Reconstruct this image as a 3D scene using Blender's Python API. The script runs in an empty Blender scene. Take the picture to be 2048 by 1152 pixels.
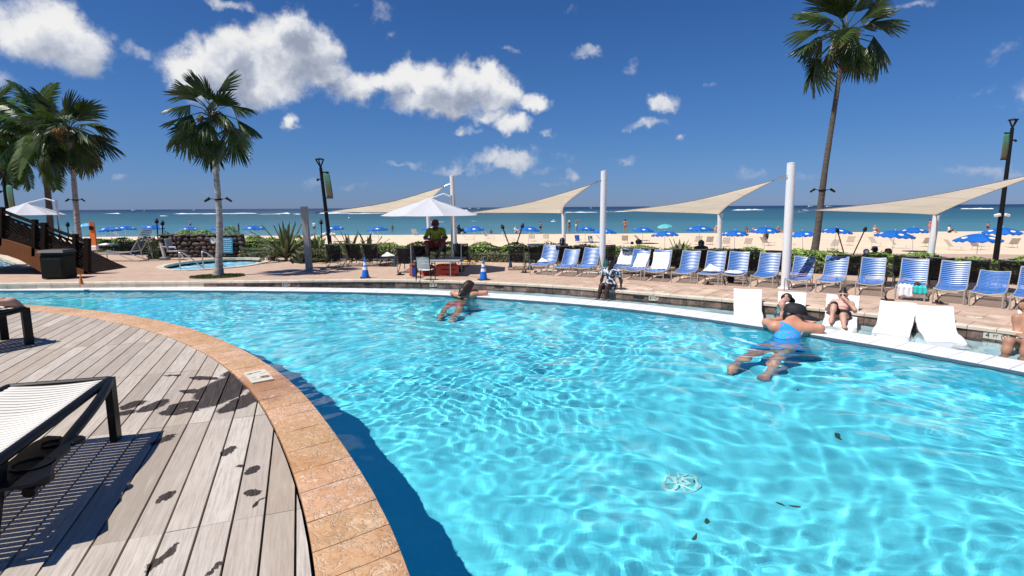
import bpy, math, random
import numpy as np
from mathutils import Vector, Matrix, geometry

SC = bpy.context.scene
COL = SC.collection
random.seed(7)
RNG = np.random.RandomState(11)

# ------------------------------------------------------------------ camera
F_PX, CXP, CYP, EYE = 1130.0, 1024.0, 576.0, 2.0
PITCH, ROLL = math.atan(161.5 / F_PX), 0.0062
fw = np.array([0, math.cos(PITCH), -math.sin(PITCH)])
_u = np.array([0, math.sin(PITCH), math.cos(PITCH)]); _r = np.array([1., 0, 0])
rt = _r * math.cos(ROLL) - _u * math.sin(ROLL)
up = _u * math.cos(ROLL) + _r * math.sin(ROLL)
cam = bpy.data.objects.new('camera', bpy.data.cameras.new('camera')); COL.objects.link(cam)
SC.camera = cam
cam.data.sensor_width = 36; cam.data.lens = F_PX / 2048 * 36
cam.data.clip_start = .05; cam.data.clip_end = 60000
cam.matrix_world = Matrix(((rt[0], up[0], -fw[0], 0), (rt[1], up[1], -fw[1], 0), (rt[2], up[2], -fw[2], EYE), (0, 0, 0, 1)))

# ------------------------------------------------------------------ light
SUN_EL, SUN_AZ = math.radians(60), math.radians(29)      # light travels towards +x and a little +y
SUN_D = Vector((math.cos(SUN_EL) * math.cos(SUN_AZ), math.cos(SUN_EL) * math.sin(SUN_AZ), -math.sin(SUN_EL)))
sl = bpy.data.lights.new('sun', 'SUN'); sl.energy = 5.0; sl.angle = math.radians(.53); sl.color = (1, .955, .89)
sl.cycles.is_caustics_light = True
sun = bpy.data.objects.new('sun', sl); COL.objects.link(sun)
sun.rotation_euler = SUN_D.to_track_quat('-Z', 'Y').to_euler(); sun.location = (-20, -10, 40)
SC.view_settings.view_transform = 'Standard'; SC.view_settings.look = 'None'
SC.view_settings.exposure = 0.12; SC.view_settings.gamma = 1.0; SC.view_settings.use_curve_mapping = False
SC.cycles.use_denoising = True; SC.cycles.max_bounces = 10; SC.cycles.transparent_max_bounces = 16
SC.cycles.transmission_bounces = 8; SC.cycles.diffuse_bounces = 3; SC.cycles.glossy_bounces = 4
SC.cycles.sample_clamp_indirect = 6; SC.cycles.caustics_refractive = True; SC.cycles.caustics_reflective = False


class NT:
    """small helper round a node tree"""
    def __init__(s, nt): s.t = nt
    def n(s, typ, **kw):
        o = s.t.nodes.new(typ)
        for k, v in kw.items():
            if k.startswith('i_'):
                kk = k[2:]; kk = int(kk) if kk.isdigit() else kk.replace('_', ' ')
                s.set(o.inputs[kk], v)
            else: setattr(o, k, v)
        return o
    def set(s, sock, v):
        if isinstance(v, bpy.types.NodeSocket): s.t.links.new(v, sock)
        else:
            if isinstance(v, (tuple, list)) and len(v) == 3 and sock.type == 'RGBA': v = (*v, 1)
            sock.default_value = v
    def math(s, op, a, b=None, c=None, clamp=False):
        o = s.n('ShaderNodeMath', operation=op, use_clamp=clamp); s.set(o.inputs[0], a)
        if b is not None: s.set(o.inputs[1], b)
        if c is not None: s.set(o.inputs[2], float(c) if not isinstance(c, bpy.types.NodeSocket) else c)
        return o.outputs[0]
    def vec(s, op, a, b=None, scale=None):
        o = s.n('ShaderNodeVectorMath', operation=op); s.set(o.inputs[0], a)
        if b is not None: s.set(o.inputs[1], b)
        if scale is not None: s.set(o.inputs['Scale'], scale)
        return o.outputs[1] if op in ('LENGTH', 'DISTANCE', 'DOT_PRODUCT') else o.outputs[0]
    def noise(s, vec, scale, detail=3, rough=.55, dist=0., out=0):
        o = s.n('ShaderNodeTexNoise'); s.set(o.inputs['Vector'], vec); s.set(o.inputs['Scale'], scale)
        s.set(o.inputs['Detail'], detail); s.set(o.inputs['Roughness'], rough); s.set(o.inputs['Distortion'], dist)
        return o.outputs[out]
    def ramp(s, fac, stops, interp='LINEAR'):
        o = s.n('ShaderNodeValToRGB'); s.set(o.inputs[0], fac); e = o.color_ramp.elements; o.color_ramp.interpolation = interp
        while len(e) < len(stops): e.new(.5)
        for q, (p, c) in zip(e, stops): q.position = p; q.color = (*c, 1) if len(c) == 3 else c
        return o.outputs[0]
    def mix(s, fac, a, b, mode='MIX'):
        o = s.n('ShaderNodeMix', data_type='RGBA', blend_type=mode); s.set(o.inputs[0], fac); s.set(o.inputs[6], a); s.set(o.inputs[7], b)
        return o.outputs[2]
    def maprange(s, v, a, b, c=0., d=1., typ='SMOOTHSTEP'):
        o = s.n('ShaderNodeMapRange', interpolation_type=typ)
        for i, q in enumerate((v, a, b, c, d)): s.set(o.inputs[i], q)
        return o.outputs[0]
    def link(s, a, b): s.t.links.new(a, b)


# ------------------------------------------------------------------ sky with clouds
wd = bpy.data.worlds.new('World'); SC.world = wd; wd.use_nodes = True
W = NT(wd.node_tree); wd.node_tree.nodes.clear()
SKYS = 0.078
st = W.n('ShaderNodeTexSky', sky_type='NISHITA', sun_disc=False, sun_elevation=SUN_EL, sun_rotation=math.radians(90) - SUN_AZ + math.pi,
         altitude=0, air_density=1.0, dust_density=.2, ozone_density=4.0)
tc = W.n('ShaderNodeTexCoord'); dirv = tc.outputs['Generated']
sx = W.n('ShaderNodeSeparateXYZ'); W.link(dirv, sx.inputs[0])
el = W.math('ARCSINE', sx.outputs[2]); azi = W.math('ARCTAN2', sx.outputs[0], sx.outputs[1])
# deep tropical blue: a filter on the physical sky, strongest overhead, same all round
tint = W.ramp(W.maprange(el, -.02, .75, typ='LINEAR'), [(0, (.40, .58, 1.22)), (.05, (.36, .54, 1.08)), (.14, (.35, .57, .98)), (.3, (.33, .60, .98)), (.55, (.26, .55, .96)), (1, (.22, .50, .92))])
sky = W.mix(1.0, st.outputs[0], tint, 'MULTIPLY')


def pix_dir(px, py):
    d = fw + rt * (px - CXP) / F_PX - up * (py - CYP) / F_PX
    d = d / np.linalg.norm(d); return math.atan2(d[0], d[1]), math.asin(d[2])


CLOUDS = [  # px, py, rx, ry, strength
    (85, 60, 95, 62, 1.0), (140, 90, 62, 55, .95), (40, 55, 60, 45, .8),
    (402, 140, 64, 56, 1.), (470, 110, 55, 55, 1.), (560, 120, 85, 78, 1.), (585, 55, 40, 48, 1.), (620, 100, 60, 55, 1.), (525, 165, 120, 48, .95), (650, 150, 55, 42, .85),
    (700, 182, 56, 40, .9), (748, 168, 50, 30, .8), (735, 195, 50, 22, .6), (800, 168, 66, 42, 1.), (868, 172, 66, 44, 1.), (955, 170, 78, 48, 1.), (1000, 195, 55, 42, 1.), (880, 212, 120, 32, .95), (1078, 212, 50, 24, .95),
    (1030, 258, 54, 26, .8), (985, 240, 60, 22, .7), (1095, 278, 24, 18, .55), (575, 255, 20, 24, .75), (780, 85, 28, 16, .5), (925, 268, 20, 12, .6),
    (1000, 320, 105, 26, .72), (900, 335, 90, 12, .5), (1110, 372, 70, 12, .45), (1600, 345, 50, 14, .42), (1070, 345, 70, 26, .42), (930, 330, 75, 14, .42), (1136, 355, 22, 28, .6), (820, 328, 100, 12, .45), (1120, 320, 60, 18, .4), (960, 268, 60, 18, .5),
    (1320, 200, 42, 22, .85), (1292, 246, 46, 16, .6), (1356, 272, 17, 13, .6), (1172, 102, 44, 24, .52), (1022, 98, 44, 14, .5), (1258, 318, 52, 15, .45),
    (762, 22, 40, 45, .42), (450, 6, 60, 18, .6), (1975, 345, 80, 20, .5), (1425, 170, 30, 14, .42), (285, 98, 60, 22, .4), (1960, 180, 40, 24, .38), (1260, 130, 34, 18, .4),
    (2010, 90, 50, 20, .4), (700, 372, 70, 14, .42), (620, 380, 60, 14, .36), (250, 358, 34, 10, .38), (1500, 350, 60, 22, .4), (1750, 170, 60, 34, .36), (420, 372, 60, 9, .36),
    (190, 395, 80, 7, .34), (1700, 300, 50, 14, .3), (1150, 20, 40, 12, .35), (1820, 5, 50, 12, .5), (700, 8, 30, 10, .4),
    (-180, 120, 120, 60, .9), (2300, 150, 150, 60, .9), (2500, 300, 200, 40, .7), (-400, 260, 160, 50, .8), (1300, -260, 200, 80, .9), (500, -300, 160, 90, .9)]
uv = W.n('ShaderNodeCombineXYZ'); W.link(azi, uv.inputs[0]); W.link(el, uv.inputs[1])
wn = W.noise(dirv, 9.0, 6, .62, out=1)
warp = W.vec('SCALE', W.vec('SUBTRACT', wn, (.5, .5, .5)), scale=.085)
wn2 = W.noise(dirv, 38.0, 5, .6, out=1)
warp2 = W.vec('SCALE', W.vec('SUBTRACT', wn2, (.5, .5, .5)), scale=.024)
uvw = W.vec('ADD', W.vec('ADD', uv.outputs[0], warp), warp2)
fld = None; shd = None
uvs = W.vec('ADD', uvw, (-.010, .026, 0))
for (px, py, rx, ry, s_) in CLOUDS:
    a, e = pix_dir(px, py)
    d = W.vec('LENGTH', W.vec('MULTIPLY', W.vec('SUBTRACT', uvw, (a, e, 0)), (F_PX / rx * 1.0, F_PX / ry * 1.0, 0)))
    g = W.math('MULTIPLY', W.math('EXPONENT', W.math('MULTIPLY', W.math('MULTIPLY', d, d), -1.15)), s_)
    fld = g if fld is None else W.math('SMOOTH_MAX', fld, g, .12)
for (px, py, rx, ry, s_) in CLOUDS:
    if s_ < .8: continue
    a, e = pix_dir(px, py)
    d = W.vec('LENGTH', W.vec('MULTIPLY', W.vec('SUBTRACT', uvs, (a, e, 0)), (F_PX / rx * 1.1, F_PX / ry * 1.1, 0)))
    g = W.math('MULTIPLY', W.math('EXPONENT', W.math('MULTIPLY', W.math('MULTIPLY', d, d), -1.15)), s_)
    shd = g if shd is None else W.math('SMOOTH_MAX', shd, g, .12)
det = W.noise(dirv, 26.0, 8, .66)
det2 = W.noise(dirv, 6.0, 4, .6)
dens = W.math('ADD', fld, W.math('MULTIPLY', W.math('SUBTRACT', det, .5), 0.75))
cov = W.maprange(dens, .30, .72)
# light and dark of the cloud bodies: crowns bright, thick bases grey
shade = W.math('ADD', W.math('MULTIPLY', W.math('SUBTRACT', W.noise(W.vec('ADD', dirv, (-.012, 0, .022)), 14.0, 7, .62), .5), 2.6), W.maprange(shd, .25, 1.0, 1.05, .28))
ccol = W.ramp(shade, [(0, (.36, .41, .53)), (.35, (.52, .57, .68)), (.7, (.80, .83, .90)), (1, (1.0, 1.0, 1.0))])
lowfac = W.maprange(el, .0, .16, .45, 1.0)
ccol = W.mix(W.math('SUBTRACT', 1.0, lowfac), ccol, (.30, .38, .55))
bgs = W.n('ShaderNodeBackground', i_Strength=SKYS); W.link(sky, bgs.inputs[0])
bgc = W.n('ShaderNodeBackground', i_Strength=.80); W.link(ccol, bgc.inputs[0])
thin = W.maprange(fld, .25, .8, .62, 1.0)
mx = W.n('ShaderNodeMixShader'); W.link(W.math('MULTIPLY', cov, thin), mx.inputs[0]); W.link(bgs.outputs[0], mx.inputs[1]); W.link(bgc.outputs[0], mx.inputs[2])
wo = W.n('ShaderNodeOutputWorld'); W.link(mx.outputs[0], wo.inputs[0])


# ------------------------------------------------------------------ placing helpers: pixel of the photograph -> point in the world
def ray(px, py): return fw + rt * (px - CXP) / F_PX - up * (py - CYP) / F_PX
def at(px, py, z=0.):
    d = ray(px, py); t = (z - EYE) / d[2]; return Vector((d[0] * t, d[1] * t, z))
def on(px, py, Y):
    d = ray(px, py); t = Y / d[1]; return Vector((d[0] * t, Y, EYE + d[2] * t))


# ------------------------------------------------------------------ materials
MATS = {}
def mat(name, col, rough=.55, var=0., vscale=6., bump=0., bscale=40., metal=0., spec=.5, orand=0., trans=0., coat=0., col2=None, stretch=None, coords='Object', sheen=0., detail=4):
    if name in MATS: return MATS[name]
    m = bpy.data.materials.new(name); m.use_nodes = True; T = NT(m.node_tree); b = m.node_tree.nodes['Principled BSDF']
    b.inputs['Roughness'].default_value = rough; b.inputs['Metallic'].default_value = metal
    b.inputs['Specular IOR Level'].default_value = spec; b.inputs['Coat Weight'].default_value = coat; b.inputs['Sheen Weight'].default_value = sheen
    tcn = T.n('ShaderNodeTexCoord'); v = tcn.outputs[coords]
    if stretch: v = T.vec('MULTIPLY', v, stretch)
    c = (*col, 1)
    if var > 0 or col2:
        nz = T.noise(v, vscale, detail, .6)
        a = tuple(max(0, x * (1 - var)) for x in col); d = tuple(min(1, x * (1 + var)) for x in (col2 or col))
        c = T.ramp(nz, [(.32, a), (.68, d)])
    if orand:
        oi = T.n('ShaderNodeObjectInfo')
        f_ = T.math('ADD', T.math('MULTIPLY', oi.outputs['Random'], 2 * orand), 1 - orand)
        cc = T.n('ShaderNodeCombineColor'); [T.link(f_, cc.inputs[i]) for i in range(3)]
        c = T.mix(1.0, c, cc.outputs[0], 'MULTIPLY')
    T.set(b.inputs['Base Color'], c)
    if bump:
        bp = T.n('ShaderNodeBump', i_Strength=bump, i_Distance=.01); T.link(T.noise(v, bscale, 5, .6), bp.inputs['Height']); T.link(bp.outputs[0], b.inputs['Normal'])
    if trans:
        o = [x for x in m.node_tree.nodes if x.type == 'OUTPUT_MATERIAL'][0]
        tr = T.n('ShaderNodeBsdfTranslucent'); T.set(tr.inputs[0], c)
        ms = T.n('ShaderNodeMixShader', i_0=trans); T.link(b.outputs[0], ms.inputs[1]); T.link(tr.outputs[0], ms.inputs[2]); T.link(ms.outputs[0], o.inputs[0])
    MATS[name] = m; return m


# ------------------------------------------------------------------ mesh building
def catmull(P, n=8, closed=False):
    P = [Vector(p) for p in P]; out = []; N = len(P)
    for i in range(N if closed else N - 1):
        g = (lambda k: P[k % N]) if closed else (lambda k: P[min(max(k, 0), N - 1)])
        a, b, c, d = g(i - 1), g(i), g(i + 1), g(i + 2)
        for j in range(n):
            t = j / n
            out.append(.5 * ((2 * b) + (c - a) * t + (2 * a - 5 * b + 4 * c - d) * t * t + (3 * b - a - 3 * c + d) * t ** 3))
    if not closed: out.append(P[-1])
    return out


class MB:
    def __init__(s): s.v = []; s.f = []
    def add(s, vs, fs):
        o = len(s.v); s.v += [tuple(v) for v in vs]; s.f += [tuple(i + o for i in f) for f in fs]; return s
    def box(s, c, size, rz=0., bev=0., rx=0., ry=0.):
        x, y, z = [q / 2 for q in size]; R = Matrix.Rotation(rz, 3, 'Z') @ Matrix.Rotation(ry, 3, 'Y') @ Matrix.Rotation(rx, 3, 'X'); c = Vector(c)
        if bev <= 0:
            vs = [(i, j, k) for i in (-x, x) for j in (-y, y) for k in (-z, z)]
            fs = [(0, 1, 3, 2), (4, 6, 7, 5), (0, 4, 5, 1), (2, 3, 7, 6), (0, 2, 6, 4), (1, 5, 7, 3)]
        else:
            b = min(bev, x * .9, y * .9, z * .9); vs = []; fs = []
            prof = [(x - b, y - b, -z), (x, y, -z + b), (x, y, z - b), (x - b, y - b, z)]
            for (px, py, pz) in prof:
                q = b if abs(pz) < z - 1e-9 else 0
                vs += [(-px + q, -py, pz), (px - q, -py, pz), (px, -py + q, pz), (px, py - q, pz), (px - q, py, pz), (-px + q, py, pz), (-px, py - q, pz), (-px, -py + q, pz)]
            for k in range(3):
                for i in range(8): fs.append((k * 8 + i, k * 8 + (i + 1) % 8, k * 8 + 8 + (i + 1) % 8, k * 8 + 8 + i))
            fs.append(tuple(range(7, -1, -1))); fs.append(tuple(range(24, 32)))
        return s.add([c + R @ Vector(v) for v in vs], fs)
    def beam(s, a, b, w, h, upv=(0, 0, 1)):
        a, b = Vector(a), Vector(b); d = (b - a); L = d.length; d.normalize(); u_ = Vector(upv)
        if abs(d.dot(u_)) > .98: u_ = Vector((0, 1, 0))
        x = d.cross(u_).normalized(); y = x.cross(d)
        vs = [p + x * (i * w / 2) + y * (j * h / 2) for p in (a, b) for i, j in ((-1, -1), (1, -1), (1, 1), (-1, 1))]
        return s.add(vs, [(3, 2, 1, 0), (4, 5, 6, 7), (0, 1, 5, 4), (1, 2, 6, 5), (2, 3, 7, 6), (3, 0, 4, 7)])
    def tube(s, pts, r, n=8, cap=True, closed=False, flat=1.0):
        pts = [Vector(p) for p in pts]; N = len(pts); rs = r if isinstance(r, (list, tuple)) else [r] * N
        vs = []; fs = []; nrm = None
        for i, p in enumerate(pts):
            if closed: d = pts[(i + 1) % N] - pts[i - 1]
            else: d = pts[min(i + 1, N - 1)] - pts[max(i - 1, 0)]
            d.normalize()
            if nrm is None: nrm = d.cross(Vector((0, 0, 1)) if abs(d.z) < .9 else Vector((0, 1, 0))).normalized()
            nrm = (nrm - d * nrm.dot(d)).normalized(); bn = d.cross(nrm)
            for k in range(n):
                a = 2 * math.pi * k / n; vs.append(p + (nrm * math.cos(a) + bn * math.sin(a) * flat) * rs[i])
        M_ = N if closed else N - 1
        for i in range(M_):
            for k in range(n):
                a = i * n + k; b = i * n + (k + 1) % n; c = ((i + 1) % N) * n; fs.append((a, b, c + (k + 1) % n, c + k))
        if cap and not closed: fs.append(tuple(range(n - 1, -1, -1))); fs.append(tuple((N - 1) * n + k for k in range(n)))
        return s.add(vs, fs)
    def lathe(s, prof, c=(0, 0, 0), n=16, sx_=1., sy_=1.):
        c = Vector(c); vs = []; fs = []; N = len(prof)
        for (r, z) in prof:
            for k in range(n): a = 2 * math.pi * k / n; vs.append(c + Vector((r * math.cos(a) * sx_, r * math.sin(a) * sy_, z)))
        for i in range(N - 1):
            for k in range(n): fs.append((i * n + k, i * n + (k + 1) % n, (i + 1) * n + (k + 1) % n, (i + 1) * n + k))
        if prof[0][0] > 1e-6: fs.append(tuple(range(n - 1, -1, -1)))
        if prof[-1][0] > 1e-6: fs.append(tuple((N - 1) * n + k for k in range(n)))
        return s.add(vs, fs)
    def prism(s, poly, z0, z1):
        n = len(poly); vs = [(p[0], p[1], z0) for p in poly] + [(p[0], p[1], z1) for p in poly]
        ar = sum(poly[i][0] * poly[(i + 1) % n][1] - poly[(i + 1) % n][0] * poly[i][1] for i in range(n))
        fs = [(i, (i + 1) % n, n + (i + 1) % n, n + i) for i in range(n)] + [tuple(range(n - 1, -1, -1)), tuple(range(n, 2 * n))]
        if ar < 0: fs = [f[::-1] for f in fs]
        return s.add(vs, fs)
    def grid(s, fn, nu, nv, closeu=False):
        vs = [fn(i / (nu if closeu else nu - 1), j / (nv - 1)) for j in range(nv) for i in range(nu)]
        M_ = nu if closeu else nu - 1
        return s.add(vs, [(j * nu + i, j * nu + (i + 1) % nu, (j + 1) * nu + (i + 1) % nu, (j + 1) * nu + i) for j in range(nv - 1) for i in range(M_)])
    def ball(s, c, r, nu=10, nv=7):
        if not isinstance(r, (tuple, list)): r = (r, r, r)
        c = Vector(c)
        return s.grid(lambda u_, v_: c + Vector((r[0] * math.cos(2 * math.pi * u_) * math.sin(math.pi * v_), r[1] * math.sin(2 * math.pi * u_) * math.sin(math.pi * v_), -r[2] * math.cos(math.pi * v_))), nu, nv, True)
    def build(s, name, m, parent=None, world=False, smooth=False):
        """world=True: the vertices are world coordinates and the parent (no rotation) sits at its own location"""
        off = Vector(parent.location) if (parent is not None and world) else Vector((0, 0, 0))
        if parent is not None and world and parent.parent is not None: off += Vector(parent.parent.location)
        me = bpy.data.meshes.new(name); me.from_pydata([tuple(Vector(v) - off) for v in s.v] if world and parent is not None else s.v, [], s.f)
        return finish(name, me, m, parent, smooth)


def finish(name, me, m, parent, smooth):
    if smooth:
        me.polygons.foreach_set('use_smooth', [True] * len(me.polygons))
        if smooth != 'full':
            try: me.set_sharp_from_angle(angle=math.radians(40))
            except Exception: pass
    if m is not None: me.materials.append(m)
    me.update(); o = bpy.data.objects.new(name, me); COL.objects.link(o)
    if parent is not None: o.parent = parent
    return o


def tag(o, label=None, cat=None, group=None, kind=None):
    if label: o['label'] = label
    if cat: o['category'] = cat
    if group: o['group'] = group
    if kind: o['kind'] = kind
    return o
def thing(name, label, cat, loc=(0, 0, 0), rz=0., group=None, scale=1.):
    o = bpy.data.objects.new(name, None); COL.objects.link(o); o.empty_display_size = .1
    o.location = loc; o.rotation_euler = (0, 0, rz); o.scale = (scale,) * 3
    return tag(o, label, cat, group)
def struct(name, mb, m, parent=None, smooth=False):
    o = mb.build(name, m, parent, smooth=smooth)
    if parent is None: o['kind'] = 'structure'
    return o
KIDS = {}
def dup(root, loc=None, rz=None, label=None, group=None, scale=None):
    kids = {}
    for o in bpy.data.objects:
        if o.parent is not None: kids.setdefault(o.parent.name, []).append(o)
    def rec(o, par):
        c = o.copy(); COL.objects.link(c); c.parent = par
        for ch in kids.get(o.name, []): rec(ch, c)
        return c
    r_ = rec(root, None)
    if loc is not None: r_.location = loc
    if rz is not None: r_.rotation_euler = (0, 0, rz)
    if label: r_['label'] = label
    if group: r_['group'] = group
    if scale is not None: r_.scale = (scale,) * 3 if not isinstance(scale, tuple) else scale
    return r_
def instance(name, src, parent, loc=(0, 0, 0), rot=(0, 0, 0), scale=(1, 1, 1)):
    """a part sharing the mesh of src"""
    o = bpy.data.objects.new(name, src if isinstance(src, bpy.types.Mesh) else src.data); COL.objects.link(o)
    o.parent = parent; o.location = loc; o.rotation_euler = rot; o.scale = scale if isinstance(scale, (tuple, list)) else (scale,) * 3
    return o
def inpoly(X, Y, poly):
    c = np.zeros(X.shape, bool); n = len(poly); j = n - 1
    for i in range(n):
        xi, yi, xj, yj = poly[i][0], poly[i][1], poly[j][0], poly[j][1]
        if yi != yj: c ^= ((yi > Y) != (yj > Y)) & (X < (xj - xi) * (Y - yi) / (yj - yi) + xi)
        j = i
    return c
def clip(poly, region):
    """poly clipped by a convex counter-clockwise region"""
    out = [tuple(p) for p in poly]; n = len(region)
    for i in range(n):
        a, b = region[i], region[(i + 1) % n]; inp = out; out = []
        side = lambda p: (b[0] - a[0]) * (p[1] - a[1]) - (b[1] - a[1]) * (p[0] - a[0])
        for k in range(len(inp)):
            p, q = inp[k - 1], inp[k]; sp, sq = side(p), side(q)
            if (sp >= 0) != (sq >= 0):
                t = sp / (sp - sq); out.append((p[0] + (q[0] - p[0]) * t, p[1] + (q[1] - p[1]) * t))
            if sq >= 0: out.append(q)
        if not out: return []
    return out
# ------------------------------------------------------------------ levels
Z_WATER, Z_WALL, Z_LEDGE, Z_PATIO, Z_SAND, Z_SEA, Z_FLOOR = -.10, -.045, -.075, .10, -1.97, -2.0, -1.35

def under(px, py, d):
    """point d metres under the pool surface that shows at a pixel, light bending at the surface"""
    S0 = at(px, py, Z_WATER); hv = Vector((S0.x, S0.y, 0)); Ln = hv.length; si = Ln / math.hypot(Ln, EYE - Z_WATER); st_ = si / 1.33; return S0 + hv.normalized() * (st_ / math.sqrt(1 - st_ * st_)) * d + Vector((0, 0, -d))
# ------------------------------------------------------------------ sea and sand
def sea_material():
    m = bpy.data.materials.new('sea_water'); m.use_nodes = True; T = NT(m.node_tree); b = m.node_tree.nodes['Principled BSDF']
    g = T.n('ShaderNodeNewGeometry'); pos = g.outputs['Position']; sp = T.n('ShaderNodeSeparateXYZ'); T.link(pos, sp.inputs[0])
    # depth over sandbanks and reef: banded by distance from the shore and by slow noise
    nz = T.noise(T.vec('MULTIPLY', pos, (.004, .016, 0)), 1.0, 4, .6)
    ly = T.math('LOGARITHM', sp.outputs[1], 10.0)
    f_ = T.math('ADD', T.maprange(ly, 1.9, 3.6, 0., 1., 'LINEAR'), T.math('MULTIPLY', T.math('SUBTRACT', nz, .5), .26))
    c = T.ramp(f_, [(0, (.095, .225, .27)), (.10, (.060, .18, .225)), (.24, (.034, .118, .155)), (.42, (.028, .095, .13)), (.52, (.024, .08, .125)), (.66, (.010, .038, .085)), (1, (.008, .028, .075))])
    T.set(b.inputs['Base Color'], c); b.inputs['Roughness'].default_value = .42; b.inputs['Specular IOR Level'].default_value = .22
    h1 = T.noise(T.vec('MULTIPLY', pos, (.35, 1.1, 1)), 1.0, 4, .6); h2 = T.noise(T.vec('MULTIPLY', pos, (.05, .18, 1)), 1.0, 3, .6)
    bp = T.n('ShaderNodeBump', i_Strength=.55, i_Distance=.35); T.link(T.math('ADD', h1, T.math('MULTIPLY', h2, 1.6)), bp.inputs['Height']); T.link(bp.outputs[0], b.inputs['Normal'])
    return m
def strip_y(ys, xw, zf):
    mb = MB(); vs = []; fs = []
    for i, y in enumerate(ys):
        w = xw(y)
        for k in range(9): vs.append((-w + 2 * w * k / 8, y, zf(-w + 2 * w * k / 8, y)))
    for i in range(len(ys) - 1):
        for k in range(8): fs.append((i * 9 + k, i * 9 + k + 1, i * 9 + 10 + k, i * 9 + 9 + k))
    return mb.add(vs, fs)
struct('sea', strip_y([81, 90, 120, 200, 500, 2000, 8000, 20000, 45000], lambda y: max(400, y * 1.6), lambda x, y: Z_SEA), sea_material())
m_sand = mat('beach_sand', (.72, .565, .41), .95, var=.07, vscale=.35, bump=.6, bscale=3.5, coords='Object', spec=.1)
rs = np.random.RandomState(4)
def sand_z(x, y):
    z = Z_SAND + .03 * math.sin(x * .21 + y * .13) * math.sin(y * .3)
    if y > 84: z -= (y - 84) * .09
    return z
mb = MB(); nx_, ny_ = 120, 50
mb.grid(lambda u_, v_: (lambda x, y: (x, y, sand_z(x, y) + .02 * rs.rand()))(-260 + 520 * u_, 14 + 78 * v_), nx_, ny_)
struct('beach_sand', mb, m_sand, smooth='full')
struct('ground', MB().add([(-400, -200, -2.6), (400, -200, -2.6), (400, 86, -2.6), (-400, 86, -2.6)], [(0, 1, 2, 3)]), m_sand)
# breakers on the reef: long low rolls of foam
m_foam = mat('sea_foam', (.86, .88, .88), .8, var=.06, vscale=.5, bump=.5, bscale=1.)
def breaker(px0, px1, py, hpx, seed):
    rr = random.Random(seed); a, b = at(px0, py, Z_SEA), at(px1, py, Z_SEA); D = a.y; n = max(6, int((px1 - px0) / 6))
    hh = hpx * D / F_PX
    def fn(u_, v_):
        x = a.x + (b.x - a.x) * u_; y = D + D * .015 * math.sin(u_ * 5 + seed)
        env = max(.05, math.sin(math.pi * min(1, max(0, u_))) ** .4) * (0.65 + .35 * math.sin(u_ * 37 + seed * 3) * math.sin(u_ * 17))
        ang = math.pi * v_; return (x, y - hh * 2.2 * math.cos(ang), Z_SEA - .05 + hh * env * math.sin(ang))
    o = MB().grid(fn, n, 5).build('breaking_wave', m_foam, smooth='full'); o['kind'] = 'stuff'
for i, q in enumerate([(207, 236, 427.5, 1.8), (312, 334, 432, 1.4), (338, 404, 428, 1.8), (404, 455, 428, 1.6), (468, 500, 427.5, 2.4), (520, 556, 428.5, 1.2), (556, 580, 427.5, 2.8), (580, 604, 428.5, 1.6),
                       (626, 690, 427, 2.6), (690, 760, 427.5, 1.6), (923, 955, 427, 2.0), (920, 935, 421.5, 2.6), (965, 1060, 426, 2.2), (1060, 1120, 426, 1.6), (1130, 1205, 425, 1.8), (1200, 1300, 423.5, 1.8), (1462, 1575, 420.5, 3.0), (1590, 1660, 421, 2),
                       (1705, 1760, 419.5, 2.2), (1735, 1800, 420.5, 2.6), (1935, 2060, 418, 2.4)]): breaker(*q, i)

# ------------------------------------------------------------------ outlines of pool, ledge and patio
S_ = 2.0 / 1.75
NEAR_C, NEAR_R = (-14.55, -2.33), 14.82        # water-side edge of the stone coping, a circle
IN_C, IN_R = (-14.82, -2.58), 14.71            # deck-side edge
def _ss(x): x = min(1., max(0., x)); return x * x * (3 - 2 * x)
def NR(a): a = math.degrees(a); return NEAR_R - .035 + .115 * _ss((31 - a) / 12) + .075 * _ss((a - 42) / 18)      # the edge is not a perfect circle
def IR(a): a = math.degrees(a); return IN_R + .055 * _ss((31 - a) / 12)
near_pts = [(NEAR_C[0] + NR(a) * math.cos(a), NEAR_C[1] + NR(a) * math.sin(a)) for a in np.linspace(math.radians(-25), math.radians(82), 90)]
FAR = [(0, 580), (300, 578), (660, 582), (800, 585), (921, 590), (1032, 598), (1138, 605), (1235, 613.5), (1333, 625), (1440, 640), (1521, 652), (1643, 670), (1800, 696), (2048, 742)]
FAR2 = [(0, 573), (300, 571), (660, 575), (860, 577.5), (1040, 586), (1138, 593.5), (1206, 600.5), (1333, 611.6), (1440, 625), (1600, 647), (1800, 680), (2048, 718)]
STONE = [(-300, 574), (60, 566), (200, 564.5), (400, 563.2), (546, 562), (712, 560), (800, 559.6), (1008, 564.5), (1138, 573.5), (1235, 581.5), (1333, 589.5), (1440, 598), (1580, 610.5), (1713, 625), (1912, 648.5), (2048, 666)]
def smooth_curve(P, z, n=10):
    q = [at(*p, z) for p in P]; q2 = [q[0]] + [(q[i - 1] + 2 * q[i] + q[i + 1]) / 4 for i in range(1, len(q) - 1)] + [q[-1]]
    return catmull(q2, n)
far_c = smooth_curve(FAR, Z_WALL)
tail = [(6.95, 5.6), (7.4, 4.2), (7.7, 2.6), (7.8, .5), (7.8, -6)]
far_c = [Vector((-19, 13.6, 0)), Vector((-16, 14.35, 0))] + far_c + [Vector((*t, 0)) for t in tail]
far_c = catmull(far_c[:3], 4)[:-1] + far_c[2:]
def offset(c, d):
    out = []
    for i in range(len(c)):
        t = c[min(i + 1, len(c) - 1)] - c[max(i - 1, 0)]; n = Vector((-t.y, t.x, 0)).normalized(); out.append(c[i] + n * d)
    return out
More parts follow.
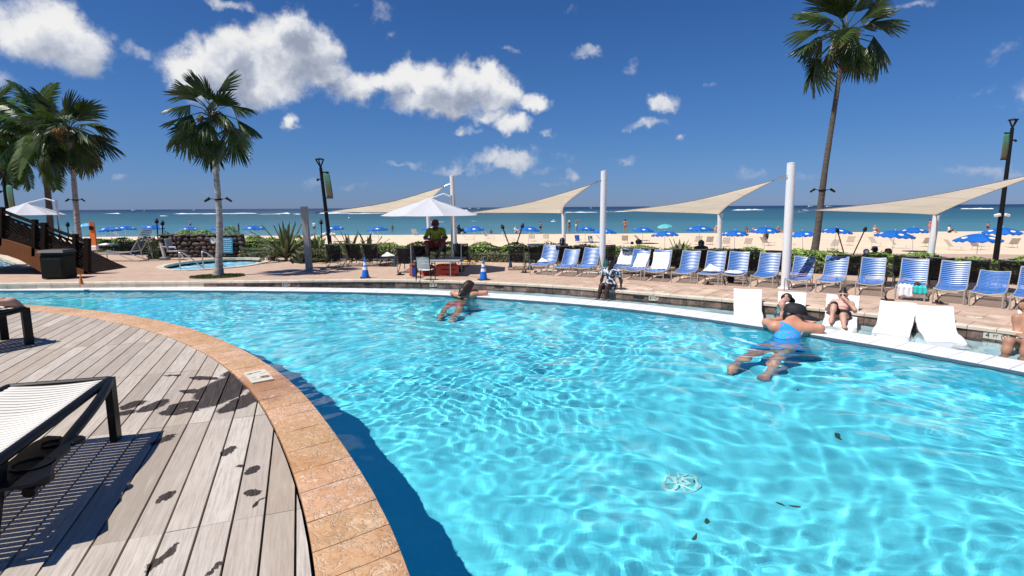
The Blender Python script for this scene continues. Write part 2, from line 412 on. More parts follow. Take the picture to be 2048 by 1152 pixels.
def resample(c, step):
    c = [Vector((p[0], p[1], 0)) for p in c]; L = [0]
    for i in range(1, len(c)): L.append(L[-1] + (c[i] - c[i - 1]).length)
    n = max(2, int(round(L[-1] / step)) + 1); out = []; j = 0
    for k in range(n):
        s = L[-1] * k / (n - 1)
        while j < len(L) - 2 and L[j + 1] < s: j += 1
        t = (s - L[j]) / max(1e-9, L[j + 1] - L[j]); out.append(c[j].lerp(c[j + 1], min(1, t)))
    return out
far_r = resample(far_c, .33)
WALL_W = .60
far_o = offset(far_r, WALL_W)                   # patio side of the white wall
stone_c = smooth_curve(STONE, Z_PATIO)
stone_c = stone_c + [Vector((8.1, 6.6, 0)), Vector((8.9, 4.6, 0)), Vector((9.3, 2.2, 0)), Vector((9.4, -6, 0))]
stone_r = resample(stone_c, .36)
pool_poly = [(p.x, p.y) for p in far_r] + [(-2, -6)] + near_pts

# ------------------------------------------------------------------ pool shell
def pool_plaster():
    m = bpy.data.materials.new('pool_plaster'); m.use_nodes = True; T = NT(m.node_tree); b = m.node_tree.nodes['Principled BSDF']
    g = T.n('ShaderNodeNewGeometry'); pos = g.outputs['Position']
    n1 = T.noise(pos, .55, 4, .6); n2 = T.noise(pos, 9.0, 5, .65)
    c = T.ramp(n1, [(.3, (.115, .78, .95)), (.7, (.17, .86, .98))]); c = T.mix(.25, c, T.ramp(n2, [(.35, (.085, .70, .90)), (.65, (.24, .92, .99))]))
    T.set(b.inputs['Base Color'], c); b.inputs['Roughness'].default_value = .8; b.inputs['Specular IOR Level'].default_value = .2
    return m
m_plaster = pool_plaster()
poly_in = [(p[0], p[1]) for p in pool_poly]
def cap_poly(poly, z):
    tris = geometry.tessellate_polygon([[Vector((p[0], p[1], 0)) for p in poly]])
    return [(p[0], p[1], z) for p in poly], [tuple(t) for t in tris]
mb = MB(); vs, fs = cap_poly([(-24, -7), (8.2, -7), (8.2, 15.4), (-24, 15.4)], Z_FLOOR); mb.add(vs, [f if True else f for f in fs])
pf = struct('pool_floor', MB().add([(-24, -7, Z_FLOOR), (8.2, -7, Z_FLOOR), (8.2, 15.4, Z_FLOOR), (-24, 15.4, Z_FLOOR)], [(0, 1, 2, 3)]), m_plaster)
pf.cycles.is_caustics_receiver = True
mb = MB(); npn = len(near_pts)
mb.add([(p[0], p[1], Z_FLOOR) for p in near_pts] + [(p[0], p[1], -.035) for p in near_pts], [(i, i + 1, npn + i + 1, npn + i) for i in range(npn - 1)])
nf = len(far_r)
mb.add([(p.x, p.y, Z_FLOOR) for p in far_r] + [(p.x, p.y, -.16) for p in far_r], [(i + 1, i, nf + i, nf + i + 1) for i in range(nf - 1)])
pw = struct('pool_wall', mb, m_plaster); pw.cycles.is_caustics_receiver = True
m_wl = mat('waterline_tile', (.10, .13, .17), .25, var=.2, vscale=30)
fi = offset(far_r, .004)
struct('waterline_band', MB().add([(p.x, p.y, -.17) for p in far_r] + [(p.x, p.y, -.06) for p in far_r], [(i + 1, i, nf + i, nf + i + 1) for i in range(nf - 1)]), m_wl)

# water surface: real waves
def water_material(name, rough=0.0):
    m = bpy.data.materials.new(name); m.use_nodes = True; T = NT(m.node_tree); m.node_tree.nodes.clear()
    o = T.n('ShaderNodeOutputMaterial'); g = T.n('ShaderNodeBsdfGlass', i_Roughness=rough, i_IOR=1.33); T.set(g.inputs[0], (.94, .99, 1.0)); T.link(g.outputs[0], o.inputs[0])
    return m
def waves(X, Y, seed, lam0, lam1, n, slope, drift=(0, 0), gust=True):
    r_ = np.random.RandomState(seed); Z = np.zeros_like(X)
    Xw = X + .18 * np.sin(.9 * Y + 1.3) + .10 * np.sin(1.9 * Y + .8 * X); Yw = Y + .16 * np.sin(1.1 * X + .4) + .09 * np.sin(2.3 * X - .7 * Y)
    for i in range(n):
        lam = lam0 * (lam1 / lam0) ** r_.rand(); k = 2 * math.pi / lam; a = r_.rand() * 2 * math.pi
        s = slope / math.sqrt(n / 2) * (1.25 if lam > .3 else .8)
        env = .55 + .45 * np.sin(X * r_.randn() * .8 + Y * r_.randn() * .8 + r_.rand() * 6.28)
        if gust and lam < .24: env = env * (.25 + 1.1 * np.clip(.5 + .5 * np.sin(.55 * X - .8 * Y + 2.2) + .4 * np.sin(1.1 * X + .3 * Y), 0, 1.3))
        Z += s / k * env * np.sin(k * (Xw * math.cos(a) + Yw * math.sin(a)) + r_.rand() * 6.28)
    return Z
def water_mesh(name, poly, z0, x0, x1, y0, y1, step, wv, m, margin=.06):
    xs = np.arange(x0, x1 + step, step); ys = np.arange(y0, y1 + step, step); X, Y = np.meshgrid(xs, ys)
    ok = np.zeros(X.shape, bool)
    for dx, dy in ((0, 0), (margin, 0), (-margin, 0), (0, margin), (0, -margin)): ok |= inpoly(X + dx, Y + dy, poly)
    Z = z0 + wv(X, Y)
    cell = ok[:-1, :-1] & ok[1:, :-1] & ok[:-1, 1:] & ok[1:, 1:]
    idx = np.arange(X.size).reshape(X.shape)
    q = np.stack([idx[:-1, :-1], idx[:-1, 1:], idx[1:, 1:], idx[1:, :-1]], -1)[cell]
    used = np.unique(q); rem = np.full(X.size, -1); rem[used] = np.arange(len(used)); q = rem[q]
    V = np.c_[X.ravel(), Y.ravel(), Z.ravel()][used]
    me = bpy.data.meshes.new(name); me.vertices.add(len(V)); me.vertices.foreach_set('co', V.ravel())
    me.loops.add(q.size); me.loops.foreach_set('vertex_index', q.ravel().astype(np.int32))
    me.polygons.add(len(q)); me.polygons.foreach_set('loop_start', np.arange(0, q.size, 4, dtype=np.int32)); me.polygons.foreach_set('loop_total', np.full(len(q), 4, np.int32))
    me.update(calc_edges=True); me.polygons.foreach_set('use_smooth', [True] * len(q)); me.materials.append(m)
    o = bpy.data.objects.new(name, me); COL.objects.link(o); o['kind'] = 'structure'; o.cycles.is_caustics_caster = True
    return o
m_water = water_material('pool_water')
def main_wave(X, Y):
    z = waves(X, Y, 3, .24, 1.0, 40, .048) + waves(X, Y, 8, .10, .26, 40, .060)
    for (cx, cy, A) in ((4.4, 9.0, .006), (-1.2, 12.4, .006), (1.9, 10.6, .004)):        # rings round the bathers
        R = np.hypot(X - cx, Y - cy); z += A * np.sin(R * 2 * math.pi / .42) * np.exp(-((R - 1.1) / 1.0) ** 2)
    return z
water_mesh('pool_water', poly_in, Z_WATER, -20, 8, -4, 15.6, .034, main_wave, m_water)

# ------------------------------------------------------------------ white dividing wall: a row of pale tiles on a core
m_white = mat('white_wall', (.74, .74, .72), .5, var=.05, vscale=3, orand=.03)
core = [(p.x, p.y) for p in offset(far_r, .012)] + [(p.x, p.y) for p in reversed(offset(far_r, WALL_W - .012))]
sw = struct('white_pool_wall', MB().prism(core, -1.34, Z_WALL - .02), m_white)
for i in range(len(far_r) - 1):
    a, b, c, d = far_r[i], far_r[i + 1], far_o[i + 1], far_o[i]; ins = .0035; e1 = (b - a).normalized() * ins; w = (d - a).normalized() * .0
    z0, z1 = Z_WALL - .019, Z_WALL + random.uniform(-.001, .001); t = .006
    q = [a + e1, b - e1, c - e1, d + e1]; ctr = sum(q, Vector()) / 4; qi = [p + (ctr - p).normalized() * t * 1.2 for p in q]
    vs = [(p.x, p.y, z0) for p in q] + [(p.x, p.y, z1 - t) for p in q] + [(p.x, p.y, z1) for p in qi]
    MB().add(vs, [(0, 1, 5, 4), (1, 2, 6, 5), (2, 3, 7, 6), (3, 0, 4, 7), (4, 5, 9, 8), (5, 6, 10, 9), (6, 7, 11, 10), (7, 4, 8, 11), (8, 9, 10, 11)]).build('tile', m_white, sw)

# ------------------------------------------------------------------ shallow ledge behind it
m_ledge = mat('ledge_plaster', (.58, .80, .84), .7, var=.08, vscale=2.)
lf = struct('ledge_floor', MB().add([(p.x, p.y, -.30) for p in far_o] + [(p.x, p.y, -.30) for p in offset(far_r, WALL_W + 2.6)], [(i, i + 1, nf + i + 1, nf + i) for i in range(nf - 1)]), m_ledge)
lf.cycles.is_caustics_receiver = True
ledge_poly = [(p.x, p.y) for p in far_o] + [(p.x, p.y) for p in reversed(stone_r)]
lw = water_mesh('ledge_water', ledge_poly, Z_LEDGE, -12, 9.4, -4, 16.5, .05, lambda X, Y: waves(X, Y, 21, .16, .7, 40, .085), m_water, .07)

# ------------------------------------------------------------------ patio with its coping, riser tiles and slabs
def paving_material():
    m = bpy.data.materials.new('stamped_paving'); m.use_nodes = True; T = NT(m.node_tree); b = m.node_tree.nodes['Principled BSDF']
    g = T.n('ShaderNodeNewGeometry'); pos = g.outputs['Position']
    n1 = T.noise(pos, .5, 4, .6); n2 = T.noise(pos, 5.0, 6, .65); n3 = T.noise(T.vec('ADD', pos, (9, 4, 0)), 1.6, 5, .7)
    c = T.ramp(n1, [(.3, (.47, .325, .235)), (.7, (.56, .40, .30))]); c = T.mix(.45, c, T.ramp(n2, [(.3, (.36, .24, .175)), (.7, (.64, .48, .37))]))
    c = T.mix(T.maprange(n3, .56, .74, 0, .35), c, (.30, .20, .15))
    br = T.n('ShaderNodeTexBrick', i_Scale=1.0); br.inputs['Brick Width'].default_value = .62; br.inputs['Row Height'].default_value = .40; br.inputs['Mortar Size'].default_value = .012; br.inputs['Mortar Smooth'].default_value = .6
    T.link(T.vec('ADD', pos, T.vec('SCALE', T.noise(pos, 1.2, 2, .5, out=1), scale=.1)), br.inputs['Vector'])
    c = T.mix(T.math('MULTIPLY', br.outputs['Fac'], .22), c, (.22, .15, .11))
    T.set(b.inputs['Base Color'], c); b.inputs['Roughness'].default_value = .75; b.inputs['Specular IOR Level'].default_value = .3
    bp = T.n('ShaderNodeBump', i_Strength=.5, i_Distance=.008); T.link(T.math('SUBTRACT', T.noise(pos, 14, 5, .6), T.math('MULTIPLY', br.outputs['Fac'], 1.2)), bp.inputs['Height']); T.link(bp.outputs[0], b.inputs['Normal'])
    return m
m_pave = paving_material()
stone_back = offset(stone_r, .14)
outer = [(p.x, p.y) for p in stone_back] + [(30, -6), (34, 10), (30, 19.5), (14, 22.5), (6, 25.0), (-2, 26.6), (-14, 28.5), (-40, 33), (-60, 20)]
SPA_C = at(418, 530, Z_PATIO); 
spa_l, spa_r, spa_t, spa_b = at(303, 534, Z_PATIO), at(533, 526, Z_PATIO), at(430, 516.5, Z_PATIO), at(410, 541.5, Z_PATIO)
SPA_RX = (spa_r.x - spa_l.x) / 2; SPA_RY = (spa_t.y - spa_b.y) / 2; SPA_C = Vector(((spa_l.x + spa_r.x) / 2, (spa_t.y + spa_b.y) / 2, Z_PATIO))
SPA_A = math.radians(3)
def ell(rx, ry, n=40, c=SPA_C): return [(c.x + rx * math.cos(a) * math.cos(SPA_A) - ry * math.sin(a) * math.sin(SPA_A), c.y + ry * math.sin(a) * math.cos(SPA_A) + rx * math.cos(a) * math.sin(SPA_A)) for a in np.linspace(0, 2 * math.pi, n, endpoint=False)]
hole = ell(SPA_RX, SPA_RY)
lag = [at(-300, 537, Z_PATIO), at(10, 537, Z_PATIO), at(40, 534, Z_PATIO), at(58, 529, Z_PATIO), at(40, 523, Z_PATIO), at(22, 517, Z_PATIO), at(8, 511, Z_PATIO), at(-300, 509, Z_PATIO)]
hole2 = [(p.x, p.y) for p in lag]
loops = [[Vector((p[0], p[1], 0)) for p in L] for L in (outer, hole, hole2)]
tris = geometry.tessellate_polygon(loops); flat = outer + hole + hole2
mb = MB()
def upface(t):
    a, b, c = [flat[i] for i in t]; return tuple(t) if (b[0] - a[0]) * (c[1] - a[1]) - (b[1] - a[1]) * (c[0] - a[0]) > 0 else tuple(t)[::-1]
mb.add([(p[0], p[1], Z_PATIO) for p in flat], [upface(t) for t in tris])
no = len(outer)
mb.add([(p[0], p[1], Z_PATIO) for p in outer] + [(p[0], p[1], -2.5) for p in outer], [(i, (i + 1) % no, no + (i + 1) % no, no + i) for i in range(no)])
patio = struct('patio', mb, m_pave)
m_cream = mat('cream_edge_stone', (.66, .56, .43), .6, var=.10, vscale=5, orand=.07, bump=.3, bscale=30)
m_riser = mat('brown_riser_tile', (.105, .070, .055), .5, var=.45, vscale=7, orand=.4, bump=.5, bscale=18, col2=(.20, .13, .10))
for i in range(len(stone_r) - 1):
    if stone_r[i].x < -9.5: pass
    a, b, c, d = stone_r[i], stone_r[i + 1], stone_back[i + 1], stone_back[i]; e1 = (b - a).normalized(); nn = (d - a).normalized()
    a2, b2 = a - nn * .025 + e1 * .004, b - nn * .025 - e1 * .004; c2, d2 = c - e1 * .004 - nn * .003, d + e1 * .004 - nn * .003
    z0, z1 = Z_PATIO - .045, Z_PATIO + .012 + random.uniform(-.002, .002); t = .01
    vs = [(p.x, p.y, z0) for p in (a2, b2, c2, d2)] + [(p.x, p.y, z1 - t) for p in (a2, b2, c2, d2)] + [(p.x, p.y, z1) for p in (a2 + nn * t, b2 + nn * t, c2, d2)]
    MB().add(vs, [(0, 1, 5, 4), (1, 2, 6, 5), (2, 3, 7, 6), (3, 0, 4, 7), (4, 5, 9, 8), (5, 6, 10, 9), (6, 7, 11, 10), (7, 4, 8, 11), (8, 9, 10, 11), (3, 2, 1, 0)]).build('edge_stone', m_cream, patio)
    z0, z1 = (-.31 if stone_r[i].x > -8.2 else Z_WALL), Z_PATIO - .047; pr = random.uniform(0, .008)
    q = [a - nn * pr + e1 * .004, b - nn * pr - e1 * .004, b + nn * .06 - e1 * .004, a + nn * .06 + e1 * .004]
    MB().prism([(p.x, p.y) for p in q], z0, z1).build('riser_tile', m_riser if stone_r[i].x > -8.2 else m_cream, patio)
rb = offset(stone_r, .03)
struct('riser_mortar', MB().add([(p.x, p.y, -.33) for p in rb] + [(p.x, p.y, Z_PATIO - .01) for p in rb], [(i, i + 1, len(rb) + i + 1, len(rb) + i) for i in range(len(rb) - 1)]), mat('mortar', (.10, .085, .075), .9))
# slabs that can be told apart along the near, right-hand stretch
m_slab = mat('paving_slab', (.46, .325, .24), .72, var=.22, vscale=2.4, orand=.10, bump=.5, bscale=14, col2=(.56, .415, .315), coords='Object', spec=.3)
rows = [0.145, .50, .78, 1.16, 1.46]
for k in range(len(rows) - 1):
    c0, c1 = offset(stone_r, rows[k] + .006), offset(stone_r, rows[k + 1] - .006); i = 0; rr = random.Random(k)
    idx = [j for j in range(len(stone_r)) if stone_r[j].x > 1.2 and stone_r[j].y > 4.5]
    j = idx[0] + (k % 2)
    while j < idx[-1] - 1:
        st_ = rr.choice((1, 1, 2)); e = min(j + st_, idx[-1])
        p = [c0[j], c0[e], c1[e], c1[j]]
        if st_ == 2: p = [c0[j], c0[j + 1] if j + 1 < e else c0[e], c0[e], c1[e], c1[j + 1] if j + 1 < e else c1[e], c1[j]]
        t0 = (c0[e] - c0[j]).normalized() * .006
        p = [q + (t0 if (q is c0[j] or q is c1[j]) else (-t0 if (q is c0[e] or q is c1[e]) else Vector())) for q in p]
        MB().prism([(q.x, q.y) for q in p], Z_PATIO - .01, Z_PATIO + .006 + rr.uniform(0, .004)).build('slab', m_slab, patio)
        j = e

# ------------------------------------------------------------------ near deck: stone coping and timber planks
def flagstone():
    m = bpy.data.materials.new('flagstone'); m.use_nodes = True; T = NT(m.node_tree); b = m.node_tree.nodes['Principled BSDF']
    g = T.n('ShaderNodeNewGeometry'); pos = g.outputs['Position']; oi = T.n('ShaderNodeObjectInfo')
    p2 = T.vec('ADD', pos, T.vec('SCALE', oi.outputs['Location'], scale=0)); 
    n1 = T.noise(pos, 2.2, 5, .65, .6); n2 = T.noise(pos, 11.0, 6, .7, .8)
    c = T.ramp(n1, [(.22, (.46, .20, .075)), (.42, (.56, .29, .135)), (.58, (.62, .37, .21)), (.8, (.70, .49, .34))])
    c = T.mix(.35, c, T.ramp(n2, [(.3, (.34, .18, .095)), (.7, (.74, .52, .35))]))
    # cleft ridges: thin pale and dark wandering lines
    rg = T.math('ABSOLUTE', T.math('SUBTRACT', T.noise(pos, 5.5, 5, .62, 1.4), .5))
    rg2 = T.math('ABSOLUTE', T.math('SUBTRACT', T.noise(T.vec('ADD', pos, (5, 5, 5)), 7.5, 4, .6, 1.8), .5))
    c = T.mix(T.maprange(rg, .0, .030, .55, 0), c, (.84, .66, .50)); c = T.mix(T.maprange(rg2, .0, .016, .65, 0), c, (.26, .13, .07))
    sp_ = T.n('ShaderNodeSeparateXYZ'); T.link(pos, sp_.inputs[0])
    # damp patch beside the puddle on the deck
    wet = T.maprange(T.math('ADD', T.vec('LENGTH', T.vec('SUBTRACT', pos, tuple(at(520, 775, 0)))), T.math('MULTIPLY', T.noise(pos, 3, 4, .6), .9)), .75, 1.15, 1, 0)
    c = T.mix(T.math('MULTIPLY', wet, .6), c, T.mix(1.0, c, (.60, .42, .26), 'MULTIPLY'))
    f_ = T.math('ADD', T.math('MULTIPLY', oi.outputs['Random'], .20), .90); cc = T.n('ShaderNodeCombineColor'); T.link(f_, cc.inputs[0]); T.link(f_, cc.inputs[1]); T.link(T.math('MULTIPLY', f_, f_), cc.inputs[2])
    c = T.mix(1.0, c, cc.outputs[0], 'MULTIPLY')
    T.set(b.inputs['Base Color'], c); T.set(b.inputs['Roughness'], T.maprange(wet, 0, 1, .72, .3)); b.inputs['Specular IOR Level'].default_value = .35
    h = T.math('ADD', T.math('MULTIPLY', T.noise(pos, 6.0, 6, .65, 1.0), 1.0), T.math('MULTIPLY', T.maprange(rg, 0, .05, 0, 1), .35))
    bp = T.n('ShaderNodeBump', i_Strength=.8, i_Distance=.02); T.link(h, bp.inputs['Height']); T.link(bp.outputs[0], b.inputs['Normal'])
    return m
m_flag = flagstone()
mb = MB(); a0, a1 = math.radians(-14), math.radians(82)
cop = struct('pool_coping', MB().prism([(NEAR_C[0] + (NR(a) - .02) * math.cos(a), NEAR_C[1] + (NR(a) - .02) * math.sin(a)) for a in np.linspace(a0, a1, 60)] + [(IN_C[0] + (IR(a) + .01) * math.cos(a), IN_C[1] + (IR(a) + .01) * math.sin(a)) for a in np.linspace(a1, a0, 60)], -.20, -.014), mat('coping_mortar', (.34, .25, .18), .9))
ang = a0; rr = random.Random(5)
while ang < a1:
    da = rr.uniform(.30, .46) / NEAR_R; g_ = .0035 / NEAR_R; q0, q1 = ang + g_, ang + da - g_
    ph = rr.random() * 9
    def edge(rad, cc_, a_): return Vector((cc_[0] + rad * math.cos(a_), cc_[1] + rad * math.sin(a_), 0))
    def top(u_, v_):
        a_ = q0 + (q1 - q0) * u_; pin = edge(IR(a_) + .008, IN_C, a_); pout = edge(NR(a_) + .012, NEAR_C, a_)
        # find the inner point on the same radial line
        p = pin.lerp(pout, v_); return Vector((p.x, p.y, .0 + .003 * math.sin(9 * p.x + ph) * math.sin(11 * p.y + ph) - (.006 if u_ in (0, 1) or v_ in (0, 1) else 0)))
    us = [0, .06, .35, .65, .94, 1]; vs_ = [0, .04, .3, .6, .94, 1]
    vs = [top(u_, v_) for v_ in vs_ for u_ in us]; n = 6
    fs = [(j * n + i, j * n + i + 1, (j + 1) * n + i + 1, (j + 1) * n + i) for j in range(5) for i in range(5)]; fs = [f[::-1] for f in fs]
    ring = [j * n for j in range(5, 0, -1)]; ring = list(range(0, n)) + [j * n + n - 1 for j in range(1, n)] + list(range(n * n - 2, n * n - n - 1, -1)) + [j * n for j in range(n - 2, 0, -1)]
    base = len(vs); vs += [vs[i] - Vector((0, 0, .055)) for i in ring]
    m_ = len(ring); fs += [(ring[i], ring[(i + 1) % m_], base + (i + 1) % m_, base + i) for i in range(m_)]
    MB().add(vs, fs).build('coping_stone', m_flag, cop, smooth=True)
    ang += da
NA = math.radians(110.5)
pd = Vector((math.cos(NA), math.sin(NA), 0)); pn = Vector((math.sin(NA), -math.cos(NA), 0))
PL_W = .192
WETS = []
def wood_material():
    m = bpy.data.materials.new('weathered_decking'); m.use_nodes = True; T = NT(m.node_tree); b = m.node_tree.nodes['Principled BSDF']
    g = T.n('ShaderNodeNewGeometry'); pos = g.outputs['Position']; oi = T.n('ShaderNodeObjectInfo'); tco = T.n('ShaderNodeTexCoord')
    mp = T.n('ShaderNodeMapping'); mp.inputs['Rotation'].default_value = (0, 0, -NA); T.link(pos, mp.inputs[0])
    off = T.n('ShaderNodeCombineXYZ'); T.link(T.math('MULTIPLY', oi.outputs['Random'], 37.), off.inputs[0]); T.link(T.math('MULTIPLY', oi.outputs['Random'], 91.), off.inputs[1])
    pp = T.vec('ADD', mp.outputs[0], off.outputs[0])
    grain = T.noise(T.vec('MULTIPLY', pp, (3.2, 60, 1)), 1.0, 6, .65, .25); grain2 = T.noise(T.vec('MULTIPLY', pp, (1.2, 14, 1)), 1.0, 5, .6, .5); blot = T.noise(pp, 3.2, 5, .65)
    base = T.ramp(oi.outputs['Random'], [(0, (.35, .29, .235)), (.25, (.475, .415, .355)), (.5, (.58, .52, .455)), (.68, (.40, .315, .235)), (.8, (.53, .465, .395)), (.92, (.45, .385, .315)), (1, (.67, .61, .535))])
    c = T.mix(T.math('MULTIPLY', T.maprange(grain, .38, .70), .62), base, (.27, .225, .185)); c = T.mix(T.math('MULTIPLY', T.maprange(grain2, .45, .75), .35), c, (.70, .62, .54))
    c = T.mix(T.math('MULTIPLY', T.maprange(blot, .46, .7), .38), c, (.38, .325, .27))
    dead = T.maprange(T.noise(pos, .7, 3, .5), .40, .6, 0., .22); c = T.mix(dead, c, (.38, .315, .26))
    # wet splashes: footprints and a puddle, shapes of their own
    wv = T.vec('ADD', pos, T.vec('ADD', T.vec('SCALE', T.vec('SUBTRACT', T.noise(T.vec('MULTIPLY', pp, (7, 22, 1)), 1.0, 4, .7, out=1), (.5, .5, .5)), scale=.09), T.vec('SCALE', T.vec('SUBTRACT', T.noise(pos, 4.5, 4, .6, out=1), (.5, .5, .5)), scale=.16)))
    fld_ = None
    for (px, py, wp, hp) in [(466, 768, 104, 66), (490, 800, 56, 56), (440, 795, 60, 48), (478, 744, 60, 22), (408, 756, 74, 9), (388, 782, 62, 10), (408, 806, 44, 26), (382, 820, 40, 10), (364, 811, 46, 22), (345, 824, 60, 14), (308, 811, 40, 30), (266, 809, 38, 20), (250, 826, 34, 16), (326, 879, 30, 24), (347, 750, 36, 3),
                               (460, 901, 32, 19), (500, 940, 32, 24), (478, 932, 18, 8), (507, 985, 28, 18), (521, 1003, 9, 28), (330, 993, 30, 34), (319, 1120, 24, 70), (343, 1098, 14, 22), (430, 1135, 14, 34)]:
        cp = at(px, py, 0); rx, ry, an = wp / 2 * cp.y / F_PX, hp / 2 * cp.y ** 2 / (2 * F_PX), -8
        cp = at(px, py, 0); mpp = T.n('ShaderNodeMapping', vector_type='TEXTURE'); mpp.inputs['Location'].default_value = tuple(cp); mpp.inputs['Rotation'].default_value = (0, 0, math.radians(an)); mpp.inputs['Scale'].default_value = (rx * 1.05, ry * 1.05, 1)
        T.link(wv, mpp.inputs[0]); sp2 = T.vec('LENGTH', T.vec('MULTIPLY', mpp.outputs[0], (1, 1, 0)))
        fld_ = sp2 if fld_ is None else T.math('MINIMUM', fld_, sp2)
    wet = T.maprange(fld_, .86, 1.02, 1., 0.)
    c = T.mix(T.math('MULTIPLY', wet, T.maprange(grain, .3, .8, .98, .80)), c, (.020, .013, .012))
    T.set(b.inputs['Base Color'], c); T.set(b.inputs['Roughness'], T.maprange(wet, 0, 1, .68, .55)); T.set(b.inputs['Specular IOR Level'], T.maprange(wet, 0, 1, .3, .12))
    bp = T.n('ShaderNodeBump', i_Strength=.35, i_Distance=.004); T.link(T.math('ADD', grain, T.math('MULTIPLY', grain2, .5)), bp.inputs['Height']); T.link(bp.outputs[0], b.inputs['Normal'])
    return m
m_wood = wood_material()
reg = [(IN_C[0] + (IR(a) - .012) * math.cos(a), IN_C[1] + (IR(a) - .012) * math.sin(a)) for a in np.linspace(math.radians(-30), math.radians(84), 70)]
reg = reg + [(-16, 11), (-16, -8)]
deck = struct('deck', MB().prism([(IN_C[0] + (IR(a) - .006) * math.cos(a), IN_C[1] + (IR(a) - .006) * math.sin(a)) for a in np.linspace(math.radians(-30), math.radians(84), 70)] + [(-16, 11), (-16, -8)], -.35, -.032), mat('deck_underlay', (.03, .028, .026), .9))
o0 = at(590, 1152, 0).dot(pn)
mb_far = MB(); npl = 0
row0 = at(330, 1065, 0).dot(pd) - .0
for k in range(-64, 12):
    c0 = o0 + k * PL_W + .0075; c1 = o0 + (k + 1) * PL_W - .0075
    for j in range(-4, 7):
        s0 = row0 + j * 2.0 + .0025; s1 = s0 + 2.0 - .005
        q = [pd * s0 + pn * c0, pd * s0 + pn * c1, pd * s1 + pn * c1, pd * s1 + pn * c0]
        p = clip([(v.x, v.y) for v in q], reg)
        if len(p) < 3: continue
        cx, cy = sum(v[0] for v in p) / len(p), sum(v[1] for v in p) / len(p)
        if cy < .6 or cx < -1.15 * cy - 2.2: continue
        area = abs(sum(p[i - 1][0] * p[i][1] - p[i][0] * p[i - 1][1] for i in range(len(p)))) / 2
        if area < .002: continue
        z1 = -.002 + random.uniform(-.0015, .0015)
        MB().prism(p, -.03, z1).build('plank', m_wood, deck); npl += 1
print('planks', npl)
# ------------------------------------------------------------------ foliage
m_frond = mat('palm_frond', (.024, .044, .010), .36, var=.35, vscale=3, trans=.14, orand=.25, spec=.4, col2=(.05, .08, .018))
m_frond_feather = mat('feather_frond', (.06, .11, .02), .4, var=.35, vscale=3, trans=.25, orand=.2, spec=.45)
m_frond_old = mat('old_frond', (.16, .125, .04), .5, var=.4, vscale=4, trans=.15, orand=.2)
m_trunk = mat('palm_trunk', (.25, .225, .20), .85, var=.35, vscale=5, bump=.9, bscale=14, stretch=(1, 1, 5), col2=(.36, .33, .30))
m_trunk_dk = mat('brown_palm_trunk', (.105, .088, .072), .9, var=.35, vscale=5, bump=.9, bscale=14, stretch=(1, 1, 5))
m_fruit = mat('palm_fruit', (.22, .10, .022), .6, var=.4, vscale=9)
m_black = mat('black_metal', (.010, .010, .011), .5, spec=.18)
m_petiole = mat('petiole', (.17, .20, .06), .5)

def fan_frond_mesh(seed, beta=30, Lp=.62, spread=60, fold=.3):
    """stiff pleated blade hung at an angle beta below the end of its stalk"""
    rr = random.Random(seed); mb = MB(); N = 24; st = [.03, .35, .62, .80, 1.0]; cb, sb = math.cos(math.radians(beta)), math.sin(math.radians(beta)); P0 = (Lp, 0, -.10 * Lp)
    for i in range(N):
        a0 = math.radians(-spread + 2 * spread * i / N); a1 = math.radians(-spread + 2 * spread * (i + 1) / N); am = (a0 + a1) / 2
        Lr = .92 * (.70 + .30 * math.cos(am * 1.4)) * rr.uniform(.90, 1.06); tipd = rr.uniform(.0, .09); bend = rr.uniform(-.07, .07)
        vs = []
        for k, s in enumerate(st):
            w = 1.0 if s <= .63 else (.72 if s < .9 else .05); hw = (a1 - a0) / 2 * w
            for q in (-1, 0, 1):
                aa = am + q * hw + bend * max(0, s - .6) * 2; rad = Lr * s; u_ = rad * math.cos(aa); v_ = rad * math.sin(aa) * .92
                z = -.10 * s * s - tipd * max(0, s - .6) * 2.5 - fold * abs(v_) + .030 * (1 - abs(q)) * (min(1, s * 1.3) if s < .85 else .3)
                vs.append((P0[0] + u_ * cb + z * sb, v_, P0[2] - u_ * sb + z * cb))
        mb.add(vs, [f for k in range(len(st) - 1) for q in (0, 1) for f in ((k * 3 + q, k * 3 + q + 1, k * 3 + q + 4, k * 3 + q + 3),)])
    mb.tube([(0, 0, 0), (Lp * .5, 0, .06), P0, (P0[0] + .22 * cb, 0, P0[2] - .22 * sb - .01)], [.024, .017, .013, .008], 5)
    me = bpy.data.meshes.new('fan_frond'); me.from_pydata(mb.v, [], mb.f); me.materials.append(m_frond); return me
def feather_frond_mesh(seed, L=1.8):
    rr = random.Random(seed); mb = MB(); P = [Vector((L * s, 0, .55 * L * s - .75 * L * s * s)) for s in np.linspace(0, 1, 9)]
    mb.tube(P, [.020 * (1 - .8 * i / 8) for i in range(9)], 5)
    for i in range(64):
        s = .14 + .86 * (i // 2) / 32; sd = 1 if i % 2 else -1; p = Vector((L * s, 0, .55 * L * s - .75 * L * s * s)); ll = .42 * L * (math.sin(math.pi * min(1, s * .9 + .06)) * .75 + .2) * rr.uniform(.85, 1.1)
        d = Vector((.55 + rr.uniform(-.1, .1), sd * .62, -.25)).normalized(); dn = Vector((.3, sd * .25, -1)).normalized(); w = .018 * L
        q1 = p + d * ll * .45; q2 = q1 + (d * .4 + dn * .6) * ll * .55; sdv = Vector((w, -sd * w * .4, 0))
        mb.add([p - sdv * .6, p + sdv * .6, q1 + sdv, q1 - sdv, q2], [(0, 1, 2, 3), (3, 2, 4)])
    me = bpy.data.meshes.new('feather_frond'); me.from_pydata(mb.v, [], mb.f); me.materials.append(m_frond_feather); return me
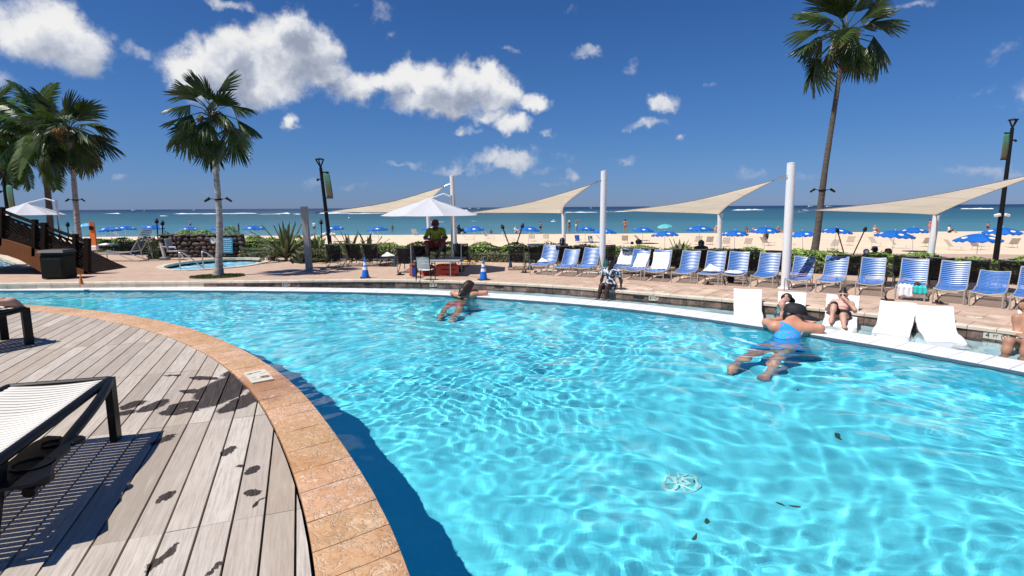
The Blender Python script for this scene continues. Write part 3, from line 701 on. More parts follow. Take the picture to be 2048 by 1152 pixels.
FANS = [fan_frond_mesh(i, be, lp, sp, fo) for i, (be, lp, sp, fo) in enumerate(((2, .45, 50, .35), (22, .62, 58, .30), (42, .72, 60, .35), (58, .72, 58, .45), (30, .66, 60, .5)))]
FEATH = [feather_frond_mesh(i) for i in range(3)]
def bunch(seed):
    rr = random.Random(seed); mb = MB(); mb.tube([(0, 0, 0), (.25, 0, .02), (.42, 0, -.10)], [.02, .014, .008], 5); mb.ball((.42, 0, -.16), (.115, .115, .15), 8, 6)
    for i in range(34):
        a = rr.random() * 6.28; r = rr.random() ** .5 * .12; mb.ball((.42 + r * math.cos(a), r * math.sin(a), -.16 + rr.uniform(-.14, .12)), rr.uniform(.018, .032), 5, 4)
    me = bpy.data.meshes.new('fruit_bunch'); me.from_pydata(mb.v, [], mb.f); me.materials.append(m_fruit); return me
BUN = [bunch(1), bunch(2)]
def palm(name, label, pts, radii, R, seed, n=30, kind='fan', m_t=None, bracket=None, lo=-62, hi=78, lean=(0, 0)):
    rr = random.Random(seed); base = Vector(pts[0]); t = thing(name, label, 'palm tree', base, group='palm trees round the pool')
    P = catmull(pts, 7); rad = list(np.interp(np.linspace(0, 1, len(P)), np.linspace(0, 1, len(radii)), radii))
    rad = [r * (1 + .035 * math.sin(i * 2.1)) for i, r in enumerate(rad)]
    MB().tube(P, rad, 14).build('trunk', m_t or m_trunk, t, world=True, smooth=True)
    top = P[-1] - base; axis = (P[-1] - P[-3]).normalized(); az = rr.random() * 6.28
    for i in range(n):
        f = (i + .5) / n; elv = math.radians(hi + (lo - hi) * f ** .85 + rr.uniform(-11, 11)); az += 2.39996 + rr.uniform(-.25, .25)
        me = (FANS[rr.choice(((0, 1, 1), (1, 2, 4), (2, 4, 3), (3, 2, 4))[min(3, int(f * 4))])] if kind == 'fan' else FEATH[i % 3])
        sc = R / 1.52 * rr.uniform(.85, 1.06) if kind == 'fan' else R / 1.5 * rr.uniform(.85, 1.1)
        M_ = Matrix.Rotation(az, 4, 'Z') @ Matrix.Rotation(-elv, 4, 'Y') @ Matrix.Rotation(rr.uniform(-.7, .7), 4, 'X')
        o = instance('frond', me, t, top + Vector((0, 0, -.25 * f * R * .6)) + Vector((math.cos(az), math.sin(az), 0)) * .05, M_.to_euler(), sc)
        if f > .93 and kind == 'fan' and rr.random() < .3:
            pass
    if kind == 'fan':
        for i in range(6):
            a = rr.random() * 6.28; M_ = Matrix.Rotation(a, 4, 'Z') @ Matrix.Rotation(rr.uniform(-.9, .1), 4, 'Y')
            instance('fruit_bunch', BUN[i % 2], t, top + Vector((0, 0, -.12 - .15 * rr.random())), M_.to_euler(), R / 2.0)
    if bracket:
        z = bracket; k = min(range(len(P)), key=lambda i: abs(P[i].z - z)); c = P[k] - base; r = rad[k]
        mb = MB().lathe([(r + .012, -.025), (r + .022, -.02), (r + .022, .02), (r + .012, .025)], c, 14)
        for s in (-1, 1):
            mb.tube([c + Vector((s * r, 0, .01)), c + Vector((s * (r + .12), 0, .03)), c + Vector((s * (r + .24), 0, -.035))], .012, 6)
            mb.tube([c + Vector((s * (r + .16), -.02, .05)), c + Vector((s * (r + .30), -.02, -.05))], .032, 8)
        mb.build('floodlight_bracket', m_black, t)
    return t
def along(pixs, D, zb=None):
    out = []
    for i, (px, py) in enumerate(pixs): out.append(on(px, py, D))
    if zb is not None: out[0].z = zb
    return out
b1 = at(437, 552, Z_PATIO); s1 = b1.y / F_PX
palm('palm_tree', 'slim grey-trunked fan palm rising from the oval grass patch beside the spa', along([(437, 552), (438, 520), (439, 440), (432, 340), (423, 226)], b1.y, Z_PATIO), [11.5 * s1, 6.6 * s1, 5.8 * s1, 5.2 * s1, 4 * s1], 98 * s1, 5, n=26, bracket=on(437, 398, b1.y).z, lo=-48, hi=80)
DR = 18.4; s2 = DR / F_PX
palm('palm_tree', 'tallest fan palm with a dark leaning trunk behind the blue loungers', along([(1624, 530), (1634, 470), (1650, 340), (1673, 190), (1690, 70)], DR, Z_PATIO), [9 * s2, 6.6 * s2, 5.4 * s2, 4.4 * s2, 3.2 * s2], 110 * s2, 9, n=27, m_t=m_trunk_dk, bracket=on(1645, 390, DR).z, lo=-30, hi=80)
DA = 24.; sA = DA / F_PX
palm('palm_tree', 'grey-trunked fan palm standing beyond the foot of the wooden bridge', along([(160, 500), (156, 460), (150, 390), (144, 320), (136, 258)], DA, Z_PATIO), [8 * sA, 5.2 * sA, 4.8 * sA, 4.2 * sA, 3.4 * sA], 90 * sA, 12, n=30, bracket=on(152, 402, DA).z, lo=-50, hi=80)
DB = 26.5; sB = DB / F_PX
palm('palm_tree', 'brown-trunked palm with ragged feathery fronds half behind the grey-trunked one', along([(102, 500), (100, 440), (95, 380), (88, 330), (80, 262)], DB, Z_PATIO), [7 * sB, 5.6 * sB, 5.4 * sB, 5.2 * sB, 4 * sB], 82 * sB, 21, n=26, kind='feather', m_t=m_trunk_dk, lo=-66, hi=80)
palm('palm_tree', 'feather palm cut by the left edge with fronds over the tall lamp', along([(-30, 505), (-28, 440), (-22, 360), (-14, 262)], 27.5, Z_PATIO), [.26, .21, .19, .16], 2.05, 33, n=26, kind='feather', m_t=m_trunk_dk, lo=-60, hi=76)

# oval patch of turf round the palm
m_turf = mat('turf', (.055, .085, .022), .9, var=.4, vscale=9)
rr = random.Random(2); mb = MB()
cgx, cgy = at(383, 554, Z_PATIO).x, at(436, 553.2, Z_PATIO).y; rgx = (at(492, 551, Z_PATIO).x - cgx) / 2; cgx += rgx; rgy = .52
mb.prism([(cgx + rgx * math.cos(a), cgy + rgy * math.sin(a) + .10 * math.cos(a)) for a in np.linspace(0, 2 * math.pi, 40, endpoint=False)], Z_PATIO - .02, Z_PATIO + .022)
for i in range(2600):
    a = rr.random() * 6.28; q = rr.random() ** .5 * .98; x, y = cgx + rgx * q * math.cos(a), cgy + rgy * q * math.sin(a) + .10 * q * math.cos(a); h = rr.uniform(.015, .045); w = .008; b = rr.random() * 6.28
    mb.add([(x - w * math.cos(b), y - w * math.sin(b), Z_PATIO + .02), (x + w * math.cos(b), y + w * math.sin(b), Z_PATIO + .02), (x + rr.uniform(-.02, .02), y + rr.uniform(-.02, .02), Z_PATIO + .02 + h)], [(0, 1, 2)])
o = mb.build('grass', m_turf); o['kind'] = 'stuff'

# hedges: many small leaves over a dense core
m_leaf = mat('green_hedge_leaf', (.13, .24, .028), .45, var=.5, vscale=2.2, trans=.2, col2=(.22, .36, .05))
m_leafg = mat('grey_hedge_leaf', (.13, .14, .062), .7, var=.4, vscale=3, trans=.12, col2=(.20, .205, .11))
m_leafd = mat('dark_bush_leaf', (.035, .05, .016), .6, var=.4, vscale=3)
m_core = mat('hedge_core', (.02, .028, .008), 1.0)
def hedge(name, label, path, width, height, z0, leaf, dens, m, seed, cat='hedge', group=None, rough=.12, split=1):
    path = [Vector((p[0], p[1], 0)) for p in path]; P = resample(catmull(path, 6) if len(path) > 2 else path, .25)
    base = P[len(P) // 2].copy(); base.z = z0; t = thing(name, label, cat, base, group=group); r_ = np.random.RandomState(seed)
    L = sum((P[i + 1] - P[i]).length for i in range(len(P) - 1)); left, right = offset(P, width * .42), offset(P, -width * .42)
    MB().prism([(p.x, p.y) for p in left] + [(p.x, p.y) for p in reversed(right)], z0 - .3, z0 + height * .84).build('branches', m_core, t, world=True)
    PP = np.array([(p.x, p.y) for p in P]); n = int(dens * L * (width + 2 * height))
    k = r_.randint(0, len(P) - 1, n); f = r_.rand(n)[:, None]; c = PP[k] * (1 - f) + PP[k + 1] * f; d = PP[k + 1] - PP[k]; d /= np.linalg.norm(d, axis=1)[:, None]; nn = np.c_[-d[:, 1], d[:, 0]]
    a = r_.rand(n) * math.pi; sq = 3.2; ca, sa = np.cos(a), np.sin(a); rad = 1 / (np.abs(ca) ** sq + np.abs(sa) ** sq) ** (1 / sq)
    bumpy = 1 + rough * np.sin(c[:, 0] * 5.1 + seed) * np.sin(c[:, 1] * 4.3 + c[:, 0]) + r_.randn(n) * .045
    u_ = ca * rad * width / 2 * (1 + (bumpy - 1) * .6); h = np.clip(sa * rad, 0, 2) * height * bumpy
    C = np.c_[c + nn * u_[:, None], z0 + h]
    nrm = np.c_[nn * (ca / width)[:, None], sa / height / 1.2]; nrm /= np.linalg.norm(nrm, axis=1)[:, None]; nrm = nrm + r_.randn(n, 3) * .55; nrm /= np.linalg.norm(nrm, axis=1)[:, None]
    t1 = np.cross(nrm, r_.randn(n, 3)); t1 /= np.linalg.norm(t1, axis=1)[:, None]; t2 = np.cross(nrm, t1); s = (leaf * r_.uniform(.6, 1.25, n))[:, None]
    V = np.stack([C - t1 * s, C + t2 * s * .45 + nrm * s * .15, C + t1 * s, C - t2 * s * .45 + nrm * s * .15], 1).reshape(-1, 3) - np.array(base)
    me = bpy.data.meshes.new('foliage'); me.from_pydata(V.tolist(), [], np.arange(n * 4).reshape(-1, 4).tolist()); o = finish('foliage', me, m, t, False); o['kind'] = 'stuff'
    return t
GH = 'hedges between patio and beach'
hp = [on(*q) for q in [(648, 487, 22.0), (820, 488, 21.6), (1000, 489, 21.0), (1300, 496, 19.2), (1500, 500, 17.8), (1700, 506, 16.4), (1900, 511, 15.0), (2120, 516, 13.8)]]
hedge('hedge', 'long bright green hedge dividing the lounger patio from the sand', hp, 1.1, .50, Z_PATIO, .055, 330, m_leaf, 1, group=GH, rough=.2)
gp = [(p.x - .25, p.y - .98) for p in hp]
hedge('hedge', 'long low grey-green clipped hedge in front of the bright green one', gp[1:], .60, .30, Z_PATIO, .03, 620, m_leafg, 2, group=GH)
q0, q1 = at(484, 515, Z_PATIO), at(648, 513, Z_PATIO)
hedge('hedge', 'grey-green clipped hedge between the rock wall and the spa edge', [(q0.x, q0.y + .2), ((q0.x + q1.x) / 2, q0.y + .1), (q1.x, q1.y + .2)], .7, .36, Z_PATIO, .035, 700, m_leafg, 3, group=GH)
q0, q1 = at(588, 528, Z_PATIO), at(668, 522, Z_PATIO)
hedge('hedge', 'short rounded grey-green hedge right beside the grey square sail post', [(q0.x, q0.y + .25), (q1.x, q1.y + .3)], .66, .42, Z_PATIO, .035, 800, m_leafg, 4, group=GH)
q0, q1 = at(478, 508, Z_PATIO), at(640, 507, Z_PATIO)
hedge('hedge', 'bright green bushy hedge right of the lava rock wall', [(q0.x, q0.y + .3), (q1.x, q1.y + .3)], .8, .62, Z_PATIO, .055, 420, m_leaf, 5, group=GH, rough=.2)
hedge('hedge', 'bright green hedge left of the lava rock wall behind the empty lounger', [tuple(on(170, 500, 26.5)[:2]), tuple(on(350, 500, 26))[:2]], .8, .52, Z_PATIO, .055, 420, m_leaf, 6, group=GH, rough=.2)
hedge('hedge', 'grey-green hedge left of the spa below the bright green hedge', [tuple(on(185, 500, 25.2)[:2]), tuple(on(335, 500, 24.8))[:2]], .7, .34, Z_PATIO, .035, 620, m_leafg, 7, group=GH)
q0 = at(306, 519, Z_PATIO)
hedge('bush', 'dark rounded bush at the left end of the spa', [(q0.x - .22, q0.y + .3), (q0.x + .22, q0.y + .3)], .62, .40, Z_PATIO, .04, 900, m_leafd, 8, cat='bush')

# spiky strap-leaved plants
m_spike = mat('strap_leaf', (.055, .085, .03), .42, var=.5, vscale=2, orand=.3, trans=.1, col2=(.13, .15, .06))
def blade(seed, L=1., arch=.3, w=.055):
    rr = random.Random(seed); mb = MB(); n = 6; vs = []
    for i in range(n):
        s = i / (n - 1); ww = w * (math.sin(math.pi * (.12 + .88 * s)) ** .7 if s < 1 else .0) + .002; x = L * s; z = -arch * L * s * s
        vs += [(x, -ww, z + .012), (x, 0, z - .008), (x, ww, z + .012)]
    fs = []
    for i in range(n - 1):
        for q in (0, 1): b = i * 3 + q; fs.append((b, b + 1, b + 4, b + 3))
    me = bpy.data.meshes.new('leaf'); me.from_pydata(vs, [], fs); me.materials.append(m_spike); return me
BL = [blade(0, 1, .12), blade(1, 1, .3), blade(2, 1, .5, .05)]
def spiky(px, py, D, hpx, n, seed, label, wide=1.0, cat='plant'):
    p = on(px, py, D); p.z = Z_PATIO; L = (on(px, py - hpx, D).z - on(px, py, D).z); rr = random.Random(seed)
    t = thing('strap_leaved_plant', label, cat, p, group='spiky plants along the hedge')
    MB().lathe([(.05, 0), (.07, L * .08), (.04, L * .16), (0, L * .18)], (0, 0, 0), 8).build('stem', m_petiole, t)
    for i in range(n):
        f = i / n; e = math.radians(86 - 62 * f * wide + rr.uniform(-8, 8)); a = i * 2.4 + rr.random(); M_ = Matrix.Rotation(a, 4, 'Z') @ Matrix.Rotation(-e, 4, 'Y')
        instance('leaf', BL[min(2, int(f * 3))], t, (.04 * math.cos(a), .04 * math.sin(a), L * .08), M_.to_euler(), (L * rr.uniform(.8, 1.08), 1.1 * L ** .3, L))
    return t
for q in [(572, 512, 20.6, 76, 34, 'largest dark spiky plant left of the grey square sail post'), (634, 508, 21.0, 50, 22, 'spiky plant directly behind the grey square sail post'), (700, 508, 20.8, 56, 28, 'broad spiky plant behind the first dark lounger backs'),
          (738, 508, 20.6, 52, 24, 'spiky plant behind the third dark lounger right of the tall lamp'), (778, 508, 20.4, 34, 22, 'low spiky plant behind the flat lounger with a white towel'), (820, 508, 20.4, 36, 22, 'low spiky plant just left of the lifeguard'),
          (925, 508, 20.2, 32, 20, 'small spiky plant right of the lifeguard stand'), (1358, 520, 18.0, 50, 26, 'lone spiky plant standing up behind the loungers with towels'), (546, 510, 20.9, 30, 16, 'small pale spiky plant below the largest one'),
          (312, 505, 23.8, 34, 18, 'spiky plant at the left end of the lava rock wall'), (654, 512, 20.0, 38, 16, 'narrow spiky plant at the foot of the banner lamp by the grey post'), (355, 478, 24.0, 22, 16, 'spiky plant poking over the left half of the lava rock wall'), (396, 478, 24.0, 20, 16, 'spiky plant poking over the middle of the lava rock wall')]:
    spiky(q[0], q[1], q[2], q[3], q[4], int(q[0]), q[5])
q0, q1 = on(330, 480, 23.6), on(478, 480, 23.4)
hedge('hedge', 'green groundcover growing along the top of the lava rock wall', [tuple(q0[:2]), tuple(q1[:2])], .7, .95, Z_PATIO, .05, 330, m_leaf, 17, group=GH, rough=.25)

# lava rock wall, stone by stone
m_lava = mat('lava_rock', (.050, .040, .036), .9, var=.5, vscale=3, orand=.45, bump=.9, bscale=12, col2=(.105, .08, .07))
w0, w1 = at(322, 515, Z_PATIO), at(482, 515, Z_PATIO); WD = (w0.y + w1.y) / 2; WH = on(400, 470, WD).z - Z_PATIO
wall = thing('lava_rock_wall', 'dry-stacked dark lava rock wall behind the spa', 'wall', ((w0.x + w1.x) / 2, WD + .2, Z_PATIO))
wl = w1.x - w0.x
MB().box((0, .06, WH * .47), (wl - .1, .3, WH * .94)).build('mortar_core', mat('dark_mortar', (.018, .016, .015), 1.), wall)
def rock(seed):
    r_ = np.random.RandomState(seed); mb = MB().ball((0, 0, 0), .5, 10, 7); v = np.array(mb.v); k = r_.randn(5, 3) * 3
    v *= (1 + .13 * np.sin(v @ k[0] + 1) + .10 * np.sin(v @ k[1] * 1.6))[:, None]; v = np.sign(v) * np.abs(v * 2) ** .8 / 2
    me = bpy.data.meshes.new('stone'); me.from_pydata(v.tolist(), [], mb.f); me.polygons.foreach_set('use_smooth', [True] * len(me.polygons)); me.materials.append(m_lava); return me
ROCKS = [rock(i) for i in range(6)]; rr = random.Random(3); z = 0; row = 0
while z < WH - .02:
    h = min(rr.uniform(.13, .19), WH - z + .03); x = -wl / 2 + rr.uniform(-.05, .03)
    while x < wl / 2 - .04:
        w = rr.uniform(.14, .30); o = instance('stone', rr.choice(ROCKS), wall, (x + w / 2, -.14 + rr.uniform(-.02, .02), z + h / 2 + rr.uniform(-.02, .02)), (rr.uniform(-.1, .1), rr.uniform(-.25, .25), rr.uniform(-.2, .2)), (w * 1.04, .24, h * 1.08)); x += w
    z += h; row += 1
# ------------------------------------------------------------------ sail posts and shade sails
m_post = mat('white_paint', (.78, .78, .77), .35, var=.03, vscale=2)
m_gpost = mat('grey_post_paint', (.30, .29, .275), .55, var=.12, vscale=3)
m_steel = mat('steel', (.55, .56, .57), .28, metal=.9)
m_sail = mat('cream_sail_cloth', (.90, .85, .76), .8, var=.03, vscale=1.2, bump=.5, bscale=2.2, trans=.66, coords='Object')
m_sailtrim = mat('sail_edge_webbing', (.20, .19, .20), .8)
def post(px, pyb, pyt, D, r, label, pxt=None, group='white shade sail posts', name='sail_post'):
    b = on(px, pyb, D); b.z = Z_PATIO if pyb > 0 else b.z; tp = on(pxt or px, pyt, D)
    t = thing(name, label, 'post', (b.x, b.y, Z_PATIO), group=group)
    MB().tube([b, tp], r, 20).lathe([(r * 1.02, 0), (r * 1.02, .012), (0, .03)], tp, 20).build('shaft', m_post, t, world=True, smooth=True)
    MB().lathe([(r * 1.7, 0), (r * 1.7, .02), (r * 1.05, .025)], (0, 0, 0), 16).build('base_plate', m_post, t)
    return t, b, tp
T = []
T.append(post(911, 519, 352, on(911, 519, 1).y * 0 + at(911, 519, Z_PATIO).y, .085, 'tall white post beside the lifeguard stand and white umbrella', pxt=904))
T.append(post(1204, 546, 343, at(1204, 546, Z_PATIO).y, .088, 'tall white post behind the woman in the patterned dress', pxt=1208))
T.append(post(1570, 577, 327, at(1570, 577, Z_PATIO).y, .095, 'tallest white post in the middle of the blue lounger row', pxt=1583))
T.append(post(2128, 600, 318, at(2128, 607, Z_PATIO).y, .095, 'white post just outside the right edge holding the last sail', pxt=2152))
gb = at(619, 541, Z_PATIO); gt = on(608, 413, gb.y)
t = thing('square_post', 'grey square post leaning slightly among the spiky plants', 'post', gb)
MB().beam((gb.x, gb.y, Z_PATIO), gt, .17, .17, (0, 1, 0)).build('shaft', m_gpost, t, world=True)
MB().box((0, 0, .012), (.30, .30, .024)).build('base_plate', m_gpost, t)
m_sh = m_post
LOW = []
for (px, pyb, pyt, D, lab, pxt) in [(860, 500, 428, 24.5, 'short white post hidden half behind the lifeguard', 856), (1128, 500, 427, 24.0, 'short white post holding the sail over the sand behind the left loungers', 1127), (1438, 512, 429, 20.3, 'short white post behind the middle of the blue loungers', 1440), (1855, 548, 431, 15.2, 'leaning white post behind the lounger with the turquoise towel', 1873)]:
    b = on(px, pyb, D); tp = on(pxt, pyt, D)
    t = thing('low_sail_post', lab, 'post', (b.x, b.y, Z_PATIO), group='short white posts on the beach side')
    b2 = b + (tp - b) * ((Z_PATIO - .6 - b.z) / (tp.z - b.z))
    MB().tube([b2, tp], .082, 16).build('shaft', m_post, t, world=True, smooth=True)
    MB().tube([tp + Vector((-.07, 0, -.06)), tp + Vector((.07, 0, -.02)), tp + Vector((.11, 0, .03))], .016, 6).build('eye_bolt', m_steel, t, world=True)
    LOW.append(tp)
def sail(A, B, C_, label, sag=.10):
    A, B, C_ = Vector(A), Vector(B), Vector(C_); ctr = (A + B + C_) / 3
    t = thing('shade_sail', label, 'shade sail', ctr, group='cream shade sails strung between the posts')
    # corners sit on short ropes
    ropes = []; cs = []
    for p, o1, o2, f in ((A, B, C_, .10), (B, A, C_, .075), (C_, A, B, .03)):
        m = (o1 + o2) / 2; q = p + (m - p) * f; ropes.append((p, q)); cs.append(q)
    a, b, c = cs; N = 22; vs = []; idx = {}
    for i in range(N + 1):
        for j in range(N + 1 - i):
            k = N - i - j; u_, v_, w = i / N, j / N, k / N
            P = a * u_ + b * v_ + c * w
            # hollow edges pulled inwards, cloth sagging
            cen = (a + b + c) / 3
            P = P + (cen - P) * (.42 * (4 * u_ * v_ * (1 - w) ** 2 + 4 * v_ * w * (1 - u_) ** 2 + 4 * u_ * w * (1 - v_) ** 2) * (1 - 2.0 * min(u_, v_, w)) * .55)
            P = P + Vector((0, 0, -1)) * (sag * (u_ * v_ + v_ * w + u_ * w) * 3 * (.6 + u_ * .3))
            idx[(i, j)] = len(vs); vs.append(P)
    fs = []
    for i in range(N):
        for j in range(N - i):
            fs.append((idx[(i, j)], idx[(i + 1, j)], idx[(i, j + 1)]))
            if j < N - i - 1: fs.append((idx[(i + 1, j)], idx[(i + 1, j + 1)], idx[(i, j + 1)]))
    o = MB().add(vs, fs).build('cloth', m_sail, t, world=True, smooth='full'); md = o.modifiers.new('thickness', 'SOLIDIFY'); md.thickness = .004
    mb = MB()
    for e in ([idx[(i, N - i)] for i in range(N + 1)], [idx[(0, j)] for j in range(N + 1)], [idx[(i, 0)] for i in range(N + 1)]): mb.tube([vs[k] for k in e], .010, 5)
    mb.build('edge_webbing', m_sailtrim, t, world=True)
    for k_ in (6, 11, 16): MB().tube([vs[idx[(i, k_)]] + Vector((0, -.002, 0)) for i in range(N + 1 - k_)], .005, 4).build('seam', mat('sail_seam', (.55, .47, .38), .8), t, world=True)
    for p, q in ropes:
        MB().tube([p, q], .012, 6).tube([p.lerp(q, .35), p.lerp(q, .62)], .028, 6).build('rope_tensioner', m_steel, t, world=True)
    return t
DT = [x[1].y for x in T]
sail(on(619, 427, gb.y), on(899, 368, DT[0] - .05), LOW[0], 'sail farthest left, from the grey square post to the lifeguard post')
sail(on(916, 428, DT[0] - .05), on(1203, 361, DT[1] - .05), LOW[1], 'sail right of the white umbrella, over the left group of loungers')
sail(on(1212, 424, DT[1] - .05), on(1574, 352, DT[2] - .05), LOW[2], 'sail rising to the tallest white post above the middle loungers')
sail(on(1584, 424, DT[2] - .05), on(2140, 332, DT[3] - .05), LOW[3], 'large sail at the right passing in front of the banner lamp')

# ------------------------------------------------------------------ lamps with banners
def banner_mat(name, c1, c2, c3):
    m = bpy.data.materials.new(name); m.use_nodes = True; T_ = NT(m.node_tree); b = m.node_tree.nodes['Principled BSDF']; tcn = T_.n('ShaderNodeTexCoord'); sp = T_.n('ShaderNodeSeparateXYZ'); T_.link(tcn.outputs['Generated'], sp.inputs[0])
    f = T_.math('ADD', sp.outputs[2], T_.math('MULTIPLY', T_.math('SUBTRACT', T_.noise(tcn.outputs['Generated'], 5, 4, .6), .5), .35))
    T_.set(b.inputs['Base Color'], T_.ramp(f, [(0, c3), (.22, c3), (.35, c2), (.6, c2), (.72, c1), (1, c1)])); b.inputs['Roughness'].default_value = .8; return m
m_ban = banner_mat('printed_banner', (.06, .20, .13), (.10, .15, .08), (.16, .15, .09)); m_whl = mat('white_fixture', (.8, .8, .8), .4)
def lamp(pxb, pyb, pxt, pyt, D, label, side=1, bt=.18, bl=.35, wh=(.66,)):
    b, tp = on(pxb, pyb, D), on(pxt, pyt, D); b = b + (tp - b) * ((-1.97 if D > 22 else Z_PATIO) - b.z) / (tp.z - b.z) if True else b
    t = thing('street_lamp', label, 'lamp', b, group='black lamps with banners'); H = tp - b; ax = H.normalized(); s = D / F_PX
    neck = tp - ax * (17 * s)
    MB().tube([b, neck], [5.2 * s, 3.0 * s], 12).lathe([(9 * s, 0), (9 * s, 3 * s), (5.5 * s, 7 * s)], b, 12).build('pole', m_black, t, world=True, smooth=True)
    X = Vector((1, 0, 0)); mb = MB()
    for q in (-1, 1): mb.tube([neck, tp + X * q * 7.5 * s - ax * 2 * s], 1.4 * s, 6)
    mb.tube([neck, tp + Vector((0, -6 * s, -2 * s))], 1.2 * s, 6)
    mb.build('bracket', m_black, t, world=True)
    MB().lathe([(7.6 * s, -1.6 * s), (8.6 * s, -.6 * s), (8.2 * s, .6 * s), (3 * s, 1.8 * s), (0, 2 * s)], tp - ax * 1.2 * s, 18).build('lamp_head', m_black, t, world=True, smooth=True)
    tb = tp - ax * ((tp - b).length * 0 + 42 * s)
    q = tp - ax * 40 * s; MB().tube([q, q - X * side * 8 * s], 1.5 * s, 6).tube([q - X * side * 8 * s, q - X * side * 8 * s + Vector((0, -3 * s, -2 * s))], 2.2 * s, 8).build('camera_arm', m_black, t, world=True)
    b0 = tp - ax * 26 * s; ht = 51 * s; wd_ = 12.5 * s
    def f(u_, v_):
        a = b0 + X * side * (3.2 * s + wd_ * u_) - ax * ht * v_; return a + Vector((side * (math.sin(v_ * 2.6) * 1.8 * s) + 1.0 * s * v_, -math.sin(v_ * math.pi) * 3 * s * (1 - .3 * u_), -1.2 * s * u_))
    o = MB().grid(f, 5, 10).build('banner', m_ban, t, world=True, smooth='full'); md = o.modifiers.new('t', 'SOLIDIFY'); md.thickness = .004
    MB().tube([b0 + X * side * 0, b0 + X * side * 15 * s], .9 * s, 5).build('banner_rod', m_black, t, world=True); MB().tube([b0 - ax * ht, b0 - ax * ht + X * side * 15 * s], .9 * s, 5).build('banner_rod', m_black, t, world=True)
    for w in wh:
        c = tp + (b - tp) * w
        for q in (-1, 1):
            MB().box(c + X * q * 9 * s + Vector((0, -2 * s, 0)), (11 * s, 7 * s, 6 * s), bev=1.2 * s, ry=q * .25).tube([c + X * q * 2 * s, c + X * q * 5 * s], 1.6 * s, 6).build('floodlight', m_whl, t, world=True)
    return t
lamp(662, 505, 639, 317, 24.5, 'black lamp with a green banner rising behind the grey square post', 1, wh=(.53,))
lamp(1990, 527, 2027, 238, 15.6, 'black lamp with a green banner at the far right by the last sail', -1, wh=(.615,))
lamp(16, 430, 5, 341, 25.5, 'lamp with a green banner above the wooden bridge', 1, wh=(.88,))

# ------------------------------------------------------------------ white umbrellas
m_canv = mat('white_canvas', (.60, .60, .63), .8, trans=.12)
def canopy(t, c, R, h, n, sides=8, name='canopy', m=None, scallop=.06, smooth=False, rot=0.):
    nu = sides * 4; rings = [0, .12, .35, .6, .82, 1.0]
    def f(u_, v_):
        k = u_ * sides; fr = k - math.floor(k); a = 2 * math.pi * u_ + rot; r = rings[int(round(v_ * 5))]; ed = (math.cos(math.pi / sides) / math.cos((fr - .5) * 2 * math.pi / sides)); rad = R * r * (1 + (ed - 1) * 1)
        z = h * (1 - r ** 1.25) - scallop * h * 0 * r; z -= .10 * h * r * math.sin(math.pi * fr) * (1 if r < .99 else 0.2); return c + Vector((rad * math.cos(a), rad * math.sin(a), z))
    o = MB().grid(f, nu, 6, True).build(name, m or m_canv, t, world=True, smooth=False); md = o.modifiers.new('t', 'SOLIDIFY'); md.thickness = .006; return o
def big_umbrella(pxc, pyt, pyr, halfpx, D, label, pole_px, pole_pyb, arm=True):
    top = on(pxc, pyt, D); rim = on(pxc, pyr, D); R = halfpx * D / F_PX; h = top.z - rim.z
    pb = on(pole_px, pole_pyb, D + .1); pb.z = Z_PATIO
    t = thing('cantilever_umbrella', label, 'umbrella', pb, group='large white umbrellas')
    c = Vector((top.x, top.y, rim.z)); canopy(t, c, R, h, 8, 8, rot=.39)
    canopy(t, c + Vector((0, 0, h * .80)), R * .24, h * .30, 8, 8, name='vent', rot=.39)
    ptop = Vector((pb.x, pb.y, top.z + .12)); MB().tube([pb, ptop], .035, 10).build('pole', m_steel, t, world=True, smooth=True)
    MB().tube([ptop + Vector((0, 0, -.05)), Vector((top.x, top.y, top.z + .12)) * .35 + ptop * .65 + Vector((0, 0, .05)), Vector((top.x, top.y, top.z + .02))], .022, 8).build('arm', m_post, t, world=True, smooth=True)
    for k in range(8):
        a = k * math.pi / 4 + .39; e = c + Vector((R * .97 * math.cos(a), R * .97 * math.sin(a), .0)); MB().tube([Vector((c.x, c.y, c.z + h * .93)), Vector((c.x, c.y, c.z)).lerp(e, .6) + Vector((0, 0, h * .36)), e], .010, 5).build('rib', m_steel, t, world=True)
        MB().tube([Vector((c.x, c.y, c.z + h * .25)), Vector((c.x, c.y, c.z)).lerp(e, .55) + Vector((0, 0, h * .40))], .008, 5).build('strut', m_steel, t, world=True)
    MB().box((0, 0, .04), (.7, .7, .08), bev=.02).build('base', m_black, t)
    return t
big_umbrella(860, 399, 431, 98, 17.0, 'large white umbrella shading the lifeguard', 905, 523)
big_umbrella(53, 408, 430, 62, 18.5, 'large white umbrella beyond the wooden bridge', 124, 500)

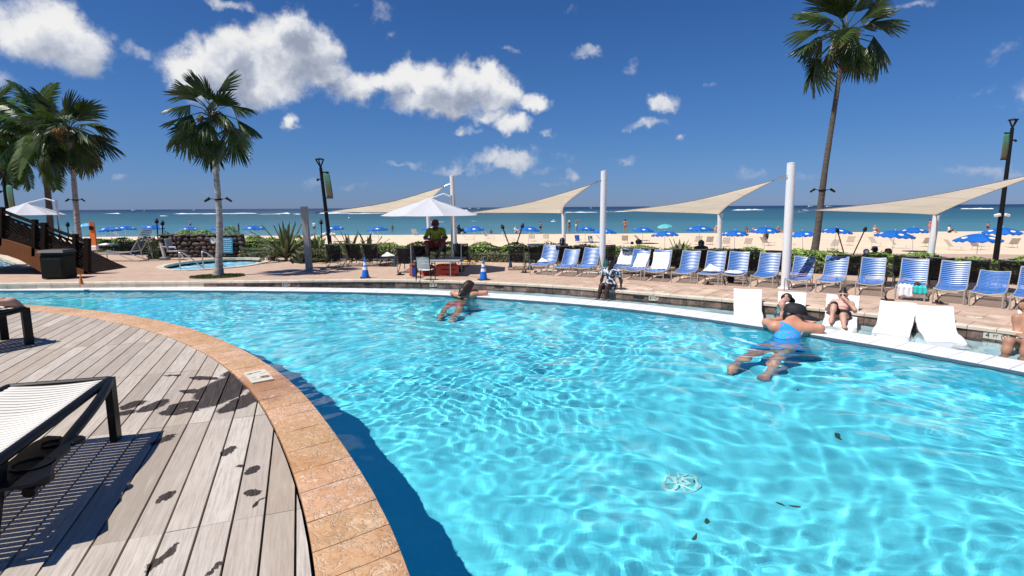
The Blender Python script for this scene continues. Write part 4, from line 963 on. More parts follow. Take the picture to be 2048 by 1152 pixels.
# ------------------------------------------------------------------ footbridge
m_dkwood = mat('dark_brown_wood', (.016, .009, .006), .8, spec=.12, var=.3, vscale=6, orand=.2)
m_orange = mat('orange_stucco', (.16, .050, .010), .85, var=.15, vscale=3, bump=.5, bscale=40)
BD = at(176, 549, Z_PATIO).y; s = BD / F_PX
def bp(px, py, d=0.): return on(px, py, BD + d)
bb = bp(176, 549); bb.z = Z_PATIO
br = thing('footbridge', 'arched orange footbridge with a dark brown lattice railing', 'bridge', bb)
upper = [(-260, 395), (-160, 420), (-60, 449), (0, 476), (40, 488), (75, 500), (110, 515), (145, 532), (176, 545)]
lower = [(176, 549), (95, 549), (84, 546), (60, 531), (38, 519), (15, 511), (-20, 506), (-80, 503), (-150, 505), (-200, 520), (-230, 549), (-260, 549)]
def bside(d0, d1):
    U = [bp(*q, d0) for q in upper]; L_ = [bp(*q, d0) for q in lower]; poly = U + L_
    for p in poly[len(U):]:
        if p.z < Z_PATIO + .03: p.z = Z_PATIO - .02
    U2 = [p + Vector((0, d1 - d0, 0)) for p in poly]; n = len(poly); tr = geometry.tessellate_polygon([[Vector((p.x, p.z, 0)) for p in poly]])
    mb = MB(); mb.add(poly + U2, [tuple(t_) for t_ in tr] + [tuple(i + n for i in t_[::-1]) for t_ in tr] + [(i, (i + 1) % n, n + (i + 1) % n, n + i) for i in range(n)]); return mb
bside(0, .18).build('side_wall', m_orange, br, world=True); bside(2.0, 2.18).build('side_wall', m_orange, br, world=True)
U = [bp(*q, .19) for q in upper]
MB().add([p + Vector((0, y, dz)) for p in U for y in (0, 1.8) for dz in (-.05, -.12)], [f for i in range(len(U) - 1) for f in ((4 * i, 4 * i + 4, 4 * i + 6, 4 * i + 2), (4 * i + 1, 4 * i + 3, 4 * i + 7, 4 * i + 5))]).build('walkway', m_dkwood, br, world=True)
rail = [(-200, 345), (-100, 383), (0, 420), (70, 446), (88, 452), (176, 484)]
def interp(P, x):
    for a, b in zip(P, P[1:]):
        if x <= b[0]: return a[1] + (b[1] - a[1]) * (x - a[0]) / (b[0] - a[0])
    return P[-1][1]
for d in (.09, 2.09):
    mb = MB()
    for a, b in zip(rail, rail[1:]): mb.beam(bp(*a, d), bp(*b, d), .14, .055)
    mb.build('handrail', m_dkwood, br, world=True)
    lowr = [(x, interp(upper, x) - 6) for x in (-200, -100, 0, 40, 75, 110, 145, 174)]
    mb = MB()
    for a, b in zip(lowr, lowr[1:]): mb.beam(bp(*a, d), bp(*b, d), .07, .05)
    mb.build('lower_rail', m_dkwood, br, world=True)
    hi2 = [(x, y + 9) for x, y in rail]; mb = MB()
    for a, b in zip(hi2, hi2[1:]): mb.beam(bp(*a, d), bp(*b, d), .05, .05)
    mb.build('upper_rail', m_dkwood, br, world=True)
    for px in (-170, -85, 3, 70, 89, 151, 175):
        top = interp(rail, px) - 7; bot = interp(upper, px) + (14 if px < 150 else 3); a, b = bp(px, bot, d - .02), bp(px, top, d - .02); MB().beam(a, b, .125 if px in (3, 89, 175) else .10, .14, (0, 1, 0)).build('post', m_dkwood, br, world=True)
    # lattice slats, both diagonals
    for sl_, off_ in ((1, -.012), (-1, .012)):
        for k in range(-18, 17):
            x0 = k * 13.5; P = []
            for tt in np.linspace(0, 1, 40):
                if sl_ > 0: x = x0 + tt * 120; y = interp(rail, x0) + tt * 62 + tt * 42
                else: x = x0 + tt * 46; y = interp(lowr, x0) - tt * 46
                if -200 < x < 172 and interp(hi2, x) < y < interp(lowr, x): P.append((x, y))
            if len(P) > 4: MB().beam(bp(*P[0], d + off_), bp(*P[-1], d + off_), .012, .046).build('slat', m_dkwood, br, world=True)
# kerb of the lagoon and water under the bridge
m_lagoon = mat('lagoon_plaster', (.12, .45, .60), .7, var=.1, vscale=2)
lx = [p.x for p in lag]; ly = [p.y for p in lag]
struct('lagoon_floor', MB().add([(min(lx) - 1, min(ly) - 1, -.35), (max(lx) + 1, min(ly) - 1, -.35), (max(lx) + 1, max(ly) + 1, -.35), (min(lx) - 1, max(ly) + 1, -.35)], [(0, 1, 2, 3)]), m_lagoon)
water_mesh('lagoon_water', [(p.x, p.y) for p in lag], .03, max(-32, min(lx)), max(lx) + .2, min(ly) - .2, max(ly) + .2, .12, lambda X, Y: waves(X, Y, 31, .4, 1.2, 24, .07), m_water, .13).cycles.is_caustics_caster = False
def rim(pts, name, m, w=.28, h=.07, step=.5, zb=Z_PATIO, parent=None):
    c = resample(pts + [pts[0]], step); o_ = offset(c, -w)
    for i in range(len(c) - 1):
        q = [c[i], c[i + 1], o_[i + 1], o_[i]]; e = (c[i + 1] - c[i]).normalized() * .006; q = [q[0] + e, q[1] - e, q[2] - e, q[3] + e]
        MB().prism([(p.x, p.y) for p in q], zb - .05, zb + h).build('edge_stone', m, parent or patio)
rim([Vector((p.x, p.y, 0)) for p in reversed(lag)], 'edge_stone', m_cream, .3, .05)

# ------------------------------------------------------------------ spa
m_spa = mat('spa_plaster', (.16, .50, .66), .7, var=.1, vscale=2)
struct('spa_floor', MB().prism(ell(SPA_RX + .1, SPA_RY + .1), -.75, -.70), m_spa)
e = ell(SPA_RX + .002, SPA_RY + .002); ne = len(e)
struct('spa_wall', MB().add([(p[0], p[1], -.72) for p in e] + [(p[0], p[1], Z_PATIO - .004) for p in e], [((i + 1) % ne, i, ne + i, ne + (i + 1) % ne) for i in range(ne)]), m_riser)
def foam_water():
    m = bpy.data.materials.new('bubbling_water'); m.use_nodes = True; T_ = NT(m.node_tree); b = m.node_tree.nodes['Principled BSDF']; g = T_.n('ShaderNodeNewGeometry')
    f = T_.maprange(T_.noise(T_.vec('MULTIPLY', g.outputs['Position'], (1.2, 3, 1)), 1.6, 7, .7, .5), .48, .66)
    T_.set(b.inputs['Base Color'], T_.mix(f, (.13, .47, .66), (.80, .90, .93))); b.inputs['Roughness'].default_value = .22
    bpn = T_.n('ShaderNodeBump', i_Strength=.8, i_Distance=.06); T_.link(T_.noise(g.outputs['Position'], 5, 5, .6), bpn.inputs['Height']); T_.link(bpn.outputs[0], b.inputs['Normal']); return m
water_mesh('spa_water', ell(SPA_RX, SPA_RY), Z_PATIO - .12, SPA_C.x - SPA_RX - .2, SPA_C.x + SPA_RX + .2, SPA_C.y - SPA_RY - .2, SPA_C.y + SPA_RY + .2, .07, lambda X, Y: waves(X, Y, 41, .25, .8, 30, .16), foam_water(), .08).cycles.is_caustics_caster = False
rim([Vector((p[0], p[1], 0)) for p in reversed(ell(SPA_RX, SPA_RY, 60))], 'edge_stone', m_cream, .22, .03, .4)
# ------------------------------------------------------------------ strap loungers
m_frame = mat('pale_frame', (.46, .43, .37), .35, metal=.25, spec=.5)
m_strap = mat('blue_strap', (.055, .195, .55), .30, var=.12, vscale=4, spec=.75, orand=.08)
m_strapd = mat('dark_and_shaded_strap', (.007, .010, .022), .5, spec=.2)  # back-row straps: shade on the turned-away backs is put into this colour
m_framed = mat('shaded_frame', (.11, .11, .11), .5, metal=.2, spec=.3)  # darker copy of the pale frame, shade of the back row painted in
m_towel = mat('white_towel', (.78, .79, .80), .95, var=.04, vscale=5, bump=.5, bscale=60, sheen=.3)
m_turq = mat('turquoise_towel', (.03, .52, .50), .95, var=.12, vscale=5, bump=.5, bscale=60)
LW = .455
def strap_mesh(name, w, wd_, m):
    mb = MB(); n = 7
    def f(u_, v_):
        x = (u_ - .5) * w; sag = -.022 * (1 - (2 * u_ - 1) ** 2); return (x, (v_ - .5) * wd_ + .004 * math.sin(u_ * 9), sag + .005 * math.cos((v_ - .5) * 3))
    mb.grid(f, n, 3); me = bpy.data.meshes.new(name); me.from_pydata(mb.v, [], mb.f); me.materials.append(m); me.polygons.foreach_set('use_smooth', [True] * len(me.polygons)); return me
def lounger_proto(name, label, sm, fm, back=48, seat_end=.86, bl=.60, nb=13, ns=15, group=None, strapname='strap'):
    t = thing(name, label, 'lounge chair', group=group); h = LW / 2; st = strap_mesh(strapname, LW - .02, .0285 if strapname == 'strap' and sm is not m_strapd else .034, sm)
    bx = math.radians(back); hinge = Vector((0, seat_end, .235)); bdir = Vector((0, math.cos(bx), math.sin(bx))); bn = Vector((0, -math.sin(bx), math.cos(bx)))
    sy = lambda y: .262 + .03 * (1 - min(1, y / .16)) * 0 - .03 * math.sin(min(1, y / seat_end) * math.pi)
    for s in (-1, 1):
        x = s * h
        MB().tube([(x, 0, .262), (x, .04, .272)] + [(x, y, sy(y) + .004) for y in np.linspace(.12, seat_end, 6)], .0135, 8).build('side_rail', fm, t, smooth=True)
        MB().tube([(x, 0, .268), (x, -.012, .14), (x, 0, 0)], .014, 8).build('leg', fm, t, smooth=True)
        MB().tube([(x, seat_end * .62, .225), (x, seat_end * .9, .10), (x, seat_end + .18, .015), (x, seat_end + .22, 0)], .013, 8).build('leg', fm, t, smooth=True)
        MB().tube([hinge + Vector((x * .97, 0, 0)), hinge + Vector((x * .97, 0, 0)) + bdir * bl * .5 - bn * .012, hinge + Vector((x * .97, 0, 0)) + bdir * bl], .013, 8).build('back_rail', fm, t, smooth=True)
    MB().tube([(-h, 0, .262), (-h * .5, -.002, .238), (0, -.004, .228), (h * .5, -.002, .238), (h, 0, .262)], .0125, 8).build('front_bar', fm, t, smooth=True)
    tp = hinge + bdir * bl
    MB().tube([tp + Vector((-h * .97, 0, 0)), tp + Vector((-h * .5, 0, 0)) - bn * .018, tp - bn * .024, tp + Vector((h * .5, 0, 0)) - bn * .018, tp + Vector((h * .97, 0, 0))], .0125, 8).build('top_bar', fm, t, smooth=True)
    MB().tube([(-h, seat_end + .20, .012), (h, seat_end + .20, .012)], .011, 6).build('cross_bar', fm, t)
    MB().tube([hinge + bdir * bl * .55 + Vector((h * .9, 0, 0)), (h * .9, seat_end + .34, .05), (-h * .9, seat_end + .34, .05), hinge + bdir * bl * .55 + Vector((-h * .9, 0, 0))], .009, 6).build('prop', fm, t)
    for i in range(nb):
        s = (i + .6) / nb * bl * .98; p = hinge + bdir * s + bn * .012; instance(strapname, st, t, p, (bx, 0, 0), (1, 1, 1))
    for i in range(ns):
        y = .03 + (seat_end - .05) * i / (ns - 1); sl_ = (sy(y + .01) - sy(y - .01)) / .02; instance(strapname, st, t, (0, y, sy(y) + .012), (math.atan(sl_), 0, 0), (1, 1.12, 1))
    return t
GB, GD = 'blue strap loungers in the front row', 'dark loungers facing the beach in the back row'
FRONT = [  # feet left x,y, feet right x,y, top-of-back x,y, low?, label
    (1061.5, 549, 1093, 551.5, 1107, 494.5, 0, 'blue lounger at the left end of the front row, a crumpled towel by its backrest'),
    (1106, 552.5, 1138.5, 553.5, 1151, 501, 1, 'blue lounger second from the left end with its back lowered a little'),
    (1145, 554, 1178, 555.6, 1192, 496.5, 0, 'blue lounger just left of the white post with the seated woman'),
    (1203, 555, 1237.5, 556.6, 1248, 500.5, 0, 'blue lounger directly behind the seated woman, white towel over its back'),
    (1245, 560, 1281.6, 562, 1287.5, 500.2, 0, 'blue lounger with a narrow white towel hanging askew on its back'),
    (1289, 562.5, 1326, 564.6, 1331, 501, 0, 'blue lounger with a wide white towel spread from back to seat'),
    (1342.7, 565.6, 1381, 568, 1381, 505, 0, 'bare blue lounger between the spread towel and the rolled towel'),
    (1394.8, 568.5, 1436, 571, 1431.5, 506.5, 0, 'blue lounger with a thick rolled white towel on its seat'),
    (1443, 570.8, 1486, 573, 1482, 504.8, 0, 'blue lounger with a flat folded white towel on its seat'),
    (1500.4, 574.4, 1545, 577, 1538, 510.4, 0, 'bare blue lounger immediately left of the tallest white post'),
    (1570, 580.5, 1611, 584, 1614, 512.8, 0, 'bare blue lounger immediately right of the tallest white post'),
    (1631, 585, 1680, 589, 1678, 515, 0, 'bare blue lounger in front of the leaning palm trunk'),
    (1710.5, 590.5, 1762, 595, 1746, 515.3, 0, 'upright blue lounger right above the reclining woman in the white chaise'),
    (1790, 598, 1848, 604, 1827, 519.3, 0, 'blue lounger with a white and a turquoise towel hanging off its seat'),
    (1865, 604, 1926, 610.5, 1912, 524.5, 0, 'bare blue lounger just right of the one with the turquoise towel'),
    (1937, 611.6, 2004, 618, 1999, 545.3, 2, 'blue lounger near the right edge with its back reclined lowest'),
    (2020.5, 619.5, 2085, 627, 2076, 532, 0, 'blue lounger cut off by the right edge of the photo')]
pro = {0: lounger_proto('strap_lounger', 'x', m_strap, m_frame, 50), 1: lounger_proto('strap_lounger', 'x', m_strap, m_frame, 43), 2: lounger_proto('strap_lounger', 'x', m_strap, m_frame, 33, bl=.56)}
used = set(); FL = []
for i, (a, b, c, d, e_, f_, low, lab) in enumerate(FRONT):
    A, B = at(a, b, Z_PATIO), at(c, d, Z_PATIO); M_ = (A + B) / 2; sc = (B - A).length / LW; sc = .5 * sc + .5 * 1.04
    if i: M_.y = M_.y
    T_ = at(e_, f_, Z_PATIO + .70 * 1.04 if low == 0 else Z_PATIO + (.64 if low == 1 else .52)); dr = math.atan2(T_.y - M_.y, T_.x - M_.x); smooth_dir = math.radians(np.interp(i, [0, 9, 16], [76, 62, 44])); dr = .35 * dr + .65 * smooth_dir
    if low in used: o = dup(pro[low], M_, dr - math.pi / 2, lab, GB, sc)
    else:
        o = pro[low]; o.location = M_; o.rotation_euler = (0, 0, dr - math.pi / 2); o.scale = (sc,) * 3; tag(o, lab, group=GB); used.add(low)
    FL.append((o, M_, dr - math.pi / 2, sc))
BACK = [(665, 490, 95, 'dark lounger back farthest left, beside the banner lamp', 90), (704.6, 489, 95, 'dark lounger back second from the left, behind the left blue cone', 90), (739, 489, 95, 'dark lounger back third from the left, left of the flat towel lounger', 90),
        (808, 497, 93, 'dark lounger back just left of the lifeguard table', 90), (842, 493, 93, 'dark lounger back directly behind the white armchair', 90), (921, 489, 91, 'dark lounger back between the lifeguard post and the hedge', 88), 
        (1032, 493, 84, 'dark lounger with its end open to the hedge, left of two small cones', 86), (1072, 491, 84, 'dark lounger right behind the two small dark-blue cones', 84), (1128, 493, 80, 'dark lounger with a dark head resting against its top', 80), (1166, 493, 78, 'dark lounger showing between the second and third blue loungers', 78),
        (1215, 491, 76, 'dark lounger hidden half by the white post with the seated woman', 75), (1262, 497, 74, 'dark lounger behind the first lounger with a white towel', 72), (1300, 498, 73, 'dark lounger behind the askew white towel', 70), (1346, 499, 72, 'dark lounger left of the lone spiky plant', 70), (1396, 500, 70, 'dark lounger with the back of a sunbather rising over it', 68),
        (1446, 501, 68, 'dark lounger behind the lounger with the rolled towel', 66), (1500, 501.5, 66, 'dark lounger behind the flat folded towel', 64), (1553, 504, 64, 'dark lounger just left of the tallest white post', 62), (1698, 512, 60, 'dark lounger behind the palm trunk lounger, white cup beside it', 58),
        (1750, 511.5, 57, 'dark lounger whose pale bent top bar shows over the upright blue lounger', 55), (1813, 514, 55, 'dark lounger left of the leaning white post', 53), (1882, 517, 52, 'dark lounger right of the leaning white post', 50), (1952, 521, 50, 'dark lounger just left of the far right banner lamp', 48), (2028, 523, 48, 'dark lounger at the far right behind the hedge-side lamp', 45)]
pd_ = lounger_proto('dark_lounger', 'x', m_strapd, m_framed, 54, nb=15, ns=12, group=GD); first = True
for i, (px, py, dirr, lab, hd) in enumerate(BACK):
    T_ = at(px, py, Z_PATIO + .73); a = math.radians(hd + 180); fx = T_ - Vector((math.cos(a), math.sin(a), 0)) * 1.24; fx.z = Z_PATIO
    if first: o = pd_; o.location = fx; o.rotation_euler = (0, 0, a - math.pi / 2); o['label'] = lab; first = False
    else: o = dup(pd_, fx, a - math.pi / 2, lab, GD)
    o.scale = (1.05,) * 3
flat_p = at(777, 531, Z_PATIO)
fl_ = lounger_proto('flat_lounger', 'dark lounger laid flat with a crumpled white towel, right of three lounger backs', m_strapd, m_framed, 3, nb=14, ns=12); fl_.location = flat_p + Vector((.0, 1.0, 0)); fl_.rotation_euler = (0, 0, math.radians(175))
# side-on lounger left of the spa
ll = lounger_proto('strap_lounger', 'blue-grey lounger left of the spa seen from its side, towels on it', mat('slate_strap', (.10, .16, .28), .35), m_frame, 58, seat_end=.95, bl=.74); p = at(200, 523, Z_PATIO); ll.location = p + Vector((0, .1, 0)); ll.rotation_euler = (0, 0, math.radians(-90)); ll.scale = (1.35,) * 3

# ------------------------------------------------------------------ towels
def cloth(name, fn, nu, nv, m, label, cat='towel', group=None, thick=.012):
    pts = [Vector(fn(i / (nu - 1), j / (nv - 1))) for j in range(nv) for i in range(nu)]; c = sum(pts, Vector()) / len(pts)
    t = MB(); t.add([p - c for p in pts], [(j * nu + i, j * nu + i + 1, (j + 1) * nu + i + 1, (j + 1) * nu + i) for j in range(nv - 1) for i in range(nu - 1)])
    o = t.build(name, m, smooth='full'); o.location = c; md = o.modifiers.new('t', 'SOLIDIFY'); md.thickness = thick; md.offset = 1
    return tag(o, label, cat, group)
def loc2w(L, p):
    o, M_, rz, sc = L; x, y, z = p[0] * sc, p[1] * sc, p[2] * sc; c, s = math.cos(rz), math.sin(rz); return Vector((M_.x + x * c - y * s, M_.y + x * s + y * c, M_.z + z))
def surf(L, x, s, off=.03, back=50):
    """s from -seat..0..back along the lounger surface"""
    bx = math.radians(back)
    if s >= 0: p = Vector((x, .86 + s * math.cos(bx), .235 + s * math.sin(bx))) + Vector((0, -math.sin(bx), math.cos(bx))) * off
    else: p = Vector((x, .86 + s, .235 - .03 * math.sin(-s / .86 * math.pi) + off + .01))
    return loc2w(L, p)
def towel_on(i, xl, xr, s0, s1, label, m=m_towel, skew=0., seed=0, wr=.008):
    L = FL[i]
    def fn(u_, v_):
        s = s0 + (s1 - s0) * v_; x = (xl + (xr - xl) * u_) + skew * v_ + .012 * math.sin(v_ * 7 + seed); blend = max(0, 1 - abs(s) / .08) * .03
        return surf(L, x, s, .022 + blend + wr * (math.sin(u_ * 21 + seed + 2 * math.sin(v_ * 3)) + .6 * math.sin(v_ * 15 + u_ * 6 + seed)))
    return cloth('towel', fn, 18, 16, m, label, group='towels on the loungers')
towel_on(3, -.21, .19, -.02, .46, 'white towel spread over the lounger behind the seated woman', seed=1)
towel_on(4, -.16, .17, -.12, .43, 'white towel hanging askew on the second towelled lounger', skew=.05, seed=2)
towel_on(5, -.22, .20, -.22, .50, 'white towel running from backrest to seat on the third towelled lounger', skew=-.02, seed=3)
def crumple(c, rx, ry, h, label, m=m_towel, seed=0, rz=0., cat='towel', name='towel', n=22):
    def fn(u_, v_):
        a = 2 * math.pi * u_; r = v_; b = 1 + .12 * math.sin(3 * a + seed) + .07 * math.sin(7 * a + seed * 2); x = rx * r * math.cos(a) * b; y = ry * r * math.sin(a) * b
        z = h * (1 - r ** 2.4) * (1 + .30 * math.sin(x / rx * 5 + seed) * math.cos(y / ry * 4) + .18 * math.sin(11 * a + 5 * r + seed)); return Vector(c) + Vector((x * math.cos(rz) - y * math.sin(rz), x * math.sin(rz) + y * math.cos(rz), max(.004, z)))
    mb = MB().grid(fn, n, 9, True); o = MB().add([Vector(v) - Vector(c) for v in mb.v], mb.f).build(name, m, smooth='full'); o.location = c; md = o.modifiers.new('t', 'SOLIDIFY'); md.thickness = .008; return tag(o, label, cat, 'towels on the loungers')
def seatp(i, x, y, z=.255): return loc2w(FL[i], (x, y, z))
crumple(seatp(7, .0, .62), .22, .16, .13, 'thick rolled white towel on the seat right of the bare lounger', seed=3, rz=FL[7][2])
crumple(seatp(8, -.01, .45), .22, .20, .05, 'flat folded white towel on the lounger seat left of the tallest post', seed=5, rz=FL[8][2])
crumple(seatp(0, -.12, .80), .16, .10, .09, 'small white towel where seat and back meet on the leftmost blue lounger', seed=9, rz=FL[0][2])
def hang(i, x0, x1, m, label, seed, drop=.20, back_=.26, name='towel'):
    def fn(u_, v_):
        x = x0 + (x1 - x0) * u_ + .012 * math.sin(v_ * 5 + seed); w = .010 * math.sin(u_ * 19 + seed)
        if v_ < .45: return loc2w(FL[i], (x, back_ * (1 - v_ / .45), .275 + w + .012 * math.sin(v_ * 20 + u_ * 4)))
        q = (v_ - .45) / .55; return loc2w(FL[i], (x + .02 * q * math.sin(seed), -.03 - .012 * math.sin(u_ * 17 + seed + q * 2), .272 - drop * q * (1 + .08 * math.sin(u_ * 9 + seed))))
    return cloth(name, fn, 20, 14, m, label, group='towels on the loungers')
hang(13, -.19, .03, m_towel, 'white towel hanging over the front edge beside the turquoise one', 1.2, .20)
hang(13, .045, .25, m_turq, 'turquoise patterned towel hanging over the lounger front edge', 3.1, .13)
crumple(seatp(13, .09, .22, .285), .07, .05, .04, 'small dark red cloth lying on the turquoise towel', m=mat('dark_red_cloth', (.12, .012, .02), .9), seed=2, cat='cloth', name='folded_cloth')
crumple(flat_p + Vector((-.12, .45, .27)), .24, .2, .10, 'crumpled white towel on the flat dark lounger', seed=8)
crumple(at(216, 507, Z_PATIO) + Vector((0, .1, .36)), .42, .16, .07, 'white towel on the side-on lounger left of the spa', seed=4)
# white backpack strap / bag beside the post
def bag(p, label, m, sx_=.13, h=.2, seed=1, name='bag', cat='bag'):
    def fn(u_, v_):
        a = 2 * math.pi * u_; r = math.sin(math.pi * min(1, .08 + .92 * v_)) ** .45; return (sx_ * r * math.cos(a) * (1 + .1 * math.sin(3 * a + seed)), sx_ * .7 * r * math.sin(a), h * v_ * (1 + .04 * math.sin(5 * a)))
    t = thing(name, label, cat, p); MB().grid(fn, 14, 8, True).build('body', m, t, smooth='full'); MB().tube([(-.05, 0, h * .93), (-.04, 0, h * 1.18), (.04, 0, h * 1.18), (.05, 0, h * .93)], .007, 6).build('handle', m, t); return t
bag(at(1216, 552, Z_PATIO) + Vector((0, .35, 0)), 'dark green bag standing between the white post and the first towelled lounger', mat('green_cloth', (.01, .09, .08), .8), .10, .42)
bag(at(1212, 573, 0) + Vector((.72, 3.9, Z_PATIO)), 'black bag under the lounger with the flat folded towel', m_black, .12, .16) if False else None
bag(at(1461, 566, Z_PATIO), 'black bag under the lounger with the flat folded towel', m_black, .09, .2)

# sandals
def sandals(px, py, label, m, rz=.3, gap=.12, s=1.):
    p = at(px, py, Z_PATIO + .004); t = thing('sandals', label, 'sandals', p, rz, 'sandals left on the paving', s)
    for k, x in enumerate((-gap / 2, gap / 2)):
        mb = MB().prism([(x + .038 * math.cos(a) * (1 - .18 * math.sin(a)), .115 * math.sin(a)) for a in np.linspace(0, 2 * math.pi, 16, endpoint=False)], 0, .016); mb.build('sole', m, t)
        MB().tube([(x - .036, .02, .012), (x - .02, .035, .045), (x, .045, .055), (x + .02, .035, .045), (x + .036, .02, .012)], .009, 6, flat=2.2).build('strap', m_black, t)
m_brn = mat('brown_leather', (.10, .05, .025), .6); m_tan = mat('tan_sandal', (.50, .38, .28), .7)
for q in [(1050, 545, 'dark sandals on the paving left of the leftmost blue lounger', m_black, .9), (1073, 546, 'tan sandals under the front of the leftmost blue lounger', m_tan, 1.2), (801, 549.5, 'dark sandals on the paving left of the orange rescue boards', m_black, 1.4), (1418, 569, 'brown sandals under the lounger with the rolled towel', m_brn, 1.0),
          (1452, 570, 'pale sandals under the lounger with the flat folded towel', m_tan, 1.3), (1775, 600, 'brown sandals beside the front leg of the turquoise towel lounger', m_brn, 1.1), (1880, 607.5, 'brown sandals in front of the lounger right of the turquoise towel', m_brn, 1.5)]: sandals(*q)

# ------------------------------------------------------------------ white ledge chaises standing in the shallow water
m_shell = mat('white_shell', (.80, .80, .80), .32, spec=.5, var=.02, vscale=2)
def chaise(name, label, p, rz, sc=1.):
    t = thing(name, label, 'pool chaise', p, rz, 'white in-water chaises on the ledge', sc); prof = catmull([(0, -.30, -.20), (0, -.12, -.07), (0, .06, .010), (0, .24, .035), (0, .40, .04), (0, .54, .09), (0, .68, .22), (0, .80, .37), (0, .85, .435)], 5)
    N = len(prof); hw = lambda s: .27 + .03 * abs(s - .5)
    def f(u_, v_):
        k = min(N - 1, int(round(v_ * (N - 1)))); p_ = prof[k]; d = (prof[min(N - 1, k + 1)] - prof[max(0, k - 1)]).normalized(); n_ = Vector((0, -d.z, d.y)); w = hw(v_); a = 2 * math.pi * u_
        sx_, sy_ = math.cos(a), math.sin(a); e = 8; r = 1 / (abs(sx_) ** e + abs(sy_) ** e) ** (1 / e); return Vector((w * sx_ * r, p_.y, p_.z)) + n_ * (.030 * sy_ * r - .020 * (1 - (sx_ * r) ** 2))
    MB().grid(f, 40, N, True).build('shell', m_shell, t, smooth='full')
    def cap(k):
        p_ = prof[k]; d = (prof[min(N - 1, k + 1)] - prof[max(0, k - 1)]).normalized(); n_ = Vector((0, -d.z, d.y)); v = k / (N - 1); out = []
        for i in range(40):
            a = 2 * math.pi * i / 40; sx_, sy_ = math.cos(a), math.sin(a); e = 8; r = 1 / (abs(sx_) ** e + abs(sy_) ** e) ** (1 / e); out.append(Vector((hw(v) * sx_ * r, p_.y, p_.z)) + n_ * (.030 * sy_ * r - .020 * (1 - (sx_ * r) ** 2)))
        return out
    mb = MB(); mb.add(cap(N - 1), [tuple(range(40))]); mb.add(cap(0), [tuple(range(39, -1, -1))]); mb.build('end_rim', m_shell, t)
    return t
CH = [(1466, 578, 1526, 580, 1494, 631, 78, 'white chaise farthest left, empty, below the flat folded towel lounger'), (1556, 583, 1615, 587.5, 1578, 640, 70, 'white chaise behind the woman in the black visor'),
      (1651.5, 589, 1722, 593.5, 1676, 652, 66, 'white chaise with the woman reclining in it'), (1760, 601, 1835, 609, 1776, 670, 62, 'empty white chaise on the left of the close pair'),
      (1828, 611, 1908, 614, 1884, 690, 96, 'empty white chaise on the right of the close pair'), (2034, 620, 2110, 628, 2060, 712, 64, 'white chaise at the right edge with the person in patterned shorts')]
CHS = []
for (a, b, c, d, fx, fy, ang_, lab) in CH:
    z = Z_LEDGE + .42; A, B = at(a, b, z), at(c, d, z); mid = (A + B) / 2; sc = (B - A).length / .60; F_ = at(fx, fy, Z_LEDGE); dv = (mid - F_); dv.z = 0; an = math.atan2(dv.y, dv.x); an = .85 * an + .15 * math.radians(ang_)
    dd = Vector((math.cos(an), math.sin(an), 0)); zs = z - .435 * sc; p = mid - dd * .85 * sc; p.z = zs; chaise('pool_chaise', lab, p, an - math.pi / 2, sc); CHS.append((p, an, sc))

# ------------------------------------------------------------------ cones
m_cb = mat('blue_cone', (.012, .16, .62), .4); m_cw = mat('reflective_white', (.75, .78, .8), .4); m_co = mat('orange_cone', (.72, .17, .04), .5); m_cn = mat('dark_blue_cone', (.015, .07, .13), .5); m_rub = mat('black_rubber', (.015, .015, .016), .7)
def cone(px, py, hpx, label, m, bands=True, z=Z_PATIO, base=m_rub):
    p = at(px, py - hpx * .06, z); h = hpx * p.y / F_PX; t = thing('traffic_cone', label, 'traffic cone', p, .35, 'cones on the paving'); r = lambda f: h * (.20 - .155 * f)
    MB().box((0, 0, h * .022), (h * .52, h * .52, h * .045), bev=h * .015).build('base', base, t)
    MB().lathe([(r(0), h * .04), (r(.4), h * .4), (r(.80), h * .8), (r(.97), h * .97), (r(1) * .7, h), (0, h)], (0, 0, 0), 20).build('body', m, t, smooth=True)
    if bands:
        for a, b in ((.42, .58), (.66, .82)): MB().lathe([(r(a) + h * .004, h * a), (r(b) + h * .004, h * b)], (0, 0, 0), 20).build('reflective_band', m_cw, t, smooth=True)
        MB().lathe([(h * .03, h), (h * .038, h * 1.05), (0, h * 1.07)], (0, 0, 0), 12).build('cap', m_cb, t)
cone(731, 558, 39, 'blue cone with white bands on the left, near the dark lounger backs', m_cb); cone(967, 562, 40, 'blue cone with white bands right of the orange rescue boards', m_cb)
cone(163, 570, 20, 'small plain orange cone at the pool edge by the bridge', m_co, False, base=m_co)
cone(790, 534, 18, 'small dark blue cone beside the flat lounger with a towel', m_cn, False); cone(1021, 536, 20, 'left of the two small dark blue cones by the dark loungers', m_cn, False); cone(1060.5, 540, 20, 'right of the two small dark blue cones, touching the leftmost blue lounger', m_cn, False)
# striped bar from the lifeguard stand to the cone
m_yel = mat('yellow_bar', (.75, .42, .02), .5); a, b = on(921, 521, 15.6), on(966, 524, at(967, 560, Z_PATIO).y)
t = thing('barrier_bar', 'yellow and black striped bar resting from the lifeguard stand to the blue cone', 'barrier bar', a)
for k in range(6): MB().tube([a.lerp(b, k / 6), a.lerp(b, (k + 1) / 6)], .02, 8).build('stripe', m_yel if k % 2 else m_rub, t, world=True)

